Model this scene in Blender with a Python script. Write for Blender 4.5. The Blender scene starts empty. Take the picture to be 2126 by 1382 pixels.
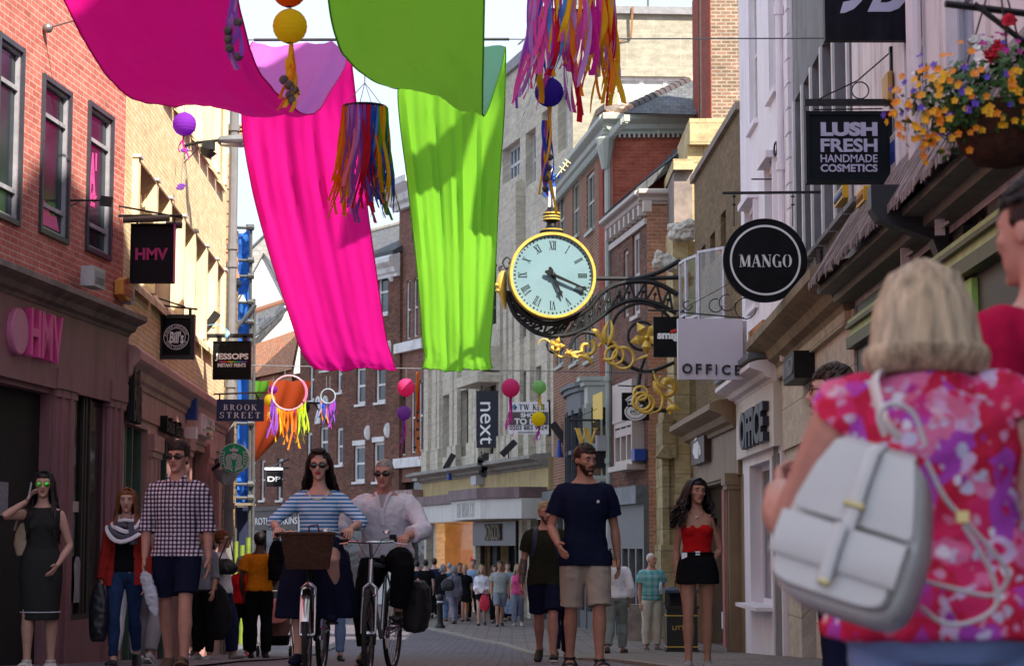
import bpy,bmesh,math,random
from mathutils import Vector,Matrix,noise
random.seed(7)
V=Vector;R=math.radians;pi=math.pi
SC=bpy.context.scene
COL=SC.collection

# ------------------------------------------------------------ camera, sky, sun
FPX,CX,CY=4200.0,1063.0,691.0        # focal length and centre in photo pixels
PITCH=R(6.0);CAMZ=1.0
cam_d=bpy.data.cameras.new('camera');cam=bpy.data.objects.new('camera',cam_d);COL.objects.link(cam)
cam.location=(0,0,CAMZ);cam.rotation_euler=(R(90)+PITCH,0,0)
cam_d.sensor_width=36;cam_d.lens=36*FPX/2126;cam_d.clip_end=2000;cam_d.clip_start=0.1
cam_d.dof.use_dof=True;cam_d.dof.focus_distance=24;cam_d.dof.aperture_fstop=5.4
SC.camera=cam
SUN_AZ,SUN_EL=35.0,42.0                # azimuth measured from behind the camera towards the right
w=bpy.data.worlds.new('World');SC.world=w;w.use_nodes=True
nt=w.node_tree;sky=nt.nodes.new('ShaderNodeTexSky');sky.sky_type='NISHITA';sky.sun_disc=False
sky.sun_elevation=R(SUN_EL);sky.sun_rotation=R(180-SUN_AZ);sky.air_density=1.0;sky.dust_density=2.0;sky.ozone_density=1.0
bg=nt.nodes['Background'];bg.inputs['Strength'].default_value=0.12
# thin bright summer cloud over the blue, thickest low down
tc=nt.nodes.new('ShaderNodeTexCoord');cn=nt.nodes.new('ShaderNodeTexNoise');cn.inputs['Scale'].default_value=2.2;cn.inputs['Detail'].default_value=7;cn.inputs['Roughness'].default_value=.55
cmp_=nt.nodes.new('ShaderNodeMapping');cmp_.inputs['Scale'].default_value=(1,1,2.6);nt.links.new(tc.outputs['Generated'],cmp_.inputs[0]);nt.links.new(cmp_.outputs[0],cn.inputs['Vector'])
cr_=nt.nodes.new('ShaderNodeValToRGB');cr_.color_ramp.elements[0].position=.3;cr_.color_ramp.elements[0].color=(.74,)*3+(1,);cr_.color_ramp.elements[1].position=.62;cr_.color_ramp.elements[1].color=(1,)*4
nt.links.new(cn.outputs['Fac'],cr_.inputs[0])
cl=nt.nodes.new('ShaderNodeMix');cl.data_type='RGBA';cl.inputs[7].default_value=(3.9,4.5,5.5,1)
nt.links.new(cr_.outputs[0],cl.inputs[0]);nt.links.new(sky.outputs[0],cl.inputs[6]);nt.links.new(cl.outputs[2],bg.inputs[0])
sd=bpy.data.lights.new('sun','SUN');sun=bpy.data.objects.new('sun',sd);COL.objects.link(sun)
sd.energy=5.0;sd.angle=R(0.5);sd.color=(1,.91,.78)
SDIR=V((math.sin(R(SUN_AZ))*math.cos(R(SUN_EL)),-math.cos(R(SUN_AZ))*math.cos(R(SUN_EL)),math.sin(R(SUN_EL))))
sun.rotation_euler=SDIR.to_track_quat('Z','Y').to_euler();sun.location=(10,-10,30)
SC.view_settings.view_transform='Standard';SC.view_settings.look='None'
SC.view_settings.exposure=1.05;SC.view_settings.gamma=1.0
SC.cycles.max_bounces=7;SC.cycles.transparent_max_bounces=12

def ray(px,py):
    x=(px-CX)/FPX;u=(CY-py)/FPX
    c,s=math.cos(PITCH),math.sin(PITCH)
    return V((x,c-u*s,s+u*c))
def at(px,py,d):                          # point seen at a photo pixel, d metres down the street
    r=ray(px,py);return V((0,0,CAMZ))+r*(d/r.y)
GR=[(-50,0),(15,0),(17,-.04),(20,-.17),(23,-.3),(28,-.55),(35,-.85),(45,-1.08),(57,-1.22),(70,-1.26),(120,-1.27),(1500,-1.27)]
def gz(y):                                  # level of the street at distance y
    for (a,za),(b,zb) in zip(GR,GR[1:]):
        if y <= b:return za+(zb-za)*max(0,(y-a))/(b-a)
    return GR[-1][1]
def gat(px,d):p=at(px,1100,d);return V((p.x,d,gz(d)))

# ------------------------------------------------------------ mesh helpers
WM={}
TMP=bpy.data.scenes.new('tmp')            # scratch scene for evaluating modifiers and text, removed at the end
def bake(o):
    TMP.collection.objects.link(o);vl=TMP.view_layers[0];vl.update();dg=vl.depsgraph
    me=bpy.data.meshes.new_from_object(o.evaluated_get(dg));bpy.data.objects.remove(o);return me
class MB:
    def __init__(s):s.v=[];s.f=[];s.m=[];s.uv=[]
    def add(s,vs,fs,m=0,uvs=None):
        b=len(s.v);s.v+=[V(p) for p in vs]
        for i,f in enumerate(fs):
            s.f.append([b+k for k in f]);s.m.append(m)
            s.uv.append(uvs[i] if uvs else None)
    def box(s,c,sz,m=0,rot=None):
        x,y,z=[q/2 for q in sz];c=V(c)
        vs=[V((a*x,b*y,g*z)) for g in (-1,1) for b in (-1,1) for a in (-1,1)]
        if rot:vs=[rot @ q for q in vs]
        s.add([c+q for q in vs],[(0,2,3,1),(4,5,7,6),(0,1,5,4),(2,6,7,3),(0,4,6,2),(1,3,7,5)],m)
    def bar(s,a,b,w,h=None,m=0,up=V((0,0,1))):      # square bar from a to b
        a,b=V(a),V(b);d=(b-a).normalized();h=h or w
        if abs(d.dot(up))>.98:up=V((1,0,0))
        x=d.cross(up).normalized();y=x.cross(d).normalized()
        vs=[p+x*(i*w/2)+y*(j*h/2) for p in (a,b) for i,j in ((-1,-1),(1,-1),(1,1),(-1,1))]
        s.add(vs,[(0,1,2,3),(7,6,5,4),(0,4,5,1),(1,5,6,2),(2,6,7,3),(3,7,4,0)],m)
    def tube(s,pts,rad,seg=8,m=0,cap=True,up=None,closed=False):
        pts=[V(p) for p in pts];n=len(pts)
        if not isinstance(rad,(list,tuple)):rad=[rad]*n
        d0=(pts[1]-pts[0]).normalized()
        u=V(up) if up else (V((0,0,1)) if abs(d0.z)<.9 else V((0,1,0)))
        vs=[]
        for i,p in enumerate(pts):
            if closed:d=(pts[(i+1)%n]-pts[i-1])
            else:d=(pts[min(i+1,n-1)]-pts[max(i-1,0)])
            d=d.normalized() if d.length>1e-9 else d0
            x=d.cross(u)
            x=x.normalized() if x.length>1e-6 else d.orthogonal().normalized()
            y=x.cross(d).normalized()
            if not up:u=y
            r=rad[i];rx,ry=r if isinstance(r,(list,tuple)) else (r,r)
            for k in range(seg):
                a=2*pi*k/seg;vs.append(p+x*(rx*math.cos(a))+y*(ry*math.sin(a)))
        fs=[]
        for i in range(n if closed else n-1):
            j=(i+1)%n
            for k in range(seg):
                l=(k+1)%seg;fs.append((i*seg+k,i*seg+l,j*seg+l,j*seg+k))
        if cap and not closed:
            fs.append(tuple(reversed(range(seg))));fs.append(tuple((n-1)*seg+k for k in range(seg)))
        s.add(vs,fs,m)
    def ell(s,c,r,m=0,seg=12,rings=8,rot=None):
        c=V(c);vs=[];fs=[]
        if not isinstance(r,(list,tuple)):r=(r,r,r)
        for i in range(1,rings):
            t=pi*i/rings
            for k in range(seg):
                a=2*pi*k/seg;vs.append(V((r[0]*math.sin(t)*math.cos(a),r[1]*math.sin(t)*math.sin(a),r[2]*math.cos(t))))
        vs+=[V((0,0,r[2])),V((0,0,-r[2]))]
        for i in range(rings-2):
            for k in range(seg):
                l=(k+1)%seg;fs.append((i*seg+k,(i+1)*seg+k,(i+1)*seg+l,i*seg+l))
        T=(rings-1)*seg
        for k in range(seg):
            l=(k+1)%seg;fs.append((T,k,l));fs.append((T+1,(rings-2)*seg+l,(rings-2)*seg+k))
        if rot:vs=[rot @ q for q in vs]
        s.add([c+q for q in vs],fs,m)
    def lathe(s,c,prof,seg=20,m=0,axis='Z',rot=None):  # prof: (radius, height)
        c=V(c);vs=[];fs=[];n=len(prof)
        for r,h in prof:
            for k in range(seg):
                a=2*pi*k/seg;q=V((r*math.cos(a),r*math.sin(a),h))
                if axis == 'Y':q=V((q.x,q.z,q.y))
                vs.append(q)
        for i in range(n-1):
            for k in range(seg):
                l=(k+1)%seg;fs.append((i*seg+k,i*seg+l,(i+1)*seg+l,(i+1)*seg+k))
        fs.append(tuple(reversed(range(seg))));fs.append(tuple((n-1)*seg+k for k in range(seg)))
        if rot:vs=[rot @ q for q in vs]
        s.add([c+q for q in vs],fs,m)
    def rings(s,rr,m=0,cap=True):         # loft of equal-length rings
        n=len(rr[0]);vs=[p for r in rr for p in r];fs=[]
        for i in range(len(rr)-1):
            for k in range(n):
                l=(k+1)%n;fs.append((i*n+k,i*n+l,(i+1)*n+l,(i+1)*n+k))
        if cap:fs.append(tuple(reversed(range(n))));fs.append(tuple((len(rr)-1)*n+k for k in range(n)))
        s.add(vs,fs,m)
    def prism(s,poly,off,m=0,uvs=None):  # polygon (3d points) pushed by off
        n=len(poly);off=V(off);vs=[V(p) for p in poly]+[V(p)+off for p in poly]
        fs=[tuple(range(n)),tuple(reversed(range(n,2*n)))]+[(i,i+n,(i+1)%n+n,(i+1)%n) for i in range(n)]
        s.add(vs,fs,m)
    def mesh(s,name,mats,smooth=False):
        me=bpy.data.meshes.new(name);me.from_pydata([tuple(p) for p in s.v],[],s.f)
        for m in (mats if isinstance(mats,(list,tuple)) else [mats]):me.materials.append(m)
        me.polygons.foreach_set('material_index',s.m)
        if smooth:me.polygons.foreach_set('use_smooth',[True]*len(s.f));me.set_sharp_from_angle(angle=R(48))
        if any(u is not None for u in s.uv):
            l=me.uv_layers.new(name='UVMap');k=0
            for f,u in zip(s.f,s.uv):
                for i in range(len(f)):
                    if u:l.data[k].uv=u[i]
                    k+=1
        me.update();return me
    def build(s,name,mats,parent=None,smooth=False,local=False,label=None):
        return place(s.mesh(name,mats,smooth),name,parent,local,label)
def place(me,name,parent=None,local=False,label=None):
    o=bpy.data.objects.new(name,me);COL.objects.link(o)
    if parent is not None:
        o.parent=parent
        if not local:me.transform(WM[parent].inverted())
        WM[o]=WM[parent].copy()
    else:
        xs=[p.co for p in me.vertices]
        b=V((sum(p.x for p in xs)/len(xs),sum(p.y for p in xs)/len(xs),min(p.z for p in xs)))
        me.transform(Matrix.Translation(-b));o.location=b;WM[o]=Matrix.Translation(b)
    if label:o['label']=label
    return o
def tag(o,label,cat,group=None,kind=None):
    if label:o['label']=label
    if cat:o['category']=cat
    if group:o['group']=group
    if kind:o['kind']=kind
    return o
def thing(name,label,cat,loc,rz=0,group=None):
    o=bpy.data.objects.new(name,None);COL.objects.link(o);o.location=loc;o.rotation_euler=(0,0,rz)
    o.empty_display_size=.2
    WM[o]=Matrix.Translation(V(loc)) @ Matrix.Rotation(rz,4,'Z')
    return tag(o,label,cat,group)

# ------------------------------------------------------------ materials
MATS={}
def nodes(name):
    m=bpy.data.materials.new(name);m.use_nodes=True;t=m.node_tree
    return m,t,t.nodes['Principled BSDF']
def lnk(t,a,b):t.links.new(a,b)
def mixc(t,fac,a,b,mode='MIX'):
    n=t.nodes.new('ShaderNodeMix');n.data_type='RGBA';n.blend_type=mode
    for sock,val in ((n.inputs[0],fac),(n.inputs[6],a),(n.inputs[7],b)):
        if hasattr(val,'is_output'):lnk(t,val,sock)
        elif isinstance(val,(int,float)):sock.default_value=val
        else:sock.default_value=tuple(val)+((1,) if len(val) == 3 else ())
    return n.outputs[2]
def tnoise(t,scale,detail=4,rough=.6,vec=None,stretch=None):
    n=t.nodes.new('ShaderNodeTexNoise');n.inputs['Scale'].default_value=scale
    n.inputs['Detail'].default_value=detail;n.inputs['Roughness'].default_value=rough
    if vec is None:
        tc=t.nodes.new('ShaderNodeTexCoord');vec=tc.outputs['Object']
    if stretch:
        mp=t.nodes.new('ShaderNodeMapping');mp.inputs['Scale'].default_value=stretch;lnk(t,vec,mp.inputs[0]);vec=mp.outputs[0]
    lnk(t,vec,n.inputs['Vector']);return n.outputs['Fac']
def ramp(t,fac,stops):
    r=t.nodes.new('ShaderNodeValToRGB');e=r.color_ramp.elements
    while len(e)<len(stops):e.new(.5)
    for el,(p,c) in zip(e,stops):el.position=p;el.color=tuple(c)+((1,) if len(c) == 3 else ())
    lnk(t,fac,r.inputs[0]);return r.outputs[0]
def bump(t,b,h,strength,dist=.02):
    n=t.nodes.new('ShaderNodeBump');n.inputs['Strength'].default_value=strength;n.inputs['Distance'].default_value=dist
    lnk(t,h,n.inputs['Height']);lnk(t,n.outputs[0],b.inputs['Normal'])
def plain(name,col,rough=.6,var=.2,scale=6,bmp=0,metal=0,dirt=None,spec=.4,streak=False):
    if name in MATS:return MATS[name]
    m,t,b=nodes(name);b.inputs['Roughness'].default_value=rough;b.inputs['Metallic'].default_value=metal
    b.inputs['Specular IOR Level'].default_value=spec
    f=tnoise(t,scale,5)
    r=ramp(t,f,[(.3,[max(0,c*(1-var)) for c in col]),(.7,[min(1,c*(1+var)) for c in col])])
    if dirt:
        f2=tnoise(t,1.3,6,.7,stretch=(2.5,2.5,.35) if streak else None)
        r=mixc(t,ramp(t,f2,[(.48,(0,0,0)),(.68,(.75,)*3)]),r,dirt)
    lnk(t,r,b.inputs['Base Color'])
    if bmp:bump(t,b,tnoise(t,scale*6,4),bmp)
    MATS[name]=m;return m
def brick(name,c1,c2,mortar,bw=.225,rh=.075,ms=.012,stain=(.05,.03,.025),st=.5,rough=.85,bias=0,off=.5,wall_bump=.35):
    if name in MATS:return MATS[name]
    m,t,b=nodes(name);b.inputs['Roughness'].default_value=rough;b.inputs['Specular IOR Level'].default_value=.2
    tc=t.nodes.new('ShaderNodeTexCoord');uv=tc.outputs['UV']
    wv=t.nodes.new('ShaderNodeMapping');lnk(t,uv,wv.inputs[0])
    k=t.nodes.new('ShaderNodeTexBrick');k.inputs['Scale'].default_value=1
    k.inputs['Brick Width'].default_value=bw;k.inputs['Row Height'].default_value=rh;k.inputs['Mortar Size'].default_value=ms
    k.inputs['Mortar Smooth'].default_value=.2;k.inputs['Bias'].default_value=bias;k.offset=off
    lnk(t,wv.outputs[0],k.inputs['Vector'])
    k.inputs['Color1'].default_value=tuple(c1)+(1,);k.inputs['Color2'].default_value=tuple(c2)+(1,);k.inputs['Mortar'].default_value=tuple(mortar)+(1,)
    big=tnoise(t,.8,6,.65,uv);fine=tnoise(t,22,3,.6,uv)
    patch=tnoise(t,3.1,4,.6,uv,(1,2.2,1))
    c=mixc(t,ramp(t,big,[(.42,(0,0,0)),(.72,(st,)*3)]),k.outputs['Color'],stain)
    c=mixc(t,.45,c,ramp(t,patch,[(.3,(.28,)*3),(.7,(.75,)*3)]),'OVERLAY')
    c=mixc(t,.3,c,ramp(t,fine,[(.3,(.25,)*3),(.7,(.75,)*3)]),'OVERLAY')
    lnk(t,c,b.inputs['Base Color'])
    h=mixc(t,.3,k.outputs['Fac'],fine);inv=t.nodes.new('ShaderNodeInvert');lnk(t,h,inv.inputs['Color'])
    bump(t,b,inv.outputs[0],wall_bump,.012)
    MATS[name]=m;return m
def cloth(name,col,trans=.5,back=None,col2=None):
    if name in MATS:return MATS[name]
    m,t,b=nodes(name);b.inputs['Roughness'].default_value=.75;b.inputs['Specular IOR Level'].default_value=.15
    f=tnoise(t,1.5,3);c=ramp(t,f,[(.3,[q*.92 for q in col]),(.7,[min(1,q*1.05) for q in col])])
    if back:g=t.nodes.new('ShaderNodeNewGeometry');c=mixc(t,g.outputs['Backfacing'],*((c,back) if back[3] else (back[:3],c))) if len(back)>3 else c
    lnk(t,c,b.inputs['Base Color'])
    tr=t.nodes.new('ShaderNodeBsdfTranslucent');tr.inputs[0].default_value=tuple(col2 or col)+(1,)
    if back:lnk(t,mixc(t,g.outputs['Backfacing'],*((col2,back[:3]) if back[3] else (back[:3],col2))),tr.inputs[0])
    mx=t.nodes.new('ShaderNodeMixShader');mx.inputs[0].default_value=trans
    lnk(t,b.outputs[0],mx.inputs[1]);lnk(t,tr.outputs[0],mx.inputs[2]);lnk(t,mx.outputs[0],t.nodes['Material Output'].inputs[0])
    MATS[name]=m;return m
def emit(name,col,s):
    if name in MATS:return MATS[name]
    m,t,b=nodes(name);b.inputs['Base Color'].default_value=tuple(col)+(1,);b.inputs['Emission Color'].default_value=tuple(col)+(1,);b.inputs['Emission Strength'].default_value=s
    MATS[name]=m;return m
def pane(name,col=(.02,.024,.028),rough=.06,wob=.25,spec=.6):
    if name in MATS:return MATS[name]
    m,t,b=nodes(name);b.inputs['Roughness'].default_value=rough;b.inputs['Specular IOR Level'].default_value=spec
    f=tnoise(t,1.1,3);lnk(t,ramp(t,f,[(.35,[c*.5 for c in col]),(.65,[c*1.6 for c in col])]),b.inputs['Base Color'])
    bump(t,b,tnoise(t,1.7,2),wob,.03)
    MATS[name]=m;return m
BLACK=plain('black_paint',(.008,.008,.01),.5,.3,9,.02,spec=.2)
IRON=plain('black_iron',(.014,.014,.016),.5,.4,14,.1)
GOLD=plain('gold_paint',(.72,.47,.09),.38,.25,9,.05,.35)
WHITE=plain('white_paint',(.72,.71,.70),.55,.08,5,.03,dirt=(.4,.38,.35))
OFFW=plain('offwhite_letters',(.78,.77,.76),.5,.05)
LEAD=plain('lead_sheet',(.13,.14,.16),.5,.35,3,.1)
WIREM=plain('steel_wire',(.25,.25,.26),.4,.1,5,0,.6)
GLASS=pane('window_glass',(.018,.022,.028),.08);GLASSL=pane('dull_window_glass',(.02,.026,.036),.16,.1,.22);GLASSB=pane('sky_blue_glass',(.05,.075,.1),.08);GLASSD=pane('dark_shop_glass',(.012,.011,.012),.07)

# ------------------------------------------------------------ frames: a plane with right axis U, up Z, outward N
class Fr:
    def __init__(s,O,U,N=None,Z=V((0,0,1))):
        s.O=V(O);s.U=V(U).normalized();s.Z=V(Z).normalized()
        s.N=V(N).normalized() if N else s.U.cross(s.Z).normalized()
    def P(s,u,z,n=0):return s.O+s.U*u+s.Z*z+s.N*n
    def uz(s,px,py):
        r=ray(px,py);c=V((0,0,CAMZ));t=(s.O-c).dot(s.N)/r.dot(s.N);q=c+r*t-s.O
        return q.dot(s.U),q.dot(s.Z)
    def u(s,px):return s.uz(px,1000)[0]
    def z(s,px,py):return s.uz(px,py)[1]
    def box(s,mb,u0,u1,z0,z1,n0,n1,m=0):
        P=s.P;vs=[P(u,z,n) for n in (n0,n1) for z in (z0,z1) for u in (u0,u1)]
        q=[((u,z)) for z in (z0,z1) for u in (u0,u1)]
        fs=[(4,5,7,6),(1,0,2,3),(0,4,6,2),(5,1,3,7),(6,7,3,2),(0,1,5,4)]
        uv=[[q[0],q[1],q[3],q[2]],[q[1],q[0],q[2],q[3]],
              [(n0,z0),(n1,z0),(n1,z1),(n0,z1)],[(n1,z0),(n0,z0),(n0,z1),(n1,z1)],
              [(u0,n1),(u1,n1),(u1,n0),(u0,n0)],[(u0,n0),(u1,n0),(u1,n1),(u0,n1)]]
        mb.add(vs,fs,m,uv)
    def wall(s,mb,u0,u1,z0,z1,holes=(),rev=.14,depth=6,m=0,mr=None):
        us=sorted({u0,u1} | {min(max(h[i],u0),u1) for h in holes for i in (0,1)})
        zs=sorted({z0,z1} | {min(max(h[i],z0),z1) for h in holes for i in (2,3)})
        mr=m if mr is None else mr
        for a,b in zip(us,us[1:]):
            for c,d in zip(zs,zs[1:]):
                if b-a<1e-6 or d-c<1e-6:continue
                mu,mz=(a+b)/2,(c+d)/2
                if any(h[0]<mu<h[1] and h[2]<mz<h[3] for h in holes):continue
                mb.add([s.P(a,c),s.P(b,c),s.P(b,d),s.P(a,d)],[(0,1,2,3)],m,[[(a,c),(b,c),(b,d),(a,d)]])
        for h in holes:
            a,b,c,d=h[:4];r=-rev
            for p,q in (((a,c),(a,d)),((b,d),(b,c)),((a,d),(b,d)),((b,c),(a,c))):
                mb.add([s.P(*p),s.P(*q),s.P(*q,r),s.P(*p,r)],[(0,1,2,3)],mr,[[p,q,(q[0]+r*.9,q[1]+r),(p[0]+r*.9,p[1]+r)]])
        D=-depth
        for p,q in (((u0,z0),(u0,z1)),((u1,z1),(u1,z0)),((u0,z1),(u1,z1))):
            vert=abs(p[0]-q[0])<1e-6
            uv=[(0,p[1]),(0,q[1]),(D,q[1]),(D,p[1])] if vert else [(p[0],0),(q[0],0),(q[0],D),(p[0],D)]
            mb.add([s.P(*p),s.P(*q),s.P(*q,D),s.P(*p,D)],[(0,1,2,3)],m,[uv])
        mb.add([s.P(u0,z0,D),s.P(u1,z0,D),s.P(u1,z1,D),s.P(u0,z1,D)],[(3,2,1,0)],m,[[(u0,z1),(u1,z1),(u1,z0),(u0,z0)]])
    def prof(s,mb,u0,u1,pr,m=0):        # moulding: profile [(n,z)] swept along u
        a=[s.P(u0,z,n) for n,z in pr];mb.prism(a,s.U*(u1-u0),m)
def fac(p1,d1,p2,d2):                     # facade through two (photo x, distance) stations, left to right in the photo
    a,b=at(p1,1000,d1),at(p2,1000,d2);U=V((b.x-a.x,b.y-a.y,0)).normalized();N=U.cross(V((0,0,1)))
    f=Fr(V((a.x,a.y,0)),U)
    f.L=(V((b.x,b.y,0))-f.O).length;return f
def window(F,par,h,rev=.14,fw=.06,nx=1,ny=2,mat=None,glass=None,bw=.03,sill=None,head=None,low=None,name='window',deep=.05):
    a,b,c,d=h[:4];mb=MB();n0,n1=-rev,-rev+deep
    mat=mat or WHITE
    F.box(mb,a,a+fw,c,d,n0,n1);F.box(mb,b-fw,b,c,d,n0,n1)
    F.box(mb,a+fw,b-fw,c,c+fw,n0,n1-.003);F.box(mb,a+fw,b-fw,d-fw,d,n0,n1-.003)
    for i in range(1,nx):u=a+(b-a)*i/nx;F.box(mb,u-bw/2,u+bw/2,c+fw,d-fw,n0,n1-.012)
    ys=low if low else [i/ny for i in range(1,ny)]
    for y in ys:z=c+(d-c)*y;F.box(mb,a+fw,b-fw,z-bw*.7,z+bw*.7,n0,n1-.007)
    o=mb.build(name,mat,par)
    g=MB();g.add([F.P(a,c,n0+.012),F.P(b,c,n0+.012),F.P(b,d,n0+.012),F.P(a,d,n0+.012)],[(0,1,2,3)],0);g.build('pane',glass or GLASS,o)
    if sill:q=MB();F.box(q,a-.06,b+.06,c-.09,c-.002,-rev,.07);q.build('sill',sill,o)
    if head:q=MB();F.box(q,a-.05,b+.05,d+.002,d+.2,-.05,.05);q.build('lintel',head,o)
    return o

# ------------------------------------------------------------ lettering
def textobj(s,mat,parent,F,u,z,h=None,wd=None,n=.01,ext=.01,bold=0,name='lettering',sp=1.0,shear=0,align='C',rot=0):
    cu=bpy.data.curves.new('t','FONT');cu.body=s;cu.size=1;cu.extrude=0;cu.offset=bold;cu.space_character=sp;cu.shear=shear
    cu.resolution_u=4
    me=bake(bpy.data.objects.new('t',cu));bpy.data.curves.remove(cu)
    return flatmesh([tuple(p.co[:2]) for p in me.vertices],[tuple(p.vertices) for p in me.polygons],mat,parent,F,u,z,h,wd,n,ext,name,rot)
def flatmesh(vs,fs,mat,parent,F,u,z,h,wd,n,ext,name,rot=0):
    xs=[p[0] for p in vs];ys=[p[1] for p in vs];x0,x1,y0,y1=min(xs),max(xs),min(ys),max(ys)
    if rot:vs=[(p[1],-p[0]) for p in vs];xs=[p[0] for p in vs];ys=[p[1] for p in vs];x0,x1,y0,y1=min(xs),max(xs),min(ys),max(ys)
    sy=(h or 0)/(y1-y0) if h else None;sx=(wd or 0)/(x1-x0) if wd else None
    sy=sy or sx;sx=sx or sy
    mx,my=(x0+x1)/2,(y0+y1)/2
    mb=MB();P=lambda p,nn:F.P(u+(p[0]-mx)*sx,z+(p[1]-my)*sy,nn)
    k=len(vs);edges={}
    for f in fs:
        for i in range(len(f)):
            e=(f[i],f[(i+1)%len(f)]);edges[e]=edges.get(e,0)+1
    faces=[tuple(i for i in f) for f in fs]
    side=[(a,b,b+k,a+k) for (a,b) in edges if (b,a) not in edges]
    mb.add([P(p,n+ext) for p in vs]+[P(p,n) for p in vs],faces+side,0)
    return mb.build(name,mat,parent)
# stroke alphabet with slab serifs: thick stems (t), hairlines (h)
def strokes(word,t=.16,h=.055,serif=True,gap=.14,stencil=False):
    vs,fs=[],[]
    def poly(p):b=len(vs);vs.extend(p);fs.append(tuple(range(b,b+len(p))))
    def line(x0,y0,x1,y1,w):
        dx,dy=x1-x0,y1-y0;l=math.hypot(dx,dy);nx,ny=-dy/l*w/2,dx/l*w/2
        poly([(x0+nx,y0+ny),(x0-nx,y0-ny),(x1-nx,y1-ny),(x1+nx,y1+ny)])
    def arc(cx,cy,rx,ry,a0,a1,thick=t,thin=h,n=14):
        for i in range(n):
            q=[]
            for a in (a0+(a1-a0)*i/n,a0+(a1-a0)*(i+1)/n):
                c,s_=math.cos(R(a)),math.sin(R(a));wd=thin+(thick-thin)*abs(c)**1.3
                q.append(((cx+rx*c,cy+ry*s_),(cx+(rx-wd)*c,cy+(ry-(thin+(wd-thin)*.3))*s_)))
            poly([q[0][0],q[1][0],q[1][1],q[0][1]])
    x=0
    for ch in word:
        o=x;wd=.62
        def st(px,w_=t,y0=0,y1=1):line(o+px,y0,o+px,y1,w_)
        def sf(px,y,w_=.3):
            if serif:line(o+px-w_/2,y,o+px+w_/2,y,h)
        a,b=h/2,1-h/2
        if ch == ' ':wd=.35
        elif ch in 'BRPEFLKTIDHNMAVWXUGCOSJZY0123456789':
            if ch == 'I':wd=.2;st(.1);sf(.1,a);sf(.1,b)
            elif ch in 'EFL':
                wd=.56;st(.12);sf(.1,a)
                if ch != 'L':line(o+.1,b,o+.52,b,h);line(o+.5,1,o+.5,.78,h);line(o+.15,.52,o+.38,.52,h)
                else:sf(.1,b)
                if ch != 'F':line(o+.1,a,o+.54,a,h);line(o+.52,0,o+.52,.26,h)
            elif ch == 'T':st(.31);sf(.31,a);line(o+.02,b,o+.6,b,h);line(o+.04,1,o+.04,.76,h);line(o+.58,1,o+.58,.76,h)
            elif ch == 'K':wd=.68;st(.12);sf(.12,a);sf(.12,b);line(o+.16,.42,o+.56,.97,h);line(o+.28,.56,o+.6,.02,t);sf(.56,b,.24);sf(.58,a,.28)
            elif ch in 'BRP':
                st(.12);sf(.1,a);sf(.1,b,.2);arc(o+.2,.745,.34,.255,-90,90);line(o+.12,b,o+.22,b,h);line(o+.12,.5,o+.22,.5,h)
                if ch == 'B':arc(o+.2,.26,.38,.26,-90,90);line(o+.12,a,o+.22,a,h)
                if ch == 'R':line(o+.3,.5,o+.56,.02,t*.9);sf(.56,a,.2)
            elif ch in 'OQ0':wd=.78;arc(o+.39,.5,.38,.52,100 if stencil else 0,260 if stencil else 360,n=24);(stencil and arc(o+.39,.5,.38,.52,-80,80,n=24))
            elif ch in 'CG':
                wd=.74;arc(o+.39,.5,.38,.52,48,312,n=24)
                if ch == 'G':line(o+.62,0,o+.62,.42,t);sf(.6,.42,.28)
                else:line(o+.64,.9,o+.64,.68,h)
            elif ch == 'S':wd=.56;arc(o+.28,.74,.24,.27,30,270,t*.8);arc(o+.28,.26,.26,.27,-150,90,t*.8);line(o+.5,.95,o+.5,.72,h);line(o+.04,.05,o+.04,.28,h)
            elif ch == 'D':wd=.7;st(.12);arc(o+.22,.5,.44,.51,-90,90);line(o+.1,a,o+.24,a,h);line(o+.1,b,o+.24,b,h)
            elif ch == 'N':wd=.76;st(.1,h);st(.66,h);line(o+.1,.97,o+.64,.03,t*1.1);sf(.08,b,.22);sf(.1,a,.22);sf(.66,b,.22)
            elif ch == 'M':wd=.9;st(.1,h);st(.78,t);line(o+.14,.97,o+.42,.05,t);line(o+.72,.97,o+.44,.05,h);sf(.1,a,.22);sf(.1,b,.22);sf(.78,a,.3);sf(.78,b,.22)
            elif ch == 'A':wd=.76;line(o+.08,.02,o+.36,.98,h);line(o+.64,.02,o+.38,.98,t);line(o+.2,.34,o+.54,.34,h);sf(.1,a,.22);sf(.64,a,.28)
            elif ch == 'W':wd=1.06;line(o+.12,.98,o+.34,.02,t);line(o+.54,.98,o+.36,.02,h);line(o+.52,.98,o+.74,.02,t);line(o+.96,.98,o+.76,.02,h);sf(.12,b,.26);sf(.52,b,.26);sf(.96,b,.2)
            elif ch == 'X':wd=.66;line(o+.1,.98,o+.56,.02,t);line(o+.56,.98,o+.1,.02,h);sf(.1,b);sf(.56,b);sf(.1,a);sf(.56,a)
            elif ch == 'V':wd=.7;line(o+.1,.98,o+.35,.02,t);line(o+.6,.98,o+.36,.02,h);sf(.1,b);sf(.6,b)
            elif ch == '2':wd=.6;arc(o+.3,.7,.26,.3,-20,170);line(o+.48,.62,o+.08,.08,h*1.5);line(o+.04,.06,o+.56,.06,h*2.2)
            elif ch == '9':wd=.6;arc(o+.3,.66,.27,.33,0,360,n=20);arc(o+.22,.55,.35,.55,-85,20)
        x+=wd+gap
    return vs,fs
def serifobj(s,mat,parent,F,u,z,h=None,wd=None,n=.01,ext=.01,t=.16,hl=.055,name='lettering',gap=.14,stencil=False):
    vs,fs=strokes(s,t,hl,gap=gap,stencil=stencil);return flatmesh(vs,fs,mat,parent,F,u,z,h,wd,n,ext,name)
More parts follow.
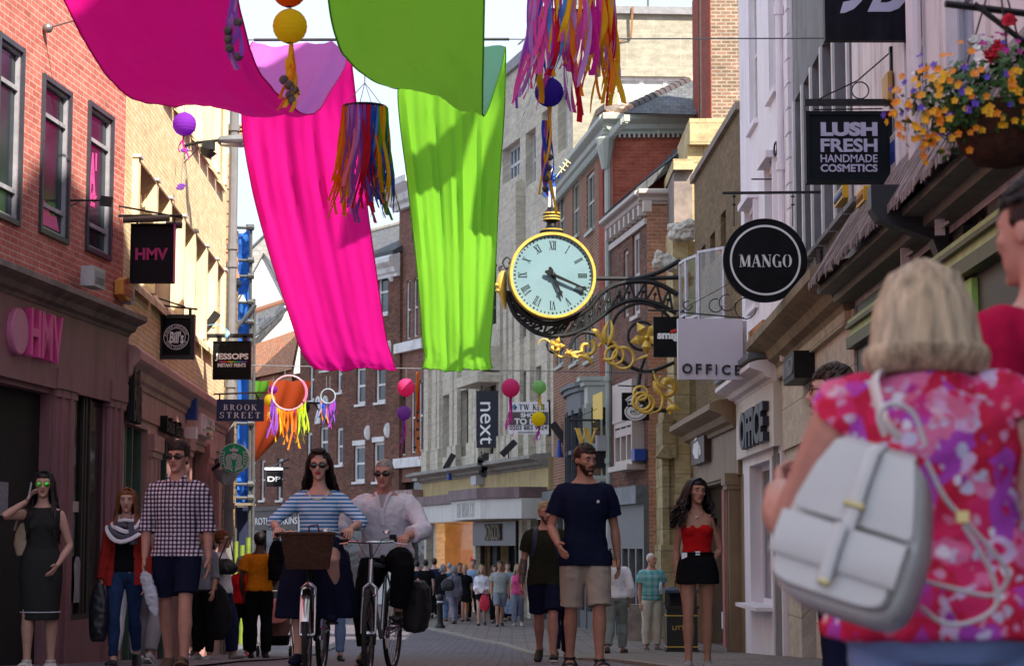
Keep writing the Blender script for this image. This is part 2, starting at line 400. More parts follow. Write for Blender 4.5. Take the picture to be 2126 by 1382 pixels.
# ============================================================ SETTING: street and pavements
def setts(name,c1,c2,bw,rh):
    m=brick(name,c1,c2,(.02,.017,.017),bw,rh,.012,(.06,.05,.055),.5,.65,wall_bump=.5);return m
GM=setts('street_setts',(.12,.10,.125),(.17,.14,.165),.3,.2)
ys=[-60,-20,0,5,10,12,14,15]+[15+i*.5 for i in range(1,40)]+[35+i for i in range(1,40)]+[80,100,130,200,400,1400]
xs=[-600,-100,-30,-10,-6,-4,-2,0,2,4,6,10,30,100,600]
def sheet(name,xsf,ylist,dz,mat,nx=8):
    mb=MB();rows=[]
    for y in ylist:
        xl=xsf(y);rows.append([V((x,y,gz(y)+dz)) for x in xl])
    for a,b in zip(rows,rows[1:]):
        for i in range(len(a)-1):
            q=[a[i],a[i+1],b[i+1],b[i]];mb.add(q,[(0,1,2,3)],0,[[(p.x,p.y) for p in q]])
    o=mb.build(name,mat);o['kind']='structure';return o
sheet('street',lambda y:xs,ys,0,GM)
KERB=[(10,1.75),(14.5,1.62),(17,1.45),(20,1.3),(24,1.15),(30,.65),(36,.2),(42,-.3),(50,-1.6),(56,-2.6),(64,-4.2),(75,-7)]
def kx(y):
    for (a,xa),(b,xb) in zip(KERB,KERB[1:]):
        if y <= b:return xa+(xb-xa)*max(0,(y-a))/(b-a)
    return KERB[-1][1]
yk=[10+i for i in range(0,66)]
PAVM=setts('footway_paving',(.17,.14,.13),(.23,.19,.17),.6,.4)
sheet('pavement',lambda y:[kx(y)+.16,kx(y)+1.5,kx(y)+3,kx(y)+6,9],yk,.03,PAVM)
KM=plain('kerb_stone',(.26,.23,.2),.8,.3,3,.15)
mb=MB()
for a,b in zip(yk,yk[1:]):
    xa,xb=kx(a),kx(b);za,zb=gz(a),gz(b);g=.012
    mb.add([V((xa,a+g,za)),V((xa+.16,a+g,za)),V((xb+.16,b-g,zb)),V((xb,b-g,zb)),V((xa,a+g,za+.035)),V((xa+.16,a+g,za+.035)),V((xb+.16,b-g,zb+.035)),V((xb,b-g,zb+.035))],
           [(4,5,6,7),(0,1,5,4),(3,2,6,7),(0,3,7,4),(1,2,6,5)])
o=mb.build('kerb',KM);o['kind']='structure'
# left footway of grey flags
LF=setts('flag_paving',(.15,.135,.15),(.2,.18,.19),.75,.55)
sheet('pavement',lambda y:[-6.5,-5,-4,-2.9-.02*(y-15)],[10+i for i in range(0,31)],.02,LF)

# ============================================================ BUILDINGS
def bld(name,label,F,u=0):
    p=F.P(u,0);p.z=gz(p.y);return thing(name,label,'building',p)
RED=brick('red_brick',(.46,.125,.095),(.56,.185,.14),(.55,.36,.31),.21,.066,.008,(.34,.09,.075),.3)
YEL=brick('yellow_brick',(.66,.52,.29),(.78,.65,.41),(.46,.34,.2),.21,.062,.006,(.70,.54,.32),.35)
BRN=brick('brown_brick',(.11,.040,.028),(.22,.088,.058),(.16,.115,.09),.23,.08,.011,(.055,.035,.03),.6)
BRN2=brick('dark_brick',(.19,.075,.045),(.26,.11,.065),(.36,.27,.2),.23,.085,.012,(.1,.05,.035),.35)
REDP=brick('painted_red_brick',(.27,.055,.035),(.34,.08,.05),(.22,.06,.045),.23,.08,.007,(.2,.05,.035),.5)
OLD=brick('old_buff_brick',(.17,.115,.06),(.25,.165,.085),(.13,.095,.06),.23,.08,.01,(.11,.075,.045),.6)
CHIM=brick('chimney_brick',(.18,.12,.075),(.29,.16,.10),(.36,.31,.25),.23,.085,.018,(.08,.05,.04),.45)
CREAM=brick('cream_stone_blocks',(.52,.47,.37),(.57,.52,.42),(.33,.3,.25),.95,.5,.008,(.34,.31,.27),.6,.8,wall_bump=.1)
SHOPST=plain('brown_shop_stone',(.29,.135,.155),.55,.12,1.5,.04,dirt=(.15,.07,.08),streak=True)
BEIGE=plain('beige_shop_stone',(.50,.29,.27),.6,.1,1.5,.04,dirt=(.3,.2,.17),streak=True)
CONC=plain('cream_concrete',(.76,.64,.40),.8,.1,3,.1,dirt=(.5,.4,.24),streak=True)
LEDGE=plain('weathered_stone_moulding',(.26,.21,.18),.85,.25,4,.2,dirt=(.12,.1,.1))
PINK=plain('pink_letters',(.78,.08,.34),.4,.05,4)
GREYF=plain('grey_metal_frame',(.045,.05,.065),.4,.2,6)
PALE=plain('pale_metal_frame',(.55,.55,.56),.4,.1,6)
DARKIN=plain('dark_interior',(.012,.009,.01),.8,.3,2)
GREEN=plain('green_paint',(.07,.13,.10),.45,.15,5)
CANOPY=plain('white_canopy_board',(.55,.53,.5),.5,.06,2,dirt=(.4,.38,.34),streak=True)
SLATE=brick('roof_slates',(.09,.1,.115),(.15,.155,.17),(.05,.05,.055),.3,.2,.012,(.13,.12,.08),.4)
TILE=brick('orange_roof_tiles',(.42,.17,.09),(.56,.26,.14),(.2,.09,.06),.25,.28,.03,(.3,.2,.13),.5,wall_bump=1.0)
RENDER=plain('white_render',(.78,.77,.74),.8,.04,1.5,.03)
def pil(F,par,u0,u1,z0,z1,n=.12,mat=None,cap=True,name='pilaster',base=True):
    mb=MB();F.box(mb,u0,u1,z0,z1,-.02,n)
    w_=u1-u0
    for k in (.28,.72):F.box(mb,u0+w_*k-.02,u0+w_*k+.02,z0+.3,z1-.15,n,n+.025)
    if cap:F.box(mb,u0-.05,u1+.05,z1-.17,z1+.03,-.015,n+min(.07,n));F.box(mb,u0-.03,u1+.03,z1-.25,z1-.17,-.018,n+min(.04,n*.5))
    if base:F.box(mb,u0-.04,u1+.04,z0,z0+.3,-.018,n+min(.05,n*.6))
    return mb.build(name,mat,par)
def panel(F,par,u0,u1,z0,z1,n,mat,name,th=.02):
    mb=MB();F.box(mb,u0,u1,z0,z1,n-th,n);return mb.build(name,mat,par)
CORN=[(0,0),(.1,0),(.12,.06),(.2,.1),(.24,.2),(.36,.26),(.42,.3),(.42,.4),(.3,.46),(0,.5)]
def cornice(F,par,u0,u1,z0,z1,proj,mat,name='cornice',pr=CORN,joint=True):
    mb=MB();s=(z1-z0)/.5
    n=max(1,int((u1-u0)/1.1)) if joint else 1;L=(u1-u0)/n
    for i in range(n):F.prof(mb,u0+i*L+.004,u0+(i+1)*L-.004,[(a*proj/.42,z0+b*s) for a,b in pr])
    return mb.build(name,mat,par)

# ---- red brick shop, near left
F1=fac(-400,14.7,246,22.4);u=F1.u
B1=bld('brick_shop','pink red brick shop with tall grey windows above a brown stone shopfront with pink letters',F1,4)
zc0,zc1=F1.z(40,622),F1.z(40,562);ue=u(246)
wins=[]
for (a,b,yt,yb) in ((-27,21,60,430),(70,124,150,466),(168,215,207,505)):
    wins.append((u(a),u(b),F1.z(a,yb),F1.z(a,yt)))
mb=MB();F1.wall(mb,-14,ue,zc1-.05,9.3,wins,.06,8);mb.build('wall',RED,B1)
for h in wins:
    o=window(F1,B1,h,.055,.03,1,2,plain('grey_white_frame',(.34,.34,.37),.45),GLASSL,.03,low=[.17,.78])
    mb=MB();a,b,c,d=h
    for q in ((a-.05,a,c-.05,d+.05),(b,b+.05,c-.05,d+.05),(a,b,d,d+.05),(a,b,c-.05,c)):F1.box(mb,*q,-.05,.03 if q[1]-q[0]<.2 else .027)
    mb.build('surround',GREYF,o)
# music poster lettering in the third window
textobj('A\'',PINK,B1,F1,u(187),F1.z(187,352),h=.48,wd=.24,n=-.042,ext=.004,bold=.03,name='window_lettering')
textobj('Your Music',PINK,B1,F1,u(187),F1.z(187,398),h=.1,wd=.27,n=-.042,ext=.004,name='window_lettering')
textobj('Store',PINK,B1,F1,u(187),F1.z(187,415),h=.08,wd=.16,n=-.042,ext=.004,name='window_lettering')
mb=MB();h=wins[1];zz=h[2]
mb.prism([F1.P(h[0]+.05,zz+.06,-.038),F1.P(h[1]-.1,zz+.06,-.038),F1.P(h[1]-.2,zz+.2,-.038),F1.P(h[0]+.4,zz+.19,-.038),F1.P(h[0]+.22,zz+.3,-.038),F1.P(h[0]+.05,zz+.33,-.038)],F1.N*.006);mb.build('window_sticker',PINK,B1)
cornice(F1,B1,-14,ue+.12,zc0,zc1,.26,LEDGE)
zf=F1.z(20,775);zg=-1.3
mb=MB();F1.box(mb,-14,ue+.12,zf-.05,zc0+.02,-.5,.05);mb.build('fascia',SHOPST,B1)
sh=[(-3,u(104),-1,zf-.1),(u(147),u(219),F1.z(150,1287),F1.z(147,792))]
mb=MB();F1.wall(mb,-14,ue-.02,zg,zf-.05,sh,.45,7);mb.build('shopfront',SHOPST,B1)
panel(F1,B1,-3,u(104),-1,zf-.1,-.12,DARKIN,'entrance_glass');panel(F1,B1,u(147),u(219),sh[1][2],sh[1][3],-.045,GLASSD,'shop_window')
mb=MB();
for px in (172,178,186):F1.box(mb,u(px),u(px)+.05,sh[1][2],sh[1][3],-.043,-.01)
F1.box(mb,u(147),u(219),sh[1][2],sh[1][2]+.06,-.042,-.004);mb.build('window_bar',plain('brown_bar',(.03,.02,.02),.5),B1)
pil(F1,B1,u(106),u(146),zg,F1.z(110,770),.035,SHOPST);pil(F1,B1,u(219),u(248),zg,F1.z(220,795),.035,SHOPST)
textobj('HMV',PINK,B1,F1,u(66.5),F1.z(66.5,696),h=(F1.z(33,640)-F1.z(33,744))*.97,wd=u(101)-u(33),n=.05,ext=.07,bold=.02,name='fascia_lettering')
mb=MB();mb.lathe((0,0,0),[(.5,0),(.5,.1),(.47,.13),(.0,.13)],32)
q=Matrix((tuple(F1.U),tuple(F1.Z),tuple(F1.N))).transposed();rr=(F1.z(14,635)-F1.z(14,735))
mb.v=[F1.P(u(12),F1.z(14,686),.05)+q @ (p*rr) for p in mb.v];mb.build('disc_emblem',plain('pink_disc',(.6,.2,.36),.4,.05),B1)
panel(F1,B1,u(25),u(39),F1.z(30,1070),F1.z(30,1000),-.1,plain('poster_grey',(.25,.25,.3),.5,.3,30),'window_poster')
panel(F1,B1,u(152),u(172),F1.z(160,1062),F1.z(160,1040),-.038,plain('paper_note',(.5,.48,.42),.7,.3,40),'window_note',.01)
# displayed clothes in the shop window
mb=MB();mb.rings([[F1.P(u(150+18)+.11*s_*math.cos(a),z_,-.02+.015*math.sin(a)) for a in [2*pi*k/10 for k in range(10)]] for z_,s_ in ((F1.z(160,1250),.9),(F1.z(160,1215),.7),(F1.z(160,1170),1),(F1.z(160,1155),.4))])
mb.build('display_top',plain('pale_cloth',(.35,.34,.36),.8,.2),B1,True)
# loudspeaker and alarm boxes fixed to its cornice: things of their own
def wallbox(name,label,cat,F,px0,py0,px1,py1,n0,n1,mat,front=None,group=None,hexa=False):
    u0,u1=F.u(px0),F.u(px1);z1,z0=F.z((px0+px1)/2,py0),F.z((px0+px1)/2,py1)
    mb=MB()
    if hexa:
        um=(u0+u1)/2;zh=(z1-z0)
        mb.prism([F.P(u0,z0+zh*.22,n0),F.P(um,z0,n0),F.P(u1,z0+zh*.22,n0),F.P(u1,z1-zh*.2,n0),F.P(um,z1,n0),F.P(u0,z1-zh*.2,n0)],F.N*(n1-n0))
    else:
        F.box(mb,u0,u1,z0,z1,n0,n1);F.box(mb,u0-.012,u1+.012,z0+.01,z1-.01,n0+.02,n0+.05)
    o=mb.build(name,mat);tag(o,label,cat,group)
    if front:
        m2=MB();F.box(m2,u0+.03,u1-.03,z0+(z1-z0)*.2,z0+(z1-z0)*.8,n1,n1+.006)
        for k in range(5):F.box(m2,u0+.04,u1-.04,z0+(z1-z0)*(.22+k*.06),z0+(z1-z0)*(.24+k*.06),n1+.006,n1+.012)
        m2.build('front_plate',front,o)
    return o
GREYBOX=plain('grey_box',(.45,.45,.47),.5,.1,6);ORANGE=plain('orange_box',(.62,.27,.05),.5,.1,6);BLUEBOX=plain('blue_box',(.02,.06,.32),.45,.1,6);YELBOX=plain('yellow_box',(.72,.44,.03),.5,.1,6)
wallbox('floodlight_box','pale grey box standing on the stone cornice under the brick wall','box',F1,138,552,162,594,.1,.24,GREYBOX,plain('grey_front',(.3,.3,.32),.4))
wallbox('alarm_box','orange six-sided alarm box at the corner of the red brick wall','alarm box',F1,226,572,247,622,.02,.12,ORANGE,plain('red_logo',(.5,.05,.04),.4),hexa=True)
wallbox('alarm_box','grey louvred box just beside the orange six-sided alarm','alarm box',F1,246,590,254,628,.0,.1,GREYBOX,GREYBOX)

# ---- yellow brick building with concrete fins
F2=fac(246,22.4,458,33);u=F2.u
B2=bld('fin_shop','sunlit yellow brick building with upright cream concrete fins over a beige shopfront',F2,4)
L2=u(462)
LB=[262,302,332,362,387,412,434,452];UB=[318,342,361,381,400,418,436,452]
zl0,zl1=F2.z(362,655),F2.z(362,437);zu0=F2.z(430,330);zu1=zu0+1.5
holes=[(u(LB[0]),u(LB[-1]),zl0,zl1),(u(UB[0]),u(UB[-1]),zu0,zu1)]
zsc=F2.z(350,782)
mb=MB();F2.wall(mb,.02,L2,zsc-.3,9.6,holes,.12,8);mb.build('wall',YEL,B2)
for B_,z0,z1 in ((LB,zl0,zl1),(UB,zu0,zu1)):
    for i,p in enumerate(B_):
        mb=MB();F2.box(mb,u(p),u(p)+.17,z0-.0,z1,-.12,.07);o=mb.build('concrete_fin',CONC,B2)
        m2=MB();F2.box(m2,u(p)-.02,u(p)+.19,z1,z1+.035,-.02,.10);m2.build('lead_cap',plain('lead_white',(.5,.5,.52),.45,.2,9),o)
    for p,q in zip(B_,B_[1:]):
        o=window(F2,B2,(u(p)+.171,u(q)-.001,z0,z1),.11,.04,1,2,CONC,CONC)
        m2=MB();a,b=u(p)+.171,u(q)-.001
        m2.prism([F2.P(a,z1,-.1),F2.P(a,z1,.06),F2.P(a,z1-.03,.06),F2.P(a,z1-.2,-.1)],F2.U*(b-a),0);m2.build('window_hood',plain('soffit_shade',(.2,.11,.06),.8),o)  # dark wedge paints in the triangular shade under the hood
        m3=MB();m3.prism([F2.P(a,z0+.16,-.1),F2.P(a,z0,-.1),F2.P(a,z0-.16,.08),F2.P(a,z0-.08,.08)],F2.U*(b-a));m3.build('sill',CONC,o)
cornice(F2,B2,u(250),L2+.1,zsc-.02-.36,zsc+.06,.2,BEIGE)
zfb=F2.z(340,890)
mb=MB();F2.box(mb,.04,L2,zfb,zsc-.36,-.6,.03);mb.build('fascia',BEIGE,B2)
ops=[(u(257),u(305),-1,zfb-.1),(u(328),u(378),-1,zfb-.1),(u(393),u(424),-1,zfb-.1),(u(437),u(455),0,zfb-.1)]
mb=MB();F2.wall(mb,.04,L2-.02,-1.4,zfb,ops,.5,7);mb.build('shopfront',BEIGE,B2)
for h in ops:panel(F2,B2,h[0],h[1],h[2],h[3],-.14,GLASSD,'shop_window')
for a,b in ((307,326),(379,392),(425,436)):pil(F2,B2,u(a),u(b),-1.3,F2.z(a,905 if a<380 else 925),.04,BEIGE)
mb=MB()
for p in (258,268,282,300,334,352):F2.box(mb,u(p),u(p)+.07,-1,zfb-.12,-.138,-.05)
mb.build('door_frame',GREEN,B2)
panel(F2,B2,u(260),u(281),-.6,zfb-.35,-.12,pane('green_tint_glass',(.08,.16,.12),.1),'door_glass')
textobj('Bills',BLACK,B2,F2,u(262),F2.z(262,820),h=.62,wd=u(271)-u(254),n=.03,ext=.09,bold=.03,name='fascia_lettering')
textobj('bella italia',BLACK,B2,F2,u(344),F2.z(344,886),h=.2,wd=u(362)-u(326),n=.03,ext=.09,bold=.02,name='fascia_lettering')
mb=MB();F2.box(mb,u(397),u(422),F2.z(409,905),F2.z(409,862),.03,.13);o=mb.build('fascia_sign',OFFW,B2)
textobj('JESSOPS',WHITE,o,F2,u(409.5),F2.z(409,880),h=.2,wd=(u(422)-u(397))*.8,n=.13,ext=.05,bold=.02)
mb=MB()
for i,c in enumerate(((.6,.05,.05),(.7,.4,.03),(.6,.6,.05),(.1,.45,.1),(.05,.2,.6))):F2.box(mb,u(409)+.1*i,u(409)+.1*i+.1,F2.z(409,903),F2.z(409,897),.13,.16,i)
mb.build('rainbow_stripe',[plain('stripe%d'%i,c,.5,.05) for i,c in enumerate(((.6,.05,.05),(.7,.4,.03),(.6,.6,.05),(.1,.45,.1),(.05,.2,.6)))],o)
mb=MB();F2.box(mb,u(378),u(382),F2.z(380,870),F2.z(380,825),.03,.18);F2.box(mb,u(378),u(382),F2.z(380,910),F2.z(380,885),.03,.18,1);mb.build('alarm_panel',[BLUEBOX,OFFW],B2)
# grey downpipe on its far corner
mb=MB();p0=F2.P(L2+.06,9.2,.1);p1=F2.P(L2+.06,-.9,.1);mb.tube([p0,p1],.075,10)
for z_ in (7.9,5.9,5.6,3.6,1.6):mb.tube([F2.P(L2+.06,z_,.1),F2.P(L2+.06,z_+.1,.1)],.1,10)
mb.build('drainpipe',plain('grey_pipe',(.17,.17,.18),.5,.1),B2)
mb=MB()
for k in range(5):F2.box(mb,L2+.1,L2+.55,7.72+k*.07,7.75+k*.07,-.4+k*.02,.12+k*.07)
mb.build('eaves',plain('brown_eaves',(.5,.3,.13),.7),B2)

# ---- pantiled house and its scaffold, further left
F3=fac(464,34.2,489,36.8)
B3=bld('pantile_house','old house with orange pantile roof edge behind the grey drainpipe',F3)
mb=MB();F3.wall(mb,0,F3.L,-1.3,F3.z(489,580),[],.1,6);mb.build('wall',brick('rubble_brick',(.3,.2,.1),(.42,.28,.13),(.2,.15,.1),.3,.12,.02),B3)
a,b=at(462,582,34.6),at(492,578,36.7);c,d=at(480,320,39.6),at(440,320,38.2)
mb=MB()
for i in range(10):                          # courses of pantiles, each stepped over the last, rolled across
    t0,t1=i/10,(i+1.06)/10;K=24
    top=[];bot=[]
    nrm=(b-a).cross(d-a).normalized();nrm=nrm if nrm.y<0 else -nrm
    for k in range(K+1):
        s_=k/K;w1=.035*math.sin(s_*8*pi)
        bot.append(a.lerp(b,s_).lerp(d.lerp(c,s_),t0)+nrm*(.05+w1));top.append(a.lerp(b,s_).lerp(d.lerp(c,s_),min(1,t1))+nrm*(.0+w1))
    mb.add(bot+top,[(k,k+1,K+2+k,K+1+k) for k in range(K)])
    mb.add(bot+[p-nrm*.04 for p in bot],[(k,k+1,K+2+k,K+1+k) for k in range(K)])
mb.build('roof',plain('pantile',(.47,.19,.1),.75,.3,5,.1),B3)
mb=MB();mb.tube([a-V((0,0,.1)),b-V((0,0,.1))],.09,8);mb.tube([b+V((-.05,0,-.1)),V((b.x-.05,b.y,-.9))],.06,8);mb.build('gutter',BLACK,B3)
SCP=plain('scaffold_tube',(.13,.13,.13),.45,.2,6,0,.6);NET=cloth('blue_netting',(.05,.2,.62),.45)
S0=thing('scaffold','steel tube scaffold hung with bright blue debris netting','scaffold',gat(505,43))
g0=gz(43)
def pxb(mb,x0,y0,x1,y1,d0,r,d1=None,m=0):mb.tube([at(x0,y0,d0),at(x1,y1,d1 or d0)],r,7,m)
for (px,d_,yt) in ((521,43,470),(492,43,480),(514,45.5,466),(528,43,620),(460,43,690),(440,45.5,690)):
    b_=at(px,1000,d_);mb=MB();mb.tube([V((b_.x,d_,gz(d_))),at(px,yt,d_)],.035,7);mb.box((b_.x,d_,gz(d_)+.03),(.2,.2,.06));mb.build('upright_pole',SCP,S0)
for yy in (472,540,573,627,668,878,1004,1032):
    mb=MB();pxb(mb,440 if yy>680 else 484,yy,528,yy+1,42.93,.035);mb.tube([at(521,yy,42.93)+V((-.06,0,0)),at(521,yy,42.93)+V((.06,0,0))],.07,8);mb.build('ledger_pole',SCP,S0)
mb=MB();pxb(mb,484,690,531,632,42.85,.045);mb.build('brace_pole',SCP,S0)
for (x0,x1,y0,y1) in ((482,519,474,622),(478,519,626,1045),(455,522,985,1048)):
    mb=MB();n_=14;m_=8;vs=[]
    for j in range(n_+1):
        for i in range(m_+1):
            s_=i/m_;t_=j/n_;px=x0+(x1-x0)*s_;py=y0+(y1-y0)*t_
            if j == 0 and y0<480:py+=60*(1-s_)**1.5
            if j == n_ and y0<480:py+=-12*(1-s_)+8*math.sin(s_*9)
            vs.append(at(px,py,43.2+.12*math.sin(s_*9+t_*5)+.06*math.sin(t_*23)))
    mb.add(vs,[(j*(m_+1)+i,j*(m_+1)+i+1,(j+1)*(m_+1)+i+1,(j+1)*(m_+1)+i) for j in range(n_) for i in range(m_)])
    mb.build('netting',NET,S0,True)
mb=MB();ha,hb=at(440,1052,43.6),at(526,1330,43.6);mb.box(((ha.x+hb.x)/2,43.6,(ha.z+gz(43.6))/2),(hb.x-ha.x,.04,ha.z-gz(43.6)));mb.build('darkening_panel',plain('darkening_navy',(.012,.016,.05),.6,.3),S0);mb=MB();q0,q1=at(440,1047,43),at(526,1047,43);mb.bar(q0,q1,.9,.05);mb.build('platform_board',plain('old_board',(.2,.16,.11),.8),S0)  # navy panel is added to darken the sunlit wall foot behind it
mb=MB();q0=at(464,1050,42.7);mb.box(q0+V((.1,0,.06)),(.3,.05,.2));mb.build('notice_board',GREYBOX,S0)
for px in (490,503,516):                      # yellow-green padded base poles
    mb=MB();b_=at(px,1100,42.2);mb.tube([V((b_.x,42.2,gz(42.2))),at(px,1115+(px%3)*8,42.2)],.05,8);mb.build('padded_pole',plain('lime_padding',(.14,.2,.015),.6),S0)
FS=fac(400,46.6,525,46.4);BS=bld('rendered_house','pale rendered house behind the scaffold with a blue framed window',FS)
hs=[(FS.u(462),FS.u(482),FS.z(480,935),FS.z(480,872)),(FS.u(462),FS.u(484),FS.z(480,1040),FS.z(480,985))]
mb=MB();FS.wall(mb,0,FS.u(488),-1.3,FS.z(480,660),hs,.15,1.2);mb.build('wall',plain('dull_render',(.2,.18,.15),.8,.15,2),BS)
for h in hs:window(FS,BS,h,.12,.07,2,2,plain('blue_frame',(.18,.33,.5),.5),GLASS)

# ---- far side of the bend: brick with number, roofs behind
F9=fac(500,92,628,86);u=F9.u;B9=bld('far_brick_shop','low dark brick building with orange tiled roof at the far bend, dark shopfront',F9,6)
ez=F9.z(560,785);w9=[(u(a),u(b),F9.z(a,c),F9.z(a,d)) for a,b,c,d in ((540,550,1038,955),(575,587,1038,952),(522,530,1038,958))]
mb=MB();F9.wall(mb,-4,u(628),F9.z(560,1055),ez,w9,.2,8);mb.build('wall',BRN,B9)
for h in w9:window(F9,B9,h,.15,.1,1,2,WHITE,GLASS,.05,sill=WHITE)
a,b=F9.P(-4,ez,.3),F9.P(u(616),ez+.15,.3);c,d=at(622,682,91),at(470,735,99);n_=V((0,.2,-.2))
mb=MB();mb.add([a,b,c,d],[(0,1,2,3)],0,[[(0,0),(12,0),(12,5),(0,5)]]);mb.prism([a+n_,b+n_,c+n_,d+n_],V((0,0,-.3)));mb.build('roof',TILE,B9)
mb=MB();F9.box(mb,-4,u(628),F9.z(560,1100),F9.z(560,1056),0,.25);F9.box(mb,-4,u(628),F9.z(560,1060),F9.z(560,1052),0,.4);o=mb.build('fascia',plain('dark_brown_fascia',(.03,.018,.016),.4),B9)
textobj('DOROTHY PERKINS',OFFW,o,F9,u(576),F9.z(576,1081),h=.3,wd=u(628)-u(523),n=.26,ext=.02)
mb=MB();F9.box(mb,-4,u(628),-1.4,F9.z(560,1100),-.3,0);mb.build('shop_window',GLASSD,B9)
mb=MB()
for p in (520,545,572,600,622):F9.box(mb,u(p),u(p)+.3,-1.4,F9.z(560,1100),0,.1)
mb.build('window_post',plain('brown_bar',(.03,.02,.02),.5),B9)
def gable(name,label,px0,px1,ytop,yeave,ybase,d,dep,mat,rmat,apex=None,ov=.15):
    a,b,t=at(px0,yeave,d),at(px1,yeave,d),at(apex if apex else (px0+px1)/2,ytop,d);zb=at(px0,ybase,d).z
    o=thing(name,label,'building',V(((a.x+b.x)/2,d,gz(d))));D=V((0,dep,0));P=V((0,-ov,0))
    mb=MB();q=[V((a.x,d,gz(d))),V((b.x,d,gz(d))),b,t,a];uv=[(p.x,p.z) for p in q];mb.add(q,[(0,1,2,3,4)],0,[uv]);mb.prism([p+V((0,.02,0)) for p in q],D);mb.build('wall',mat,o)
    mb=MB()
    for s_,e in ((a,-1),(b,1)):
        n_=V((0,0,.12));ex=(s_-t).normalized()*.25
        q=[t+P+n_,s_+ex+P+n_,s_+ex+D+n_,t+D+n_];l=(s_-t).length
        mb.add(q,[(0,1,2,3)],0,[[(0,l),(0,0),(dep,0),(dep,l)]]);mb.prism([p-n_*.2 for p in q],V((0,0,-.1)))
    mb.build('roof',rmat,o);return o
gable('white_gabled_house','bright white gable rising between scaffold and pink banner',480,610,530,655,800,100,6,RENDER,SLATE,548)
gable('slate_gabled_house','tall grey slate hung gable with dark ridge beyond the scaffold',478,690,452,560,700,108,8,brick('slate_hung',(.3,.3,.3),(.38,.38,.37),(.22,.22,.22),.4,.3,.012,(.4,.33,.15),.4),SLATE,590)
gw=gable('white_walled_cottage','white end wall with steep dark slate roof and red ridge tiles',455,660,632,760,900,96,7,RENDER,SLATE,608)
mb=MB();a,b,c,d=at(520,715,95.6),at(592,640,95.6),at(585,628,99),at(515,655,99);mb.add([a,b,c,d],[(0,1,2,3)],0,[[(0,0),(5,0),(5,3),(0,3)]]);mb.prism([p-V((0,-.02,.02)) for p in (a,b,c,d)],V((0,.1,-.2)));mb.build('roof_slope',SLATE,gw)
mb=MB();mb.tube([at(512,652,99),at(590,627,99)],.17,8);mb.build('ridge_tiles',TILE,gw)

F8=fac(620,86,828,79);u=F8.u;B8=bld('numbered_brick_house','dark brown brick building with white sash windows and a white house number',F8,5)
ct=F8.z(806,531)
w8=[(a,b,c,d) for a,b,c,d in ((782,803,655,562),(738,757,840,764),(778,799,836,763),(734,757,1000,925),(775,797,1000,918),(663,680,950,886),(698,711,965,888),(636,647,1005,898),(640,650,832,745),(698,708,815,740),(664,680,770,700))]
w8=[(u(a),u(b),F8.z(a,c),F8.z(a,d)) for a,b,c,d in w8]
mb=MB();F8.wall(mb,0,u(828),F8.z(750,1050),ct,w8,.2,9);mb.build('wall',BRN,B8)
for i,h in enumerate(w8):window(F8,B8,h,.13,.11,1,2,WHITE,GLASS if i%3 else GLASSB,.06,sill=WHITE,head=WHITE if i in (0,3,4) else None)
cornice(F8,B8,0,u(828),ct-.9,ct,.5,WHITE,joint=False)
a,b=F8.P(-.3,ct+.1,.3),F8.P(u(828),ct+.1,.3);mb=MB();c,d=b-F8.N*4+V((0,0,2.2)),a-F8.N*4+V((0,0,2.2));mb.add([a,b,c,d],[(0,1,2,3)],0,[[(0,0),(13,0),(13,5),(0,5)]]);mb.prism([p-V((0,0,.02)) for p in (a,b,c,d)],V((0,.05,-.2)));o=mb.build('roof',SLATE,B8)
mb=MB()
for i in range(24):q=d.lerp(c,i/24);r=d.lerp(c,(i+.93)/24);mb.tube([q,r],.16,8)
mb.build('ridge_tiles',plain('stone_ridge',(.4,.36,.3),.8,.2),o)
vs,fs=strokes('29',.24,.1);flatmesh(vs,fs,WHITE,B8,F8,u(668),F8.z(668,850),1.15,u(682)-u(655),.02,.05,'house_number')
for px,py in ((812,570),(808,722),(765,898),(806,893)):
    mb=MB();c=F8.P(u(px),F8.z(px,py),.03);mb.ell(c,(.17,.06,.3));mb.build('tie_plate',WHITE,B8)
mb=MB();F8.box(mb,u(640),u(828),F8.z(750,1062),F8.z(750,1040),0,.4);mb.build('fascia_cornice',BLACK,B8)
mb=MB();F8.box(mb,0,u(828),-1.4,F8.z(750,1060),-.2,.02);mb.build('shop_window',GLASSD,B8)
for p,q in ((628,650),(790,828)):mb=MB();F8.box(mb,u(p),u(q),-1.4,F8.z(p,1065),.02,.2);mb.build('shop_pier',CANOPY,B8)
mb=MB();q=F8.P(u(688),F8.z(688,838),.05);mb.tube([q,q+F8.N*1.5],.05,6);mb.ell(q+F8.N*1.2+V((0,0,-.2)),(.2,.2,.25));mb.tube([q+V((0,0,-1)),q+F8.N*.8],.03,6);mb.build('lamp_bracket',IRON,B8)

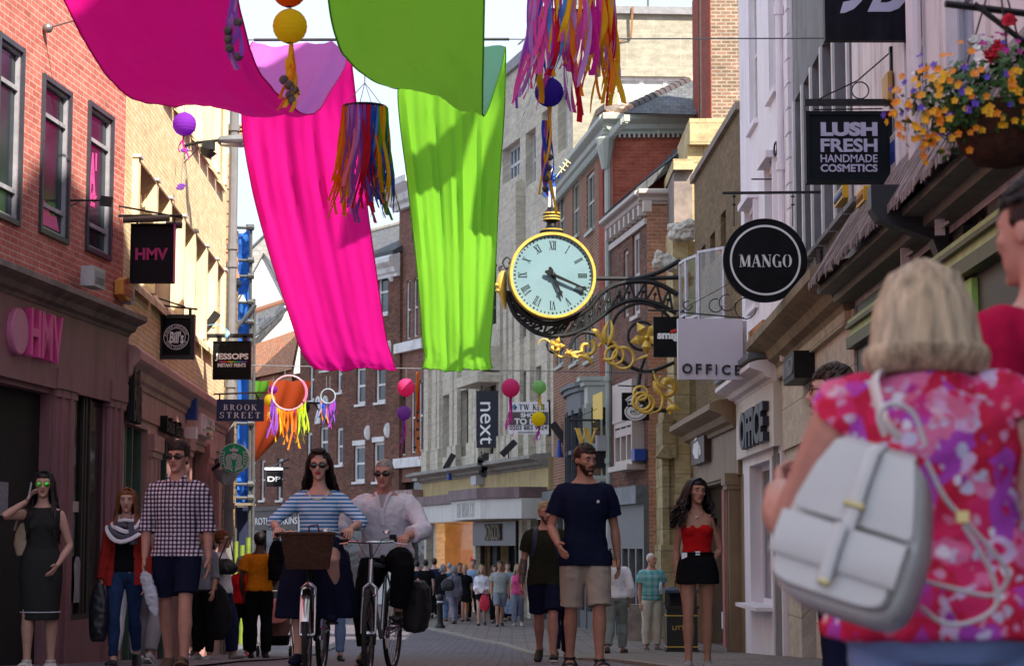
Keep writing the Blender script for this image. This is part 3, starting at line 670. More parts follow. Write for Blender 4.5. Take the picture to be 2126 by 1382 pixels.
F7b=fac(826,79.4,884,76.9);u=F7b.u;BA=bld('arched_window_house','tall narrow brown brick front with slim arched white windows',F7b,1)
wa=[(u(a),u(b),F7b.z(a,c),F7b.z(a,d)) for a,b,c,d in ((842,850,705,583),(857,865,700,578),(872,880,695,574),(832,841,945,800),(853,861,940,795),(869,877,936,790),(853,860,500,420),(868,876,496,416))]
mb=MB();F7b.wall(mb,0,F7b.L,F7b.z(850,1000),F7b.z(850,400),wa,.2,9);mb.build('wall',brick('arch_brick',(.17,.075,.055),(.27,.12,.08),(.2,.15,.12),.23,.08,.01,(.08,.04,.035),.5),BA)
for h in wa:
    o=window(F7b,BA,h,.1,.05,1,2,WHITE,GLASS,.05)
    a,b,c,d=h;r=(b-a)/2;mb=MB()
    for s_ in (-1,1):
        pts=[F7b.P((a+b)/2+s_*r,d,-.03)]+[F7b.P((a+b)/2+s_*r*math.cos(t),d-r*1.2+r*1.2*math.sin(t),-.03) for t in [k*pi/12 for k in range(7)]]
        mb.prism(pts,-F7b.N*.1)
    mb.build('arch_spandrel',plain('dark_brick_trim',(.16,.08,.06),.8),o)
for z_ in (708,948):
    mb=MB();F7b.box(mb,u(826),F7b.L,F7b.z(850,z_+22),F7b.z(850,z_+2),-.02,.22);mb.build('sill_course',WHITE,BA)
cornice(F7b,BA,-.2,F7b.L,F7b.z(850,432),F7b.z(850,366),.9,WHITE,joint=False)
mb=MB();F7b.box(mb,u(850),F7b.L,F7b.z(850,1075),F7b.z(850,1042),-.3,.5);o=mb.build('fascia',CANOPY,BA)
textobj('H',BLACK,o,F7b,F7b.u(875),F7b.z(870,1062),h=.55,wd=.35,n=.5,ext=.05,bold=.05)
mb=MB();F7b.box(mb,0,F7b.L,-1.4,F7b.z(850,1000),-.4,-.2);mb.build('shop_window',GLASSD,BA)
mb=MB();F7b.box(mb,0,F7b.L,F7b.z(850,1042),F7b.z(850,1018),-.3,.55);mb.build('canopy_edge',plain('pink_grey_lead',(.3,.2,.18),.6,.3,3),BA)

# ---- cream stone store
F7=fac(882,77,1145,60.5);u=F7.u;B7=bld('cream_stone_store','tall cream stone store with ribbed pilasters, dark windows and white canopy over the shops',F7,8)
zt=F7.z(1170,59);ur=u(1192);zk=F7.z(1000,970)
W7=[(918,935,950,822),(955,973,948,812),(1003,1034,945,775),(1043,1080,385,312),(1092,1113,388,278),(1126,1146,350,235),(1086,1098,905,772),(1112,1128,905,762),(918,935,720,600),(955,973,715,590),(1086,1098,700,590),(1112,1128,690,575),(1008,1032,680,560),(1160,1180,318,195)]
w7=[(u(a),u(b),F7.z(a,c),F7.z(a,d)) for a,b,c,d in W7]
mb=MB();F7.wall(mb,0,ur,zk,zt,w7,.35,12);o7=mb.build('wall',CREAM,B7)
STF=plain('bronze_frame',(.07,.065,.05),.5,.2)
for i,h in enumerate(w7):window(F7,B7,h,.3,.09,5 if i == 3 else 2,2 if i in (3,4,5,13) else 3,PALE if i in (3,4,5,13) else STF,GLASSB if i in (3,4,5,13) else GLASSD,.07)
for px,w_,y1 in ((886,.7,560),(903,.5,560),(912,.35,560),(941,.5,560),(949,.5,560),(978,.5,560),(988,.5,560),(996,.35,560),(1040,.45,555),(1050,.4,480),(1062,.4,470),(1074,.35,470),(1081,.35,470),(1103,.4,440),(1131,.35,470),(1137,.3,470)):
    mb=MB();F7.box(mb,u(px),u(px)+w_,zk,F7.z(px,y1),-.01,.10+(px%3)*.03);F7.box(mb,u(px)-.08,u(px)+w_+.08,zk,zk+.9,-.01,.17+(px%3)*.03);mb.build('pilaster',CREAM,B7)
for x0,x1,y0,y1,n_ in ((1050,1085,560,395,.12),(1078,1090,560,385,.3),(1105,1160,560,400,.18)):
    mb=MB();F7.box(mb,u(x0),u(x1),F7.z(x0,y0),F7.z(x0,y1),-.01,n_);mb.build('relief_panel',CREAM,B7)
mb=MB();F7.box(mb,0,ur,zt,zt+.35,-.3,.12);mb.build('parapet_coping',plain('lead_coping',(.24,.24,.25),.6,.2),B7)
mb=MB();F7.box(mb,u(1020),u(1047),F7.z(1030,775),F7.z(1030,725),.0,.7);F7.box(mb,u(998),u(1047),F7.z(1030,798),F7.z(1030,778),0,.9);o=mb.build('balcony',CREAM,B7)
mb=MB()
for k in range(8):q=F7.P(u(1020)+k*.24,F7.z(1030,725),.65);mb.tube([q,q+V((0,0,.75))],.02,5)
for z_ in (.05,.4,.75):mb.tube([F7.P(u(1020),F7.z(1030,725)+z_,.65),F7.P(u(1047),F7.z(1030,725)+z_,.65)],.025,5)
mb.build('railing',IRON,o)
cornice(F7,B7,-.2,u(1145),F7.z(1000,988),F7.z(1000,962),.7,plain('grey_stone_ledge',(.27,.26,.23),.85,.25,3,.1))
mb=MB();F7.box(mb,-.1,u(1145),F7.z(1000,1030),zk,-.4,.1);mb.build('frieze',plain('ochre_stone',(.52,.4,.19),.8,.15,2,dirt=(.36,.28,.16),streak=True),B7)
zc_,zd_,ze_=F7.z(1000,1025),F7.z(1000,1045),F7.z(1000,1082)
pl=[(u(894),0),(u(896),.9),(u(985),.9),(u(1030),1.15),(u(1046),1.75),(u(1112),1.75),(u(1143),.9),(u(1143),0)]
mb=MB();mb.prism([F7.P(a,ze_,n) for a,n in pl],V((0,0,zd_-ze_)));o=mb.build('canopy',CANOPY,B7)
vs='THE WHITE CO';textobj(vs,plain('ghost_letters',(.42,.42,.4),.6),o,F7,u(1078),(zd_+ze_)/2,h=.45,wd=u(1098)-u(1058),n=1.75,ext=.015)
mb=MB();mb.prism([F7.P(a,zd_+.01,n*1.04+.04) for a,n in pl],V((0,0,zc_-zd_)));mb.build('canopy_lead_edge',plain('purple_lead',(.15,.1,.105),.6,.35,2),B7)
# shops under the canopy
zf_=-1.4
mb=MB();F7.box(mb,0,u(1145),zf_,ze_,-4,-3.9);F7.box(mb,u(885),u(890),zf_,ze_,-3.9,-.35);F7.box(mb,u(986),u(990),zf_,ze_,-3.9,-.35);F7.box(mb,u(885),u(990),ze_,ze_+.1,-3.9,-.3);mb.build('back_wall',plain('tan_boarding',(.42,.27,.13),.8,.2,3),B7)
for p in (884,903,985,1080,1098,1140):mb=MB();F7.box(mb,u(p),u(p)+.35,zf_,ze_,-.3,.05);mb.build('shop_pier',CREAM,B7)
panel(F7,B7,u(1098)+.35,u(1140),zf_,ze_,-.2,GLASSD,'shop_window');panel(F7,B7,u(884)+.35,u(903),zf_,ze_,-.2,GLASSB,'shop_window')
mb=MB();F7.box(mb,u(985)+.35,u(1080),F7.z(1030,1132),F7.z(1030,1083),-.2,.15);o=mb.build('shop_fascia',plain('black_fascia',(.012,.01,.012),.35),B7)
textobj('MONSOON',plain('bronze_letters',(.16,.12,.07),.5),o,F7,u(1034),F7.z(1034,1104),h=.55,wd=u(1049)-u(1018),n=.15,ext=.06,bold=.02)
mb=MB()
for p in (990,1008,1022,1046,1062,1078):F7.box(mb,u(p),u(p)+.14,zf_,F7.z(1030,1132),-.25,-.12)
F7.box(mb,u(1010),u(1022),zf_,F7.z(1030,1132),-.24,-.2);mb.build('door_frame',DARKIN,B7)
panel(F7,B7,u(1046),u(1078),zf_,F7.z(1030,1132),-.23,GLASSD,'door_glass')
mb=MB();F7.box(mb,u(903)+.35,u(985),zf_,ze_,-.32,-.3);o=mb.build('shop_window',None,B7)
gm,t_,b_=nodes('clear_shop_glass');tr=t_.nodes.new('ShaderNodeBsdfTransparent');gl=t_.nodes.new('ShaderNodeBsdfGlossy');gl.inputs['Roughness'].default_value=.03;mx=t_.nodes.new('ShaderNodeMixShader');mx.inputs[0].default_value=.06
lnk(t_,tr.outputs[0],mx.inputs[1]);lnk(t_,gl.outputs[0],mx.inputs[2]);lnk(t_,mx.outputs[0],t_.nodes['Material Output'].inputs[0]);o.data.materials.clear();o.data.materials.append(gm)
st=thing('string_lights','row of glowing bulbs strung across the lit shop interior','string lights',F7.P(u(950),F7.z(950,1113),-1.5))
mb=MB();mb.tube([F7.P(u(920),F7.z(950,1111),-1.5),F7.P(u(990),F7.z(950,1111),-1.5)],.012,5);mb.build('cable',BLACK,st)
for k in range(13):
    mb=MB();mb.ell(F7.P(u(922)+k*(u(988)-u(922))/12,F7.z(950,1114+(k%3)),-1.5),.055,0,8,6);mb.build('bulb',emit('warm_bulb',(1,.55,.18),14),st,True)
ld=bpy.data.lights.new('shop_glow','POINT');ld.energy=160;ld.color=(1,.6,.28);ld.shadow_soft_size=.3;lo=bpy.data.objects.new('shop_glow',ld);COL.objects.link(lo);lo.location=F7.P(u(945),F7.z(945,1110),-1.8)
# bright end wall of the store above the lower roofs
cp=F7.P(ur,0);FE=Fr(V((cp.x,cp.y,0)),V((1,.06,0)));u=FE.u
we=[(u(1288),u(1440),FE.z(1300,236),FE.z(1300,158))]
mb=MB();FE.wall(mb,0,7.5,6,zt+.2,we,.25,9);mb.build('end_wall',brick('pale_stone_blocks',(.29,.27,.21),(.33,.31,.24),(.42,.38,.3),1.6,1.0,.012,(.5,.46,.38),.4,wall_bump=.1),B7)
window(FE,B7,we[0],.2,.1,3,1,plain('white_alu',(.75,.75,.77),.4),pane('pale_blind_glass',(.4,.4,.38),.15),.12)
mb=MB();FE.box(mb,-.1,7.6,zt+.2,zt+.42,-.3,.15);mb.build('roof_edge',plain('lead_coping',(.24,.24,.25),.6,.2),B7)
mb=MB()
for px in (1210,1358,1480):q=FE.P(u(px),zt+.4,-.6);mb.tube([q,q+V((0,0,1.2))],.03,6)
mb.tube([FE.P(u(1190),zt+1.15,-.6),FE.P(u(1520),zt+1.15,-.6)],.03,6)
for px in (1060,1110,1160):q=F7.P(F7.u(px),zt+.3,-.6);mb.tube([q,q+V((0,0,1.1))],.03,6)
mb.tube([F7.P(F7.u(1040),zt+1.3,-.6),F7.P(ur,zt+1.3,-.6)],.03,6);mb.build('roof_rail',SCP,B7)
mb=MB();q=FE.P(u(1315),FE.z(1315,80),.1);mb.bar(q,q+V((.05,-.1,.9)),.06);mb.bar(q,q+V((-.9,.1,-.3)),.03);mb.build('aerial_bracket',plain('rust',(.3,.14,.06),.8),B7)

# ---- tall brown brick Georgian house
F6=fac(1149,59.9,1276,49.5);u=F6.u;B6=bld('georgian_house','tall brown brick house with white sash windows, grey cornice and two bay windows',F6,5)
zc1=F6.z(1274,232);zc0=zc1-.55;um=u(1246)
W6=[(1160,1173,520,400),(1190,1204,497,383),(1220,1236,485,364),(1156,1170,763,640),(1186,1201,758,630),(1216,1233,752,610)]
w6=[(u(a),u(b),F6.z(a,c),F6.z(a,d)) for a,b,c,d in W6];wr=[(u(a),u(b),F6.z(a,c),F6.z(a,d)) for a,b,c,d in ((1254,1263,455,330),(1256,1264,700,560))]
zs6=F6.z(1200,1012)
mb=MB();F6.wall(mb,0,um,zs6,zc0,w6,.12,9);mb.build('wall',BRN2,B6)
mb=MB();F6.wall(mb,um,F6.L,zs6,zc0,wr,.12,9);mb.build('painted_wall',REDP,B6)
LTW=plain('pale_green_paint',(.38,.41,.36),.5,.06,4)
for h in w6+wr:window(F6,B6,h,.1,.1,2,2,LTW,GLASS,.045,sill=LTW)
cornice(F6,B6,-.1,F6.L+.2,zc0,zc1,.36,LTW)
mb=MB()
for k in range(56):F6.box(mb,.1+k*.23,.2+k*.23,zc0-.16,zc0-.002,0,.14)
mb.build('dentils',LTW,B6)
# set-back parapet behind, side wall towards the viewer, slate roof and chimney
FP=fac(1149,63.2,1262,57.5);mb=MB();FP.wall(mb,-.5,FP.L,10,FP.z(1200,270),[],.1,.6);mb.build('back_parapet',BRN2,B6);mb=MB();FP.box(mb,-.5,FP.L,FP.z(1200,270),FP.z(1200,270)+.18,-.65,.05);mb.build('parapet_coping',LEDGE,B6)
cr=F6.P(F6.L,0);FG=Fr(V((cr.x,cr.y,0)),V((1,-.03,0)))
mb=MB();FG.wall(mb,0,2.5,4,zc0,[],.1,7);mb.build('side_wall',brick('bright_red_brick',(.36,.085,.05),(.43,.12,.075),(.38,.16,.11),.23,.085,.008,(.2,.05,.035),.5),B6)
cornice(FG,B6,-.25,2.5,zc0,zc1,.36,LTW)
mb=MB()
for k in range(20):FG.box(mb,.02+k*.12,.08+k*.12,zc0-.1,zc0-.002,0,.14)
mb.build('dentils',LTW,B6)
a,b,c=at(1286,234,49.2),at(1446,238,48),at(1446,160,54);d=at(1330,200,60)
mb=MB();mb.add([a,b,c],[(0,1,2)],0,[[(0,0),(3,0),(3,3)]]);mb.add([a,c,V((c.x-1.5,58,c.z)),V((a.x-.3,57,a.z))],[(0,1,2,3)],0,[[(0,0),(3,3),(0,6),(-2,3)]]);mb.build('roof',SLATE,B6)
mb=MB()
for i in range(15):
    p=a.lerp(c,i/15);q=a.lerp(c,(i+.95)/15);mb.tube([p,q],[.13,.11],8,1 if i<2 or i>12 else 0)
mb.build('hip_tiles',[plain('dark_hip',(.075,.055,.055),.6,.3),plain('pale_hip',(.5,.32,.22),.8)],B6)
mb=MB();mb.tube([F6.P(F6.L+.1,zc0-.1,.15),F6.P(F6.L+.1,-1.2,.15)],.08,8);mb.lathe(F6.P(F6.L+.1,zc0-.9,.2),[(.1,0),(.2,.5),(.24,.75),(.2,.8)],10)
for z_ in (9,7,5,3,1):mb.tube([F6.P(F6.L+.1,z_,.15),F6.P(F6.L+.1,z_+.12,.15)],.11,8)
mb.build('drainpipe',LTW,B6)
def bay(F,par,u0,u1,z0,z1,proj,mat,glass,round_=False,name='bay_window'):
    k=7 if round_ else 3;pts=[]
    if round_:pts=[(u0+(u1-u0)*(.5-.5*math.cos(pi*i/k)),proj*math.sin(pi*i/k)**.7) for i in range(k+1)]
    else:q=(u1-u0)*.22;pts=[(u0,0),(u0+q,proj),(u1-q,proj),(u1,0)]
    H=z1-z0;mb=MB()
    def slab(za,zb,e,m=0):mb.prism([F.P(a+(a-(u0+u1)/2)*e*.4,za,n*(1+e)+e*.3) for a,n in pts],V((0,0,zb-za)),m)
    slab(z0-.12,z0,.12);slab(z0-.5,z0-.12,0);slab(z1-.5,z1-.06,.03);slab(z1-.06,z1+.06,.14);slab(z1+.06,z1+.16,.24)
    for a,n in pts:mb.box(F.P(a,(z0+z1-.5)/2,n),(.13,.13,H-.5))
    for (a,n),(b,n2) in zip(pts,pts[1:]):
        for z_ in (z0+.06,z0+(H-.5)*.45,z1-.55):mb.bar(F.P(a,z_,n),F.P(b,z_,n2),.08,.1)
        if not round_:mb.bar(F.P((a+b)/2,z0,(n+n2)/2),F.P((a+b)/2,z1-.5,(n+n2)/2),.05)
    o=mb.build(name,mat,par);g=MB()
    for (a,n),(b,n2) in zip(pts,pts[1:]):g.add([F.P(a,z0,n*.96-.01),F.P(b,z0,n2*.96-.01),F.P(b,z1-.5,n2*.96-.01),F.P(a,z1-.5,n*.96-.01)],[(0,1,2,3)])
    g.build('pane',glass,o);return o
F6b=Fr(F6.P(0,0,.45),F6.U);ub=F6b.u;bay(F6,B6,ub(1167),ub(1214),F6b.z(1188,1010),F6b.z(1188,815),.5,plain('slate_blue_paint',(.045,.05,.062),.45,.2,4),GLASS,True)
o=bay(F6,B6,ub(1226),min(ub(1279),F6.L-.02),F6b.z(1255,992),F6b.z(1255,785),.6,LTW,GLASS)
mb=MB();F6.box(mb,ub(1243),ub(1263),F6b.z(1255,872),F6b.z(1255,815),.573,.585);mb.build('roller_blind',plain('yellow_blind',(.78,.55,.12),.7,.05),o)
mb=MB();F6.box(mb,0,F6.L,zs6-.55,zs6,-.4,.35);mb.build('shop_cornice',plain('grey_shop_paint',(.12,.12,.125),.5,.15),B6)
mb=MB();F6.box(mb,0,F6.L,-1.4,zs6-.55,-.3,-.02);mb.build('shop_window',GLASSD,B6)
mb=MB()
for k in range(9):F6.box(mb,k*F6.L/8.2,k*F6.L/8.2+.18,-1.4,zs6-.55,-.02,.1)
F6.box(mb,0,F6.L,-1.4,-.7,-.02,.06);mb.build('shop_post',plain('grey_shop_paint',(.12,.12,.125),.5,.15),B6)

# ---- small brick house with cream cornice
F5=fac(1271,49.2,1347,45);u=F5.u;B5=bld('small_brick_house','narrow brown brick house with bracketed cream cornice beside the church stonework',F5,2)
zc=F5.z(1330,430)
W5=[(1316,1331,658,487),(1297,1307,660,520),(1300,1338,970,880),(1318,1334,790,770)]
w5=[(u(a),u(b),F5.z(a,c),F5.z(a,d)) for a,b,c,d in W5[:3]];zs5=F5.z(1310,1012)
mb=MB();F5.wall(mb,0,F5.L,zs5,zc,w5,.12,5);mb.build('wall',BRN,B5)
PKW=plain('pinkish_white_paint',(.50,.42,.38),.5,.06,4)
window(F5,B5,w5[0],.1,.13,2,2,PKW,GLASSB,.05,sill=PKW);window(F5,B5,w5[1],.1,.1,1,2,PKW,GLASS,.05)
o=window(F5,B5,w5[2],.02,.12,3,1,PKW,GLASS,.12,low=[.75],deep=.3)
mb=MB();ua,ub=w5[2][0],w5[2][1];F5.box(mb,ua-.1,ub+.1,w5[2][2]-.12,w5[2][2],-.02,.42);F5.box(mb,ua-.1,ub+.1,w5[2][3],w5[2][3]+.9,-.02,.3);mb.build('window_box_frame',PKW,o)
mb=MB()
for i in range(6):
    z_=w5[2][2]+.55+i*.05;mb.prism([F5.P(ub-.75,z_-.2,.02),F5.P(ub-.2,z_+.45,.02),F5.P(ub-.2,z_+.5,.02),F5.P(ub-.75,z_-.15,.02)],F5.N*.01,i)
mb.build('rainbow_flag',[plain('flag%d'%i,c,.6,.05) for i,c in enumerate(((.4,.03,.4),(.05,.2,.6),(.05,.4,.1),(.7,.6,.05),(.7,.3,.03),(.6,.04,.04)))],o)
cornice(F5,B5,0,F5.L+.1,zc-.05,zc+.3,.3,PKW)
mb=MB()
for k in range(9):F5.box(mb,.2+k*.55,.36+k*.55,zc-.3,zc-.05,0,.18)
F5.box(mb,0,F5.L,zc-.5,zc-.36,0,.06);mb.build('cornice_bracket',PKW,B5)
cr=F5.P(F5.L,0);FH=Fr(V((cr.x,cr.y,0)),V((1,0,0)))
mb=MB();FH.wall(mb,0,.85,-1.3,zc,[],.1,4);mb.build('side_wall',brick('orange_brick',(.42,.16,.09),(.52,.22,.12),(.4,.32,.24),.23,.085,.012,(.25,.12,.08),.5),B5)
cornice(FH,B5,-.2,.8,zc-.05,zc+.3,.3,PKW,joint=False)
mb=MB();p,q=F5.P(-.2,zc+.34,.25),F5.P(F5.L,zc+.34,.25);r,s_=at(1432,300,46.2),at(1432,285,50.5);mb.add([p,q,r,s_],[(0,1,2,3)],0,[[(0,0),(5,0),(5,3),(0,3)]]);mb.prism([x-V((0,0,.03)) for x in (p,q,r,s_)],V((0,0,-.2)));o=mb.build('roof',SLATE,B5)
mb=MB();k=16;p2,s2=at(1281,448,49.2),at(1434,284,49.2)
for i in range(k):a=p2.lerp(s2,i/k);b=p2.lerp(s2,(i+1)/k);mb.prism([a+V((-.0,0,-.2)),a+V((0,0,.16)),b+V((0,0,.16-(b.z-a.z))),b+V((0,0,-.2))],V((0,-.03,0)))
mb.build('stepped_flashing',LEAD,o)
mb=MB();F5.box(mb,0,F5.L,zs5-.4,zs5,-.3,.3);mb.build('shop_cornice',LEAD,B5)
mb=MB();F5.box(mb,0,F5.L,-1.4,zs5-.4,-.3,0);mb.build('shop_window',GLASSD,B5)
SGP=plain('grey_shop_paint',(.12,.12,.125),.5,.15);mb=MB();F5.box(mb,0,F5.L,zs5-1.4,zs5-.4,0,.12)
for k in range(6):F5.box(mb,k*F5.L/5.2,k*F5.L/5.2+.16,-1.4,zs5-1.4,0,.12)
mb.build('shopfront',SGP,B5)
mb=MB();q=at(1318,1140,43.5);mb.box((q.x,43.9,gz(44)+.35),(.32,.5,.7));mb.box((q.x,43.9,gz(44)+.75),(.26,.42,.12));mb.build('stone_plinth',LEDGE,B5)

# ---- church stonework
STONE=brick('yellow_church_stone',(.50,.39,.2),(.58,.46,.26),(.3,.24,.14),.7,.42,.01,(.16,.12,.08),.5,.85)
BC=thing('church_pier','weathered yellow stone church buttress carrying the clock bracket','church',gat(1420,43))
def axbox(mb,px0,px1,y0,y1,d,dep,m=0):
    a,b=at(px0,y1,d),at(px1,y1,d);z1=at(px0,y0,d).z;z0=a.z
    f=Fr(V((a.x,d,0)),V((1,0,0)));f.wall(mb,0,b.x-a.x,z0,z1,[],.1,dep,m)
mb=MB();axbox(mb,1437,1530,300,1352,43.2,3);axbox(mb,1404,1437,462,1352,43.0,3);mb.build('wall',STONE,BC)
mb=MB();axbox(mb,1432,1535,246,300,43,3.2);axbox(mb,1400,1438,340,462,43.1,2.5,1);axbox(mb,1398,1440,330,352,42.9,2.7);mb.build('pier_cap',[STONE,LEDGE],BC)
mb=MB()
for (x0,x1,y0,y1,d_) in ((1376,1405,870,950,42.9),(1378,1392,950,1345,43),(1382,1404,850,1345,43.1),(1374,1402,1130,1345,42.8)):axbox(mb,x0,x1,y0,y1,d_,2)
mb.prism([at(1362,948,42.7),at(1395,952,42.7),at(1384,925,42.7),at(1376,930,42.7)],V((0,.6,0)));mb.build('buttress',brick('blackened_stone',(.36,.27,.14),(.5,.4,.22),(.2,.16,.1),.6,.45,.012,(.05,.04,.035),.8,.9),BC)
CARV=plain('carved_white_stone',(.62,.6,.55),.8,.2,9,.6,dirt=(.25,.2,.1))
mb=MB()
for (px,py,r1,r2,r3) in ((1416,478,.24,.2,.15),(1425,492,.2,.2,.1),(1405,490,.2,.15,.12),(1398,472,.15,.12,.08),(1430,470,.18,.2,.18),(1372,540,.1,.1,.2),(1366,530,.09,.1,.11),(1382,548,.12,.1,.14),(1392,556,.14,.1,.1),(1360,548,.08,.08,.1),(1386,535,.07,.08,.12),(1396,545,.08,.08,.14)):
    mb.ell(at(px,py,42.75),(r1,r2,r3),0,10,7)
CARVED=mb
# ---- old buff brick house + its brown shopfront
F4=fac(1447,42.2,1545,34.9);u=F4.u;B4=bld('buff_brick_house','dull buff brick wall with slit windows above a brown timber shopfront',F4,3)
zt4=F4.z(1500,285);w4=[(u(a),u(b),F4.z(a,c),F4.z(a,d)) for a,b,c,d in ((1479,1490,545,485),(1502,1513,520,440),(1461,1469,560,510))]
zc4=F4.z(1480,880)
mb=MB();F4.wall(mb,0,F4.L-.02,zc4-.2,zt4,w4,.2,6);mb.build('wall',OLD,B4)
for h in w4:window(F4,B4,h,.15,.05,1,2,plain('brown_frame',(.1,.05,.03),.6),GLASS)
mb=MB();F4.box(mb,-.1,F4.L,zt4,zt4+.14,-.5,.08);mb.build('parapet_coping',LEDGE,B4)
TIMB=plain('brown_shop_timber',(.24,.16,.095),.55,.15,2,.03,dirt=(.13,.09,.06),streak=True)
cornice(F4,B4,-.15,F4.L-.3,zc4-.3,zc4+.22,.55,TIMB,joint=False)
zb4=F4.z(1480,1000)
mb=MB();F4.box(mb,-.1,F4.L-.3,zb4,zc4-.3,-.5,.06);o=mb.build('fascia',TIMB,B4)
mb=MB();F4.box(mb,u(1456),u(1484),F4.z(1470,962),F4.z(1470,872),.06,.2);s4=mb.build('fascia_sign',plain('dark_brown_panel',(.05,.03,.025),.4),o)
mb=MB();q=lambda px,py:F4.P(u(px),F4.z(1470,py),.2)
for pts in ([(1461,935),(1466,950),(1473,952),(1477,930),(1472,915),(1463,918)],[(1464,915),(1470,912),(1471,900),(1466,902)],[(1471,950),(1478,945),(1478,935),(1474,930)]):mb.prism([q(*p) for p in pts],F4.N*.02,0)
mb.prism([q(1468,900),q(1471,898),q(1470,885),(q(1468,886))],F4.N*.02,1);mb.build('emblem',[OFFW,plain('emblem_pink',(.6,.05,.1),.5)],s4)
op=[(.35,F4.L-.9,-1,zb4-.05)]
mb=MB();F4.wall(mb,-.05,F4.L-.05,-1.4,zb4,op,.3,5);mb.build('shopfront',TIMB,B4)
panel(F4,B4,op[0][0],op[0][1],op[0][2],op[0][3],-.2,GLASSD,'shop_window')
pil(F4,B4,F4.L-1.0,F4.L-.55,-1.4,zb4,.2,TIMB);pil(F4,B4,-.1,.3,-1.4,zb4,.2,TIMB)
mb=MB();F4.box(mb,u(1487),u(1492),-1,F4.z(1490,1015),-.19,-.1);mb.build('red_door_frame',plain('red_frame',(.3,.03,.03),.5),B4)
for px,py,c in ((1499,1240,(.25,.2,.3)),(1498,1330,(.5,.55,.5)),(1478,1290,(.55,.55,.55)),(1478,990,(.35,.36,.4)),(1494,990,(.3,.31,.36))):
    mb=MB();z_=F4.z(px,py);F4.box(mb,u(px)-.15,u(px)+.2,z_-.12,z_+.2,-.19,-.18);mb.build('window_sticker',plain('sticker%d%d'%(px,py),c,.6,.3,30),B4)
# chimney
B4c=thing('chimney_stack','tall broad brick chimney beside the white house','chimney',at(1492,250,46))
ca,cb=at(1478,248,45),at(1547,248,45);f=Fr(V((ca.x,45,0)),V((1,0,0)));zc_=ca.z
mb=MB();f.wall(mb,0,cb.x-ca.x,zc_-1.2,14.5,[],.1,4.4);mb.build('stack',CHIM,B4c)
mb=MB();fl=Fr(V((ca.x-.001,49.4,0)),V((0,-1,0)));fl.box(mb,-.02,1.6,zc_-1,14.5,0,.02);fl.box(mb,2.3,4.42,zc_-1,14.5,0,.02);mb.build('side_facing',REDP,B4c)
mb=MB();f.box(mb,-.06,cb.x-ca.x+.06,zc_-.3,zc_+.0,-4.5,.08);mb.build('brick_band',CHIM,B4c)

# ---- white house and its shopfront
F3r=fac(1545,34.9,1655,28.4);u=F3r.u;BW=bld('white_house','tall pinkish white painted house with sash windows over a white shopfront',F3r,3)
WP=plain('pinkish_white_wall',(.80,.73,.80),.7,.05,2,.05,dirt=(.66,.58,.64),streak=True)
W3=[(1566,1583,258,-60),(1608,1626,190,-120),(1562,1580,640,440),(1606,1622,560,352),(1562,1580,760,690)]
w3=[(u(a),u(b),F3r.z(a,c),F3r.z(a,d)) for a,b,c,d in W3];zs3=F3r.z(1580,790)
mb=MB();F3r.wall(mb,0,F3r.L,zs3,11.2,w3,.16,8);mb.build('wall',WP,BW)
for h in w3:window(F3r,BW,h,.14,.08,2,2,WHITE,GLASSB,.04,sill=WP)
mb=MB()
for k in range(26):F3r.box(mb,F3r.L-(.42 if k%2 else .28),F3r.L-.01,zs3+k*.36,zs3+k*.36+.33,-.01,.05)
mb.build('quoins',WP,BW)
for h in w3[2:4]:
    mb=MB();F3r.box(mb,h[0]-.12,h[1]+.12,h[3]+.1,h[3]+.2,0,.18);F3r.box(mb,h[0]-.09,h[0]-.002,h[2],h[3]+.1,0,.08);F3r.box(mb,h[1]+.002,h[1]+.09,h[2],h[3]+.1,0,.08);mb.build('window_hood',WP,BW)
mb=MB();pts=[F3r.P(u(1640)+.04*math.sin(k*1.7),10-k*.5,.05) for k in range(14)];mb.tube(pts,.018,5)
q=F3r.P(u(1628),F3r.z(1628,295),.06);mb.tube([q+F3r.U*(.17*math.cos(t))+V((0,0,.1*math.sin(t*1.0))) for t in [k*.6 for k in range(12)]],.015,5);mb.build('cable',BLACK,BW)
mb=MB();mb.tube([F3r.P(u(1645),10.5,.1),F3r.P(u(1645),zs3,.1)],.055,8)
for z_ in (8.7,6.4,5,3.9):mb.tube([F3r.P(u(1645),z_,.1),F3r.P(u(1645),z_+.12,.1)],.075,8)
mb.build('drainpipe',WP,BW)
UO=u(1622);zo=F3r.z(1570,805);zb3=F3r.z(1580,940)
cornice(F3r,BW,-.35,UO,zo-.12,zo+.22,.45,WP,joint=False)
mb=MB();F3r.box(mb,-.3,UO,zo+.22,zo+.3,-.1,.47);mb.build('lead_flashing',LEAD,BW)
mb=MB();F3r.box(mb,-.25,UO,zb3,zo-.12,-.4,.1);o=mb.build('fascia',plain('cream_white_fascia',(.62,.54,.5),.5,.04,3),BW)
textobj('OFFICE',plain('navy_letters',(.015,.017,.035),.4),o,F3r,u(1585),F3r.z(1585,885),h=.62,wd=u(1612)-u(1560),n=.1,ext=.1,bold=.045)
os_=[(u(1556),u(1598),.05,zb3-.15),(u(1603),UO-.12,-1,zb3-.1)]
mb=MB();F3r.wall(mb,-.2,UO,-1.4,zb3,os_,.35,5);mb.build('shopfront',WP,BW)
o=window(F3r,BW,os_[0],.25,.09,2,1,WP,GLASS,.1,name='shop_window');o=window(F3r,BW,os_[1],.3,.07,1,1,WP,GLASSD,.1,low=[.3],name='shop_door')
RS=plain('red_sale_letters',(.5,.05,.08),.5)
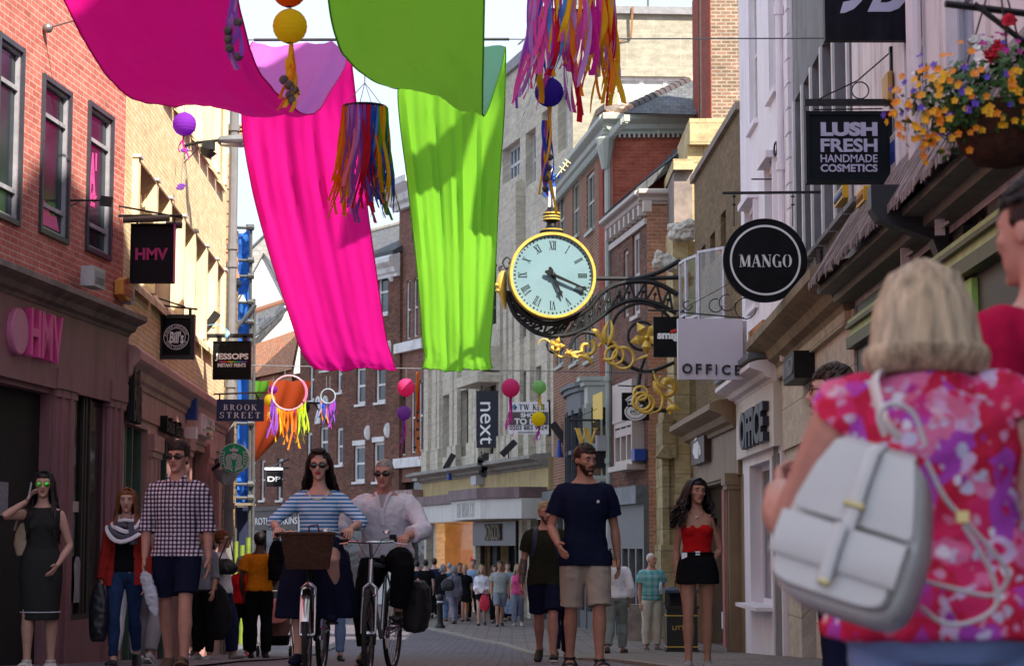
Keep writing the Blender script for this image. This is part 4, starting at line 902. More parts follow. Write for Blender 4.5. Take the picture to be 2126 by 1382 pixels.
for py,s_ in ((1108,'sale'),(1150,'sale')):
    mb=MB();F3r.box(mb,u(1580),u(1592),F3r.z(1586,py+18),F3r.z(1586,py-18),-.235,-.23);q=mb.build('window_poster',plain('poster_pale',(.5,.46,.48),.6),BW);textobj(s_,RS,q,F3r,u(1586),F3r.z(1586,py),wd=(u(1592)-u(1580))*.7,n=-.229,ext=.004,bold=.02)
mb=MB();F3r.box(mb,u(1556)-.1,u(1600),0,.06,-.1,.25);mb.build('stall_sill',WP,BW)

# ---- grey concrete building + stone shopfront
F1r=fac(1622,30.8,1782,22.5);u=F1r.u;BG=bld('grey_concrete_building','grey concrete building with tall narrow windows between pale fins above a stone shopfront',F1r,5)
GC=plain('grey_concrete',(.20,.20,.22),.85,.15,2.5,.1,dirt=(.1,.1,.1),streak=True);FINW=plain('pale_fin',(.66,.64,.68),.7,.12,3,.05)
zg0,zg1=F1r.z(1721,489),F1r.z(1700,110);zcm=F1r.z(1700,650);ug0=u(1651);ug1=F1r.L+.35
FX=[1660,1678,1697,1719,1745,1776,1800]
w1=[(u(a)+.12,u(b)-.02,zg0,zg1) for a,b in zip(FX,FX[1:])]
mb=MB();F1r.wall(mb,ug0,ug1,zcm,11.8,w1,.25,8);mb.build('wall',GC,BG)
DG=pane('grey_blue_glass',(.045,.055,.075),.12)
for (a,b),h in zip(zip(FX,FX[1:]),w1):
    o=window(F1r,BG,h,.22,.04,1,3,FINW,DG,.04);mb=MB();F1r.box(mb,h[0]-.02,h[1]+.02,zg0-.06,zg0,-.2,.1);mb.build('sill',GC,o)
for p in FX:mb=MB();F1r.box(mb,u(p),u(p)+.11,zg0,zg1,-.2,.03);mb.build('concrete_fin',FINW,BG)
mb=MB();mb.tube([F1r.P(u(1719),zg0-.1,.06),F1r.P(u(1719),zcm+.2,.06)],.045,8);mb.build('drainpipe',plain('brown_pipe',(.06,.04,.05),.5),BG)
MST=brick('buff_stone_panels',(.60,.52,.45),(.65,.57,.49),(.3,.25,.2),1.0,3.0,.01,(.36,.29,.22),.5,.7,wall_bump=.05)
cornice(F1r,BG,-.15,F1r.L,zcm-.35,zcm+.25,.5,plain('stained_cove',(.26,.2,.14),.85,.2,4,.1,dirt=(.13,.11,.07)))
zbm=F1r.z(1700,905)
mb=MB();F1r.box(mb,.0,F1r.L+.2,zbm,zcm-.35,-.4,.05);o=mb.build('fascia',MST,BG)
FWm=brick('pale_dado_stone',(.5,.42,.34),(.55,.46,.37),(.3,.26,.2),.5,.5,.012,(.4,.33,.26),.4,wall_bump=.05);mb=MB();F1r.box(mb,-.05,F1r.L,zcm-.5,zcm-.351,-.02,.12);mb.build('dentil_course',FWm,BG)
mb=MB();F1r.box(mb,u(1679),u(1704),F1r.z(1692,790),F1r.z(1692,733),.05,.32);s1=mb.build('fascia_sign',BLACK,BG)
serifobj('MANGO',plain('dull_silver_letters',(.3,.3,.33),.4),s1,F1r,u(1691.5),F1r.z(1692,762),h=.22,wd=(u(1704)-u(1679))*.86,n=.32,ext=.02)
om=[(u(1660),u(1690),-.9,zbm-.05),(u(1704),u(1755),-.9,zbm-.05)]
mb=MB();F1r.wall(mb,.0,F1r.L+.2,-1.4,zbm,om,.3,5);mb.build('shopfront',MST,BG)
for h in om:window(F1r,BG,h,.25,.1,2,1,GREYF,GLASSD,.08,name='shop_window')
pil(F1r,BG,.0,.42,-1.4,zcm-.4,.1,plain('grey_stone_pilaster',(.28,.27,.27),.7,.1,2),cap=False)
textobj('MNG',plain('dark_letters',(.02,.02,.02),.4),BG,F1r,u(1672),F1r.z(1672,905),h=.5,wd=.8,n=.02,ext=.02,name='window_lettering')

# ---- nearest building on the right: white upper wall, pent roof, brackets, tinted glazing
F0=fac(1784,22.3,2250,13.0);u=F0.u;B0=bld('gabled_tea_shop','near shop with peeling white wall, ragged pent roof, dark brackets and tinted upper glazing',F0,4)
PEEL=plain('peeling_white_paint',(.76,.70,.74),.75,.06,2,.1,dirt=(.34,.26,.23),streak=True)
F0n=Fr(F0.P(0,0,.5),F0.U);ze=F0n.z(1887,400);zi=F0.z(1942,401)
mb=MB();F0.wall(mb,0,27,ze-.2,12.2,[(u(1895),u(1935),F0.z(1900,400),F0.z(1900,-200)),(u(1985),u(2045),F0.z(2000,200),F0.z(2000,-300))],.2,8);mb.build('wall',PEEL,B0)
for a_,b_ in ((1895,1935),(1985,2045)):window(F0,B0,(u(a_),u(b_),F0.z(a_+5,400 if a_<1900 else 200),F0.z(a_+5,-250)),.15,.08,1,2,plain('pale_blue_board',(.42,.44,.52),.6,.05),pane('bluish_pane',(.2,.22,.3),.2),.05)
mb=MB();mb.tube([F0.P(u(1940),9.5,.1),F0.P(u(1940),ze,.1)],.07,10);mb.build('drainpipe',PEEL,B0)
mb=MB();r=random.Random(3)
for k in range(268):                                           # ragged shingles of the pent roof
    a=-.2+k*.075;d_=.5+r.uniform(-.02,.03);t=r.uniform(.0,.03)
    q=[F0.P(a,ze+.85,.02),F0.P(a+.07,ze+.85,.02),F0.P(a+.07,ze+.05+r.uniform(-.015,.02),d_),F0.P(a,ze+.05+r.uniform(-.015,.02),d_)]
    mb.prism(q,V((0,0,-.05-t)))
mb.build('pent_roof',plain('grey_brown_shingle',(.26,.21,.21),.9,.35,8,.3,dirt=(.12,.09,.08)),B0)
mb=MB();F0.box(mb,-.2,27,ze-.05,ze+.02,0,.4);F0.box(mb,-.2,27,ze-.14,ze-.05,0,.22);mb.build('eaves_moulding',plain('eaves_grey',(.16,.17,.15),.6,.2),B0)
BKM=plain('blue_black_paint',(.02,.02,.028),.45,.2)
F0m=Fr(F0.P(0,0,.5),F0.U)
for px,yt_,yb_,pr_,w_ in ((1850,380,545,.66,.22),):
    ub=F0m.u(px);z1_,z0_=F0m.z(px,yt_),F0m.z(px,yb_);mb=MB();hh=z1_-z0_
    prof=[(0,z0_),(.08,z0_+.03),(.14,z0_+hh*.3),(pr_-.06,z0_+hh*.55),(pr_,z0_+hh*.7),(pr_,z1_),(0,z1_)]
    mb.prism([F0.P(ub,z_,n) for n,z_ in prof],F0.U*w_);mb.build('bracket',BKM,B0)
zt0=zi;zm0=F0.z(2016,494)
ho=[(u(1895),u(1990),zm0+.0,zt0),(u(2012),u(2064),zm0,zt0),(u(2090),u(2200),zm0,zt0)]
mb=MB();F0.wall(mb,0,27,1.9,ze-.2,ho,.2,7);mb.build('upper_shopfront',BKM,B0)
TG=pane('pale_tinted_glass',(.3,.38,.36),.12)
for h in ho:window(F0,B0,h,.12,.05,3,1,plain('dark_mullion',(.03,.035,.035),.4),TG,.06)
mb=MB();F0.box(mb,0,27,zm0-.06,zm0,-.02,.1);F0.box(mb,0,27,zm0-.2,zm0-.1,-.02,.08);mb.build('green_moulding',plain('pale_green_trim',(.42,.6,.25),.5,.15),B0)
mb=MB();F0.box(mb,0,27,zm0-.1,zm0-.06,-.02,.13);F0.box(mb,0,27,zm0-.32,zm0-.2,-.02,.12);mb.build('dark_moulding',plain('olive_trim',(.1,.11,.06),.5),B0)
mb=MB();F0.box(mb,u(2024),u(2040),2.1,zm0-.35,-.02,.05);F0.box(mb,u(1990),u(2022),zm0-.75,zm0-.35,-.02,.04,1);mb.build('green_post',[plain('lime_post',(.3,.6,.12),.5),plain('orange_wood',(.45,.2,.07),.5)],B0)
for px,y0,y1 in ((1925,470,560),(2003,365,480)):
    mb=MB();F0.box(mb,u(px),u(px)+.03,F0.z(px,y1),F0.z(px,y0),.12,.2);c=F0.P(u(px)+.02,F0.z(px,(y0+y1)/2),.35)
    for k in (.15,.4,.65,.9):q=F0.P(u(px)+.03,F0.z(px,y1)+(F0.z(px,y0)-F0.z(px,y1))*k,.15);mb.tube([q,q+F0.U*.25],.015,5)
    mb.build('blade_sign',plain('white_blade',(.6,.6,.62),.4),B0)
mb=MB();F0.wall(mb,0,27,-1.2,1.9,[(1,3.2,-.3,1.6),(3.8,6.5,-.3,1.6)],.3,7);mb.build('shopfront',BKM,B0)
panel(F0,B0,1,3.2,-.3,1.6,-.2,GLASSD,'shop_window');panel(F0,B0,3.8,6.5,-.3,1.6,-.2,GLASSD,'shop_window')
# unseen upper storeys added overhead, roofline shaped to shade the street and the wall opposite
mb=MB();ud=lambda d:22.3-d
mb.prism([F0.P(ud(d),z_,-.1) for d,z_ in ((22.2,12.2),(22.2,12.6),(14.8,12.8),(14.6,16.45),(12.6,16.5),(10.7,17.3),(9.3,17.5),(8.5,17.8),(8.1,17.85),(7.5,17.75),(6.6,17.3),(4.2,16.2),(4.0,12.2))],-F0.N*6);mb.build('shade_storeys',PEEL,B0)
for k in range(6):
    window(F0,B0,(ud(20)+k*3.2,ud(20)+k*3.2+1.2,13,15),-.02,.1,2,2,WHITE,GLASS,sill=WHITE)
# ============================================================ HANGINGS over the street
def linept(P0,P1,px):                     # point of a straight wire seen at photo column px
    lo,hi=0.,1.
    f=lambda t:(lambda q:CX+q.x*FPX/(q.y*math.cos(PITCH)+(q.z-CAMZ)*math.sin(PITCH)))(P0.lerp(P1,t))
    for _ in range(40):
        m_=(lo+hi)/2
        if f(m_)<px:lo=m_
        else:hi=m_
    return P0.lerp(P1,lo)
MW0,MW1=at(258,84,23.0),at(1745,80,24.2)
LW0,LW1=at(460,757,33.2),at(1480,777,39.6)
def wire(name,label,a,b,sag=.05,r=.009,group='wires strung across the street',ring=True):
    mb=MB();n=16;pts=[a.lerp(b,i/n)-V((0,0,sag*4*(i/n)*(1-i/n))) for i in range(n+1)]
    mb.tube(pts,r,5)
    if ring:mb.ell(a,.05);mb.ell(b,.05)
    return tag(mb.build(name,WIREM),label,'wire',group)
wire('hanging_wire','upper steel wire over the street carrying the tops of both long banners',MW0,MW1,.0)
wire('hanging_wire','lower steel wire over the street that holds both banner bottoms and small lanterns',LW0,LW1,.0)
w1a=F1.P(F1.u(66),F1.z(66,41),.05)
wire('hanging_wire','near steel wire ringed to the red brick wall, rising behind the pink banner',w1a,V((3.8,16.2,7.4)),.0)
wire('hanging_wire','topmost wire above the view that carries the near ends of both banners',V((-5.75,9.2,6.9)),V((3.5,9.2,6.9)),.0)
def cloth_strip(name,rows,mat,label,cat='banner',group=None,nx=40,sub=9,fold=None,solid=0):
    R_=[(at(a,b,c),at(d,e,f)) for a,b,c,d,e,f in rows]
    def cr(p0,p1,p2,p3,t):return .5*((2*p1)+(p2-p0)*t+(2*p0-5*p1+4*p2-p3)*t*t+(3*p1-p0-3*p2+p3)*t**3)
    pts=[]
    for i in range(len(R_)-1):
        q=[R_[max(i-1,0)],R_[i],R_[i+1],R_[min(i+2,len(R_)-1)]]
        for k in range(sub):
            t=k/sub;pts.append((cr(*[x[0] for x in q],t),cr(*[x[1] for x in q],t),i+t))
    pts.append((R_[-1][0],R_[-1][1],len(R_)-1))
    vs=[];n=len(pts)
    for j,(l,r,T) in enumerate(pts):
        a=pts[max(j-1,0)];b=pts[min(j+1,n-1)]
        dv=((b[0]+b[1])-(a[0]+a[1])).normalized();nn=(r-l).cross(dv).normalized()
        for i in range(nx+1):
            s=i/nx;o=fold(s,T) if fold else 0
            vs.append(l.lerp(r,s)+nn*o)
    mb=MB();mb.add(vs,[(j*(nx+1)+i,j*(nx+1)+i+1,(j+1)*(nx+1)+i+1,(j+1)*(nx+1)+i) for j in range(n-1) for i in range(nx)])
    o=mb.build(name,mat,None,True);tag(o,label,cat,group)
    if nx>30:                                # rolled hems along both long edges and the free end
        e=[vs[j*(nx+1)] for j in range(n)],[vs[j*(nx+1)+nx] for j in range(n)],vs[-(nx+1):]
        for q in e:mb=MB();mb.tube(q,.007,5);mb.build('hem',mat,o,True)
    return o
def fold_p(s,T):
    h=max(0,min(1,(T-8.9)/2.2))*(1-.6*max(0,min(1,(T-11.3)/.7)))
    a=.035*math.sin(s*29+.5*math.sin(T*1.3))+.022*math.sin(s*53+T*.4)+.05*math.sin(s*11+1)
    near=(1-h)*(.03*math.sin(s*7+T*1.1)+.04*math.exp(-((s-.82)/.06)**2)-.05*math.exp(-((s-.93)/.03)**2)*max(0,1-abs(T-3.5)/4))
    return h*a+near+.03*noise.noise(V((s*6,T*1.2,3)))+.012*noise.noise(V((s*19+T,T*4.5-s*6,5)))
wl,wr_=linept(MW0,MW1,527),linept(MW0,MW1,726);dl,dr=wl.y,wr_.y
bl,br=linept(LW0,LW1,645),linept(LW0,LW1,818)
PB=cloth('pink_cloth',(.74,.005,.19),.42,back=(.62,.16,.62,0),col2=(.85,.01,.3))
cloth_strip('long_banner',[
    (-60,-1480,9.2,470,-1480,9.2),(20,-560,10.9,480,-560,10.9),(100,-90,12.8,484,-90,12.8),(168,65,14,512,70,14),(222,148,15,546,152,15),
    (285,203,16,590,205,16),(375,222,17.3,648,244,17.3),(450,205,19.6,690,192,19.3),(498,138,21.8,716,140,21.8),
    (527,93,dl,726,105,dr),(502,232,dl+1.1,742,232,dr+1.1),(518,370,dl+3,757,375,dr+3),(556,520,dl+5.6,775,520,dr+5.6),(603,665,bl.y-2.2,800,690,br.y-2.2),
    (628,735,bl.y-.6,815,745,br.y-.5),(655,768,bl.y,822,766,br.y)],PB,'long hot pink cloth banner sagging over the street and hanging to the lower wire',group='long cloth banners over the street',fold=fold_p)
def fold_g(s,T):
    h=max(0,min(1,(T-8.9)/2.2))*(1-.5*max(0,min(1,(T-11.3)/.7)))
    return h*(.03*math.sin(s*33+.4*math.sin(T))+.02*math.sin(s*61+T*.3)+.045*math.sin(s*13))+(1-h)*.03*math.sin(s*6+T)+.03*noise.noise(V((s*5,T,9)))+.012*noise.noise(V((s*17-T,T*4.2+s*5,7)))
gl_,gr_=linept(MW0,MW1,850),linept(MW0,MW1,1050)
cl_,cr2=linept(LW0,LW1,876),linept(LW0,LW1,1022)
GB=cloth('green_cloth',(.16,.52,.03),.42,back=(.20,.55,.32,0),col2=(.3,.75,.05))
cloth_strip('long_banner',[
    (560,-1480,9.2,1030,-1480,9.2),(630,-560,10.9,1014,-560,10.9),(672,-90,12.8,1007,-90,12.8),(692,60,14,1004,70,14),(726,122,15,1003,135,15),
    (775,160,16,1003,195,16),(830,182,17.3,1006,237,17.3),(835,160,19.6,1026,190,19.3),(840,125,21.8,1042,140,21.8),
    (845,106,gl_.y,1050,107,gr_.y),(826,195,gl_.y+1.1,1047,230,gr_.y+1.1),(846,380,gl_.y+3.2,1037,390,gr_.y+3.2),(866,560,gl_.y+7,1029,560,gr_.y+7),(876,700,cl_.y-1.8,1022,690,cr2.y-1.8),
    (882,745,cl_.y-.5,1019,745,cr2.y-.5),(876,767,cl_.y,1024,768,cr2.y)],GB,'long lime green cloth banner sagging over the street beside the pink one',group='long cloth banners over the street',fold=fold_g)
for a_,b_,lab in ((527,728,'dark bar across the top fold of the pink banner'),(845,1057,'dark bar across the top fold of the green banner')):
    mb=MB();mb.tube([linept(MW0,MW1,a_),linept(MW0,MW1,b_)],.018,8);tag(mb.build('banner_bar',IRON),lab,'banner bar','banner bars')
OB=cloth('orange_cloth',(.2,.024,.003),.2,col2=(.25,.03,.003));G2=cloth('far_green_cloth',(.07,.22,.015),.3)
cloth_strip('cloth_drape',[(560,790,57,648,790,58),(550,832,56,632,836,58),(530,872,55,604,880,57.5),(522,915,54,574,916,57),(520,950,53.5,532,958,56.5)],OB,'burnt orange cloth drape sagging near the dream catcher hoop','cloth drape','cloth drapes further down the street',20,6,lambda s,T:.04*math.sin(s*15))
cloth_strip('cloth_drape',[(520,791,58,566,791,60),(521,815,57,556,810,60),(519,832,56,536,826,60)],G2,'small green cloth drape behind the hanging street sign','cloth drape','cloth drapes further down the street',14,6,lambda s,T:.03*math.sin(s*15))
# ---- ribbons
RIBC=dict(pink=(.75,.10,.42),magenta=(.62,.02,.33),violet=(.30,.10,.60),lilac=(.55,.30,.72),red=(.60,.01,.03),yellow=(.85,.50,.02),orange=(.85,.25,.02),blue=(.02,.08,.5),sky=(.1,.3,.75),green=(.1,.42,.02),rose=(.85,.25,.45),lime=(.45,.65,.03))
RIB={k:cloth('ribbon_'+k,v,.35) for k,v in RIBC.items()}
def ribbon_mesh(p,L,w_,rnd,sway=.12,drift=V((0,0,0)),n=14):
    mb=MB();vs=[];ph=rnd.uniform(0,6);tw=rnd.uniform(-2,2);a0=rnd.uniform(-.7,.7)
    for i in range(n+1):
        t=i/n;q=p+V((0,0,-L*t))+drift*t*t+V((math.sin(ph+t*4),math.cos(ph*1.3+t*3.3),0))*(sway*t*.5)
        a=a0+tw*t+.5*math.sin(t*9+ph);d=V((math.cos(a),math.sin(a),.15*math.sin(t*7+ph)))*(w_/2)
        vs+=[q-d,q+d]
    mb.add(vs,[(2*i,2*i+1,2*i+3,2*i+2) for i in range(n)]);return mb
def hoop_mobile(label,px,py,rpx,d,cols,n,L0,L1,w_,up,seed,tilt=.0,cat='ribbon mobile',drift=V((0,0,0)),arc=(0,2*pi),vertical=False,hoopm=None,jit=.5):
    c=at(px,py,d);r=rpx/FPX*d;t=thing('ribbon_mobile',label,cat,c,0,'hanging ribbon mobiles');rnd=random.Random(seed)
    pt=(lambda a:c+V((r*math.cos(a),0,r*math.sin(a)))) if vertical else (lambda a:c+V((r*math.cos(a),r*math.sin(a),tilt*r*math.cos(a))))
    mb=MB();mb.tube([pt(2*pi*k/40) for k in range(40)],.014 if not vertical else .016,6,closed=True,up=(0,.3,1) if not vertical else (0,1,0));mb.build('hoop',hoopm or BLACK,t,True)
    mb=MB();top=c+V((0,0,up))
    if vertical:
        for a in (pi*.42,pi*.58):mb.tube([pt(a),pt(a)+V((0,0,up-r))],.008,4)
    else:
        for k in range(4):mb.tube([pt(k*pi/2+.4),top],.004,4)
        mb.tube([top,top+V((0,0,.6))],.005,4)
    mb.build('cord',WIREM,t)
    for k in range(n):
        a=arc[0]+(arc[1]-arc[0])*(k+rnd.uniform(-jit,jit))/n
        f=(a-arc[0])/(arc[1]-arc[0]);cs=cols(math.cos(a),math.sin(a),rnd)
        p=pt(a);L=rnd.uniform(L0,L1)
        ribbon_mesh(p,L,w_*rnd.uniform(.6,1.3),rnd,.16*L,drift+V((math.cos(a),math.sin(a),0))*.06*L).build('ribbon',RIB[cs],t,True)
    return t
def c1(cx,sy,r):
    k=cx+r.uniform(-.25,.25)
    if k<-.75:return r.choice(['orange','yellow','orange'])
    if k<-.5:return r.choice(['rose','violet','lilac'])
    if k<-.1:return r.choice(['violet','lilac','violet','pink'])
    if k<.35:return r.choice(['red','red','red','magenta'])
    if k<.75:return r.choice(['blue','blue','sky','red','orange'])
    return r.choice(['green','green','blue','yellow'])
hoop_mobile('round ribbon mobile in rainbow order hanging between the pink and green banners',757,224,46,22,c1,96,.84,1.24,.036,.28,5)
def c2(cx,sy,r):
    k=cx+r.uniform(-.3,.3)
    if k<-.75:return r.choice(['lilac','pink','violet','pink'])
    if k<-.5:return r.choice(['red','pink','magenta','blue'])
    if k<-.25:return r.choice(['yellow','blue','sky','yellow'])
    if k<.0:return r.choice(['red','violet','orange','yellow','pink'])
    if k<.55:return r.choice(['pink','pink','magenta','lilac','orange'])
    return r.choice(['yellow','yellow','orange','red','lilac'])
hoop_mobile('large ribbon mobile with pink, yellow and blue streamers at the top of the view',1186,0,88,17,c2,98,.45,1.0,.042,.4,11,drift=V((-.03,0,0)))
rnd=random.Random(4)
t=hoop_mobile('dream catcher hoop with orange and pink ribbons under the low wire',600,815,36,37,lambda a,b,r:('violet' if a<-.7 else 'yellow' if a<-.45 else 'orange' if a<0 else 'orange' if r.random()<.4 else 'magenta' if a<.5 else 'lime') ,34,.35,.75,.035,.43,8,arc=(pi*1.05,pi*1.95),vertical=True,hoopm=plain('pink_wrapped_hoop',(.75,.35,.42),.7,.5,40))
for k in range(14):mb=MB();a=-.5+k*.09;mb.ell(at(600,815,37)+V((.318*math.cos(a),-.02,.318*math.sin(a))),(.03,.025,.03),0,6,5);mb.build('fabric_rose',RIB['rose'],t)
hoop_mobile('small pale hoop with blue and purple ribbons in front of the white house number',681,822,15,50,lambda a,b,r:r.choice(['blue','violet','sky','magenta','violet','orange']),20,.3,.65,.04,.5,9,arc=(pi*1.0,pi*2.0),vertical=True,hoopm=plain('grey_hoop',(.3,.35,.4),.6))
def lantern(label,px,py,r,d,col,strand=0,tail=None,tl=.5,seed=1,name='paper_lantern',tail_n=6):
    c=at(px,py,d);R_=r/FPX*d;t=thing(name,label,'paper lantern',c-V((0,0,R_)),0,'paper lanterns');mat=cloth('paper_'+label.split()[0]+label.split()[1],col,.62)
    mb=MB();n=22*3;pr=[]
    for i in range(n+1):
        a=-pi/2*.94+pi*.94*i/n;k=1-.022*abs(math.sin(a*11)) ;pr.append((R_*math.cos(a)*k,R_*math.sin(a)))
    mb.lathe(c,pr,28);mb.build('shade',mat,t,True)
    mb=MB();mb.lathe(c+V((0,0,R_*.93)),[(R_*.2,0),(R_*.2,R_*.07),(R_*.16,R_*.07)],14);mb.lathe(c-V((0,0,R_*1.0)),[(R_*.2,0),(R_*.2,R_*.07)],14);mb.build('ring',BLACK,t)
    if strand:mb=MB();mb.tube([c+V((0,0,R_)),c+V((0,0,R_+strand))],.005,4);mb.build('cord',WIREM,t)
    if tail:
        rr=random.Random(seed)
        for k in range(tail_n):ribbon_mesh(c-V((rr.uniform(-.02,.02),rr.uniform(-.02,.02),R_)),tl*rr.uniform(.6,1.1),.022,rr,.12,V((rr.uniform(-.05,.02),0,0))).build('tassel',RIB[rr.choice(tail)],t,True)
    return t
lantern('orange paper lantern at the top edge, above the yellow one',600,-20,37,12.2,(.85,.22,.01),.8)
lantern('yellow paper lantern with orange tassel in front of the pink banner',602,55,37,12.2,(.95,.80,.03),.1,['orange','yellow','orange','yellow'],.4,3)
lantern('purple paper lantern in front of the yellow brick wall',383,258,25,23.5,(.36,.06,.66),1.6,['magenta'],.3,5,tail_n=2)
lantern('blue violet lantern among the large ribbon mobile',1140,192,31,17.4,(.12,.08,.62),1.0,['violet','yellow','blue'],1.0,7)
def onlow(label,px,py,r,col,**k):
    p=linept(LW0,LW1,px);return lantern(label,px,py,r,p.y,col,**k)
onlow('pink paper lantern under the low wire, left of the green banner',843,804,19,(.85,.10,.34),strand=.17)
onlow('lilac paper lantern with pink tassel hanging below a pink one',839,857,15,(.42,.16,.68),strand=.1,tail=['magenta','violet','pink'],tl=.55,seed=2)
onlow('pink paper lantern with long tassel beside the tall black sign',1060,805,19.5,(.85,.14,.45),strand=.14,tail=['pink','orange','magenta','rose'],tl=.75,seed=4)
onlow('pale green paper lantern with yellow tassel below the clock',1120,803,14.5,(.42,.72,.32),strand=.16,tail=['yellow','lime','yellow'],tl=.35,seed=6)
onlow('yellow paper lantern in front of the letting board',1118,869,15,(.80,.72,.02),strand=.3,tail=['red','violet','magenta','orange'],tl=.4,seed=7)
lantern('small purple lantern half behind the dream catcher hoop',567,808,9,46,(.3,.03,.42),.2)
lantern('small yellow lantern half behind the dream catcher hoop',560,830,12,46,(.7,.5,.02),.1,['lime','orange'],.35,8)
def strand(label,px,py,d,L,cols,n,seed,beads=0):
    c=at(px,py,d);t=thing('ribbon_strand',label,'ribbon strand',c,0,'ribbon strands');rr=random.Random(seed)
    for k in range(n):ribbon_mesh(c+V((rr.uniform(-.02,.02),0,0)),L*rr.uniform(.7,1),.03,rr,.1).build('ribbon',RIB[rr.choice(cols)],t,True)
    for k in range(beads):mb=MB();mb.ell(c+V((rr.uniform(-.04,.04),-.02,-L*(.45+.5*k/beads))),.03,0,8,6);mb.build('flower_bead',plain('dried_flower',(.10,.08,.09),.8,.5,30),t,True)
strand('purple and blue ribbon strand with dark beads on the near pink cloth',486,-30,12.6,.55,['violet','lilac','blue','violet'],6,3,5)
strand('long orange ribbon strand beside the arched windows',866,772,linept(LW0,LW1,866).y,1.55,['orange','red','orange'],5,6,5)
strand('yellow ribbon strand with dark beads below the yellow lantern',601,120,12.2,.32,['yellow','orange'],3,9,5)
strand('purple and yellow ribbon strand hanging beside the clock statue',1132,250,17.4,.74,['violet','yellow','yellow','blue'],6,12,4)
# garland of purple petals under the purple lantern
t=thing('flower_garland','string of small purple fabric flowers on the yellow brick wall','garland',at(378,290,26.5));mb=MB();mb.tube([at(383,283,26.5),at(375,395,26.5)],.003,4);mb.build('cord',WIREM,t)
for px,py in ((383,312),(377,385),(374,390)):
    mb=MB()
    for k in range(6):mb.ell(at(px,py,26.5)+V((.03*math.cos(k),.01,.015*math.sin(k))),(.03,.02,.015),0,6,5)
    mb.build('fabric_flower',RIB['violet'],t)

# ============================================================ THE CLOCK
DC=42.0;cc=at(1145,574,DC);RC=90.0/FPX*DC
CK=thing('street_clock','large round street clock with pale blue dial on a black and gold bracket','clock',V((cc.x,DC,cc.z-RC)))
FC=Fr(cc,V((1,.10,0)))
def ring(mb,r0,r1,n0,n1,seg=72):
    vs=[]
    for r_,n_ in ((r0,n0),(r1,n0),(r1,n1),(r0,n1)):vs+=[FC.P(r_*math.cos(2*pi*k/seg),r_*math.sin(2*pi*k/seg),n_) for k in range(seg)]
    fs=[((i*seg+k),i*seg+(k+1)%seg,((i+1)%4)*seg+(k+1)%seg,((i+1)%4)*seg+k) for i in range(4) for k in range(seg)]
    mb.add(vs,fs)
def disc(mb,r_,n_,seg=64):mb.add([FC.P(r_*math.cos(2*pi*k/seg),r_*math.sin(2*pi*k/seg),n_) for k in range(seg)],[tuple(range(seg))])
mb=MB();disc(mb,RC*.965,.2);dial=mb.build('dial',plain('pale_blue_dial',(.18,.285,.315),.25,.04,2,0,dirt=(.145,.25,.275),spec=.5),CK)
mb=MB();ring(mb,RC*.94,RC,.12,.27);ring(mb,RC*.96,RC*1.012,.05,.22);mb.build('bezel',GOLD,CK,True)
mb=MB();ring(mb,RC*.0,RC*1.0,-.3,.1);mb.build('case',BLACK,CK,True)
def numeral(s,ang):
    vs,fs=strokes(s,.16,.05,gap=.1);xs=[p[0] for p in vs];mx=(max(xs)+min(xs))/2;H=RC*.2;W={1:.5,2:.7,3:.95,4:1.2}.get(len(s),1)*.7
    sx=min(H*.62,RC*.26/max(.4,(max(xs)-min(xs))));a=R(ang);ux,uy=math.cos(a),-math.sin(a);rx,ry=math.sin(a),math.cos(a)
    mb=MB();P=[(p[0]-mx)*sx for p in vs];Q=[RC*.70+(p[1]-.5)*H for p in vs]
    mb.add([FC.P(rx*q+ux*p,ry*q+uy*p,.206) for p,q in zip(P,Q)],fs);return mb
for k,s in enumerate(['XII','I','II','III','IIII','V','VI','VII','VIII','IX','X','XI']):numeral(s,k*30).build('numeral',BLACK,dial)
mb=MB()
for k in range(60):
    a=R(6*k);r0,r1=RC*.86,RC*.905;w_=.012 if k%5 else .02;x,y=math.sin(a),math.cos(a)
    mb.add([FC.P(x*r0-y*w_,y*r0+x*w_,.204),FC.P(x*r0+y*w_,y*r0-x*w_,.204),FC.P(x*r1+y*w_,y*r1-x*w_,.204),FC.P(x*r1-y*w_,y*r1+x*w_,.204)],[(0,1,2,3)])
mb.build('minute_marks',BLACK,dial)
def hand(ang,L,n_,w0,w1,blob):
    a=R(ang);x,y=math.sin(a),math.cos(a);P=lambda r_,s_:FC.P(x*r_+y*s_,y*r_-x*s_,n_)
    mb=MB()
    out=[(-.2*RC,-.025),(-.2*RC,.025),(-.12*RC,.045),(0,w0),(L*blob,w1),(L*(blob+.08),w1*2.4),(L*(blob+.16),w1),(L,.006),(L,-.006),(L*(blob+.16),-w1),(L*(blob+.08),-w1*2.4),(L*blob,-w1),(0,-w0),(-.12*RC,-.045)]
    mb.prism([P(*q) for q in out],FC.N*.02);return mb
hand(157,RC*.58,.25,.035,.022,.68).build('hour_hand',BLACK,CK);hand(113,RC*.84,.28,.035,.02,.86).build('minute_hand',BLACK,CK)
mb=MB();mb.ell(FC.P(0,0,.28),(.06,.05,.06));mb.build('hand_boss',BLACK,CK)
def q(px,py,dd=0):return at(px,py,DC+dd)
def smooth(pts,k=5):
    P=[V((a,b,0)) for a,b in pts];out=[]
    for i in range(len(P)-1):
        p0,p1,p2,p3=P[max(i-1,0)],P[i],P[i+1],P[min(i+2,len(P)-1)]
        for j in range(k):t=j/k;out.append(.5*((2*p1)+(p2-p0)*t+(2*p0-5*p1+4*p2-p3)*t*t+(3*p1-p0-3*p2+p3)*t**3))
    out.append(P[-1]);return [(p.x,p.y) for p in out]
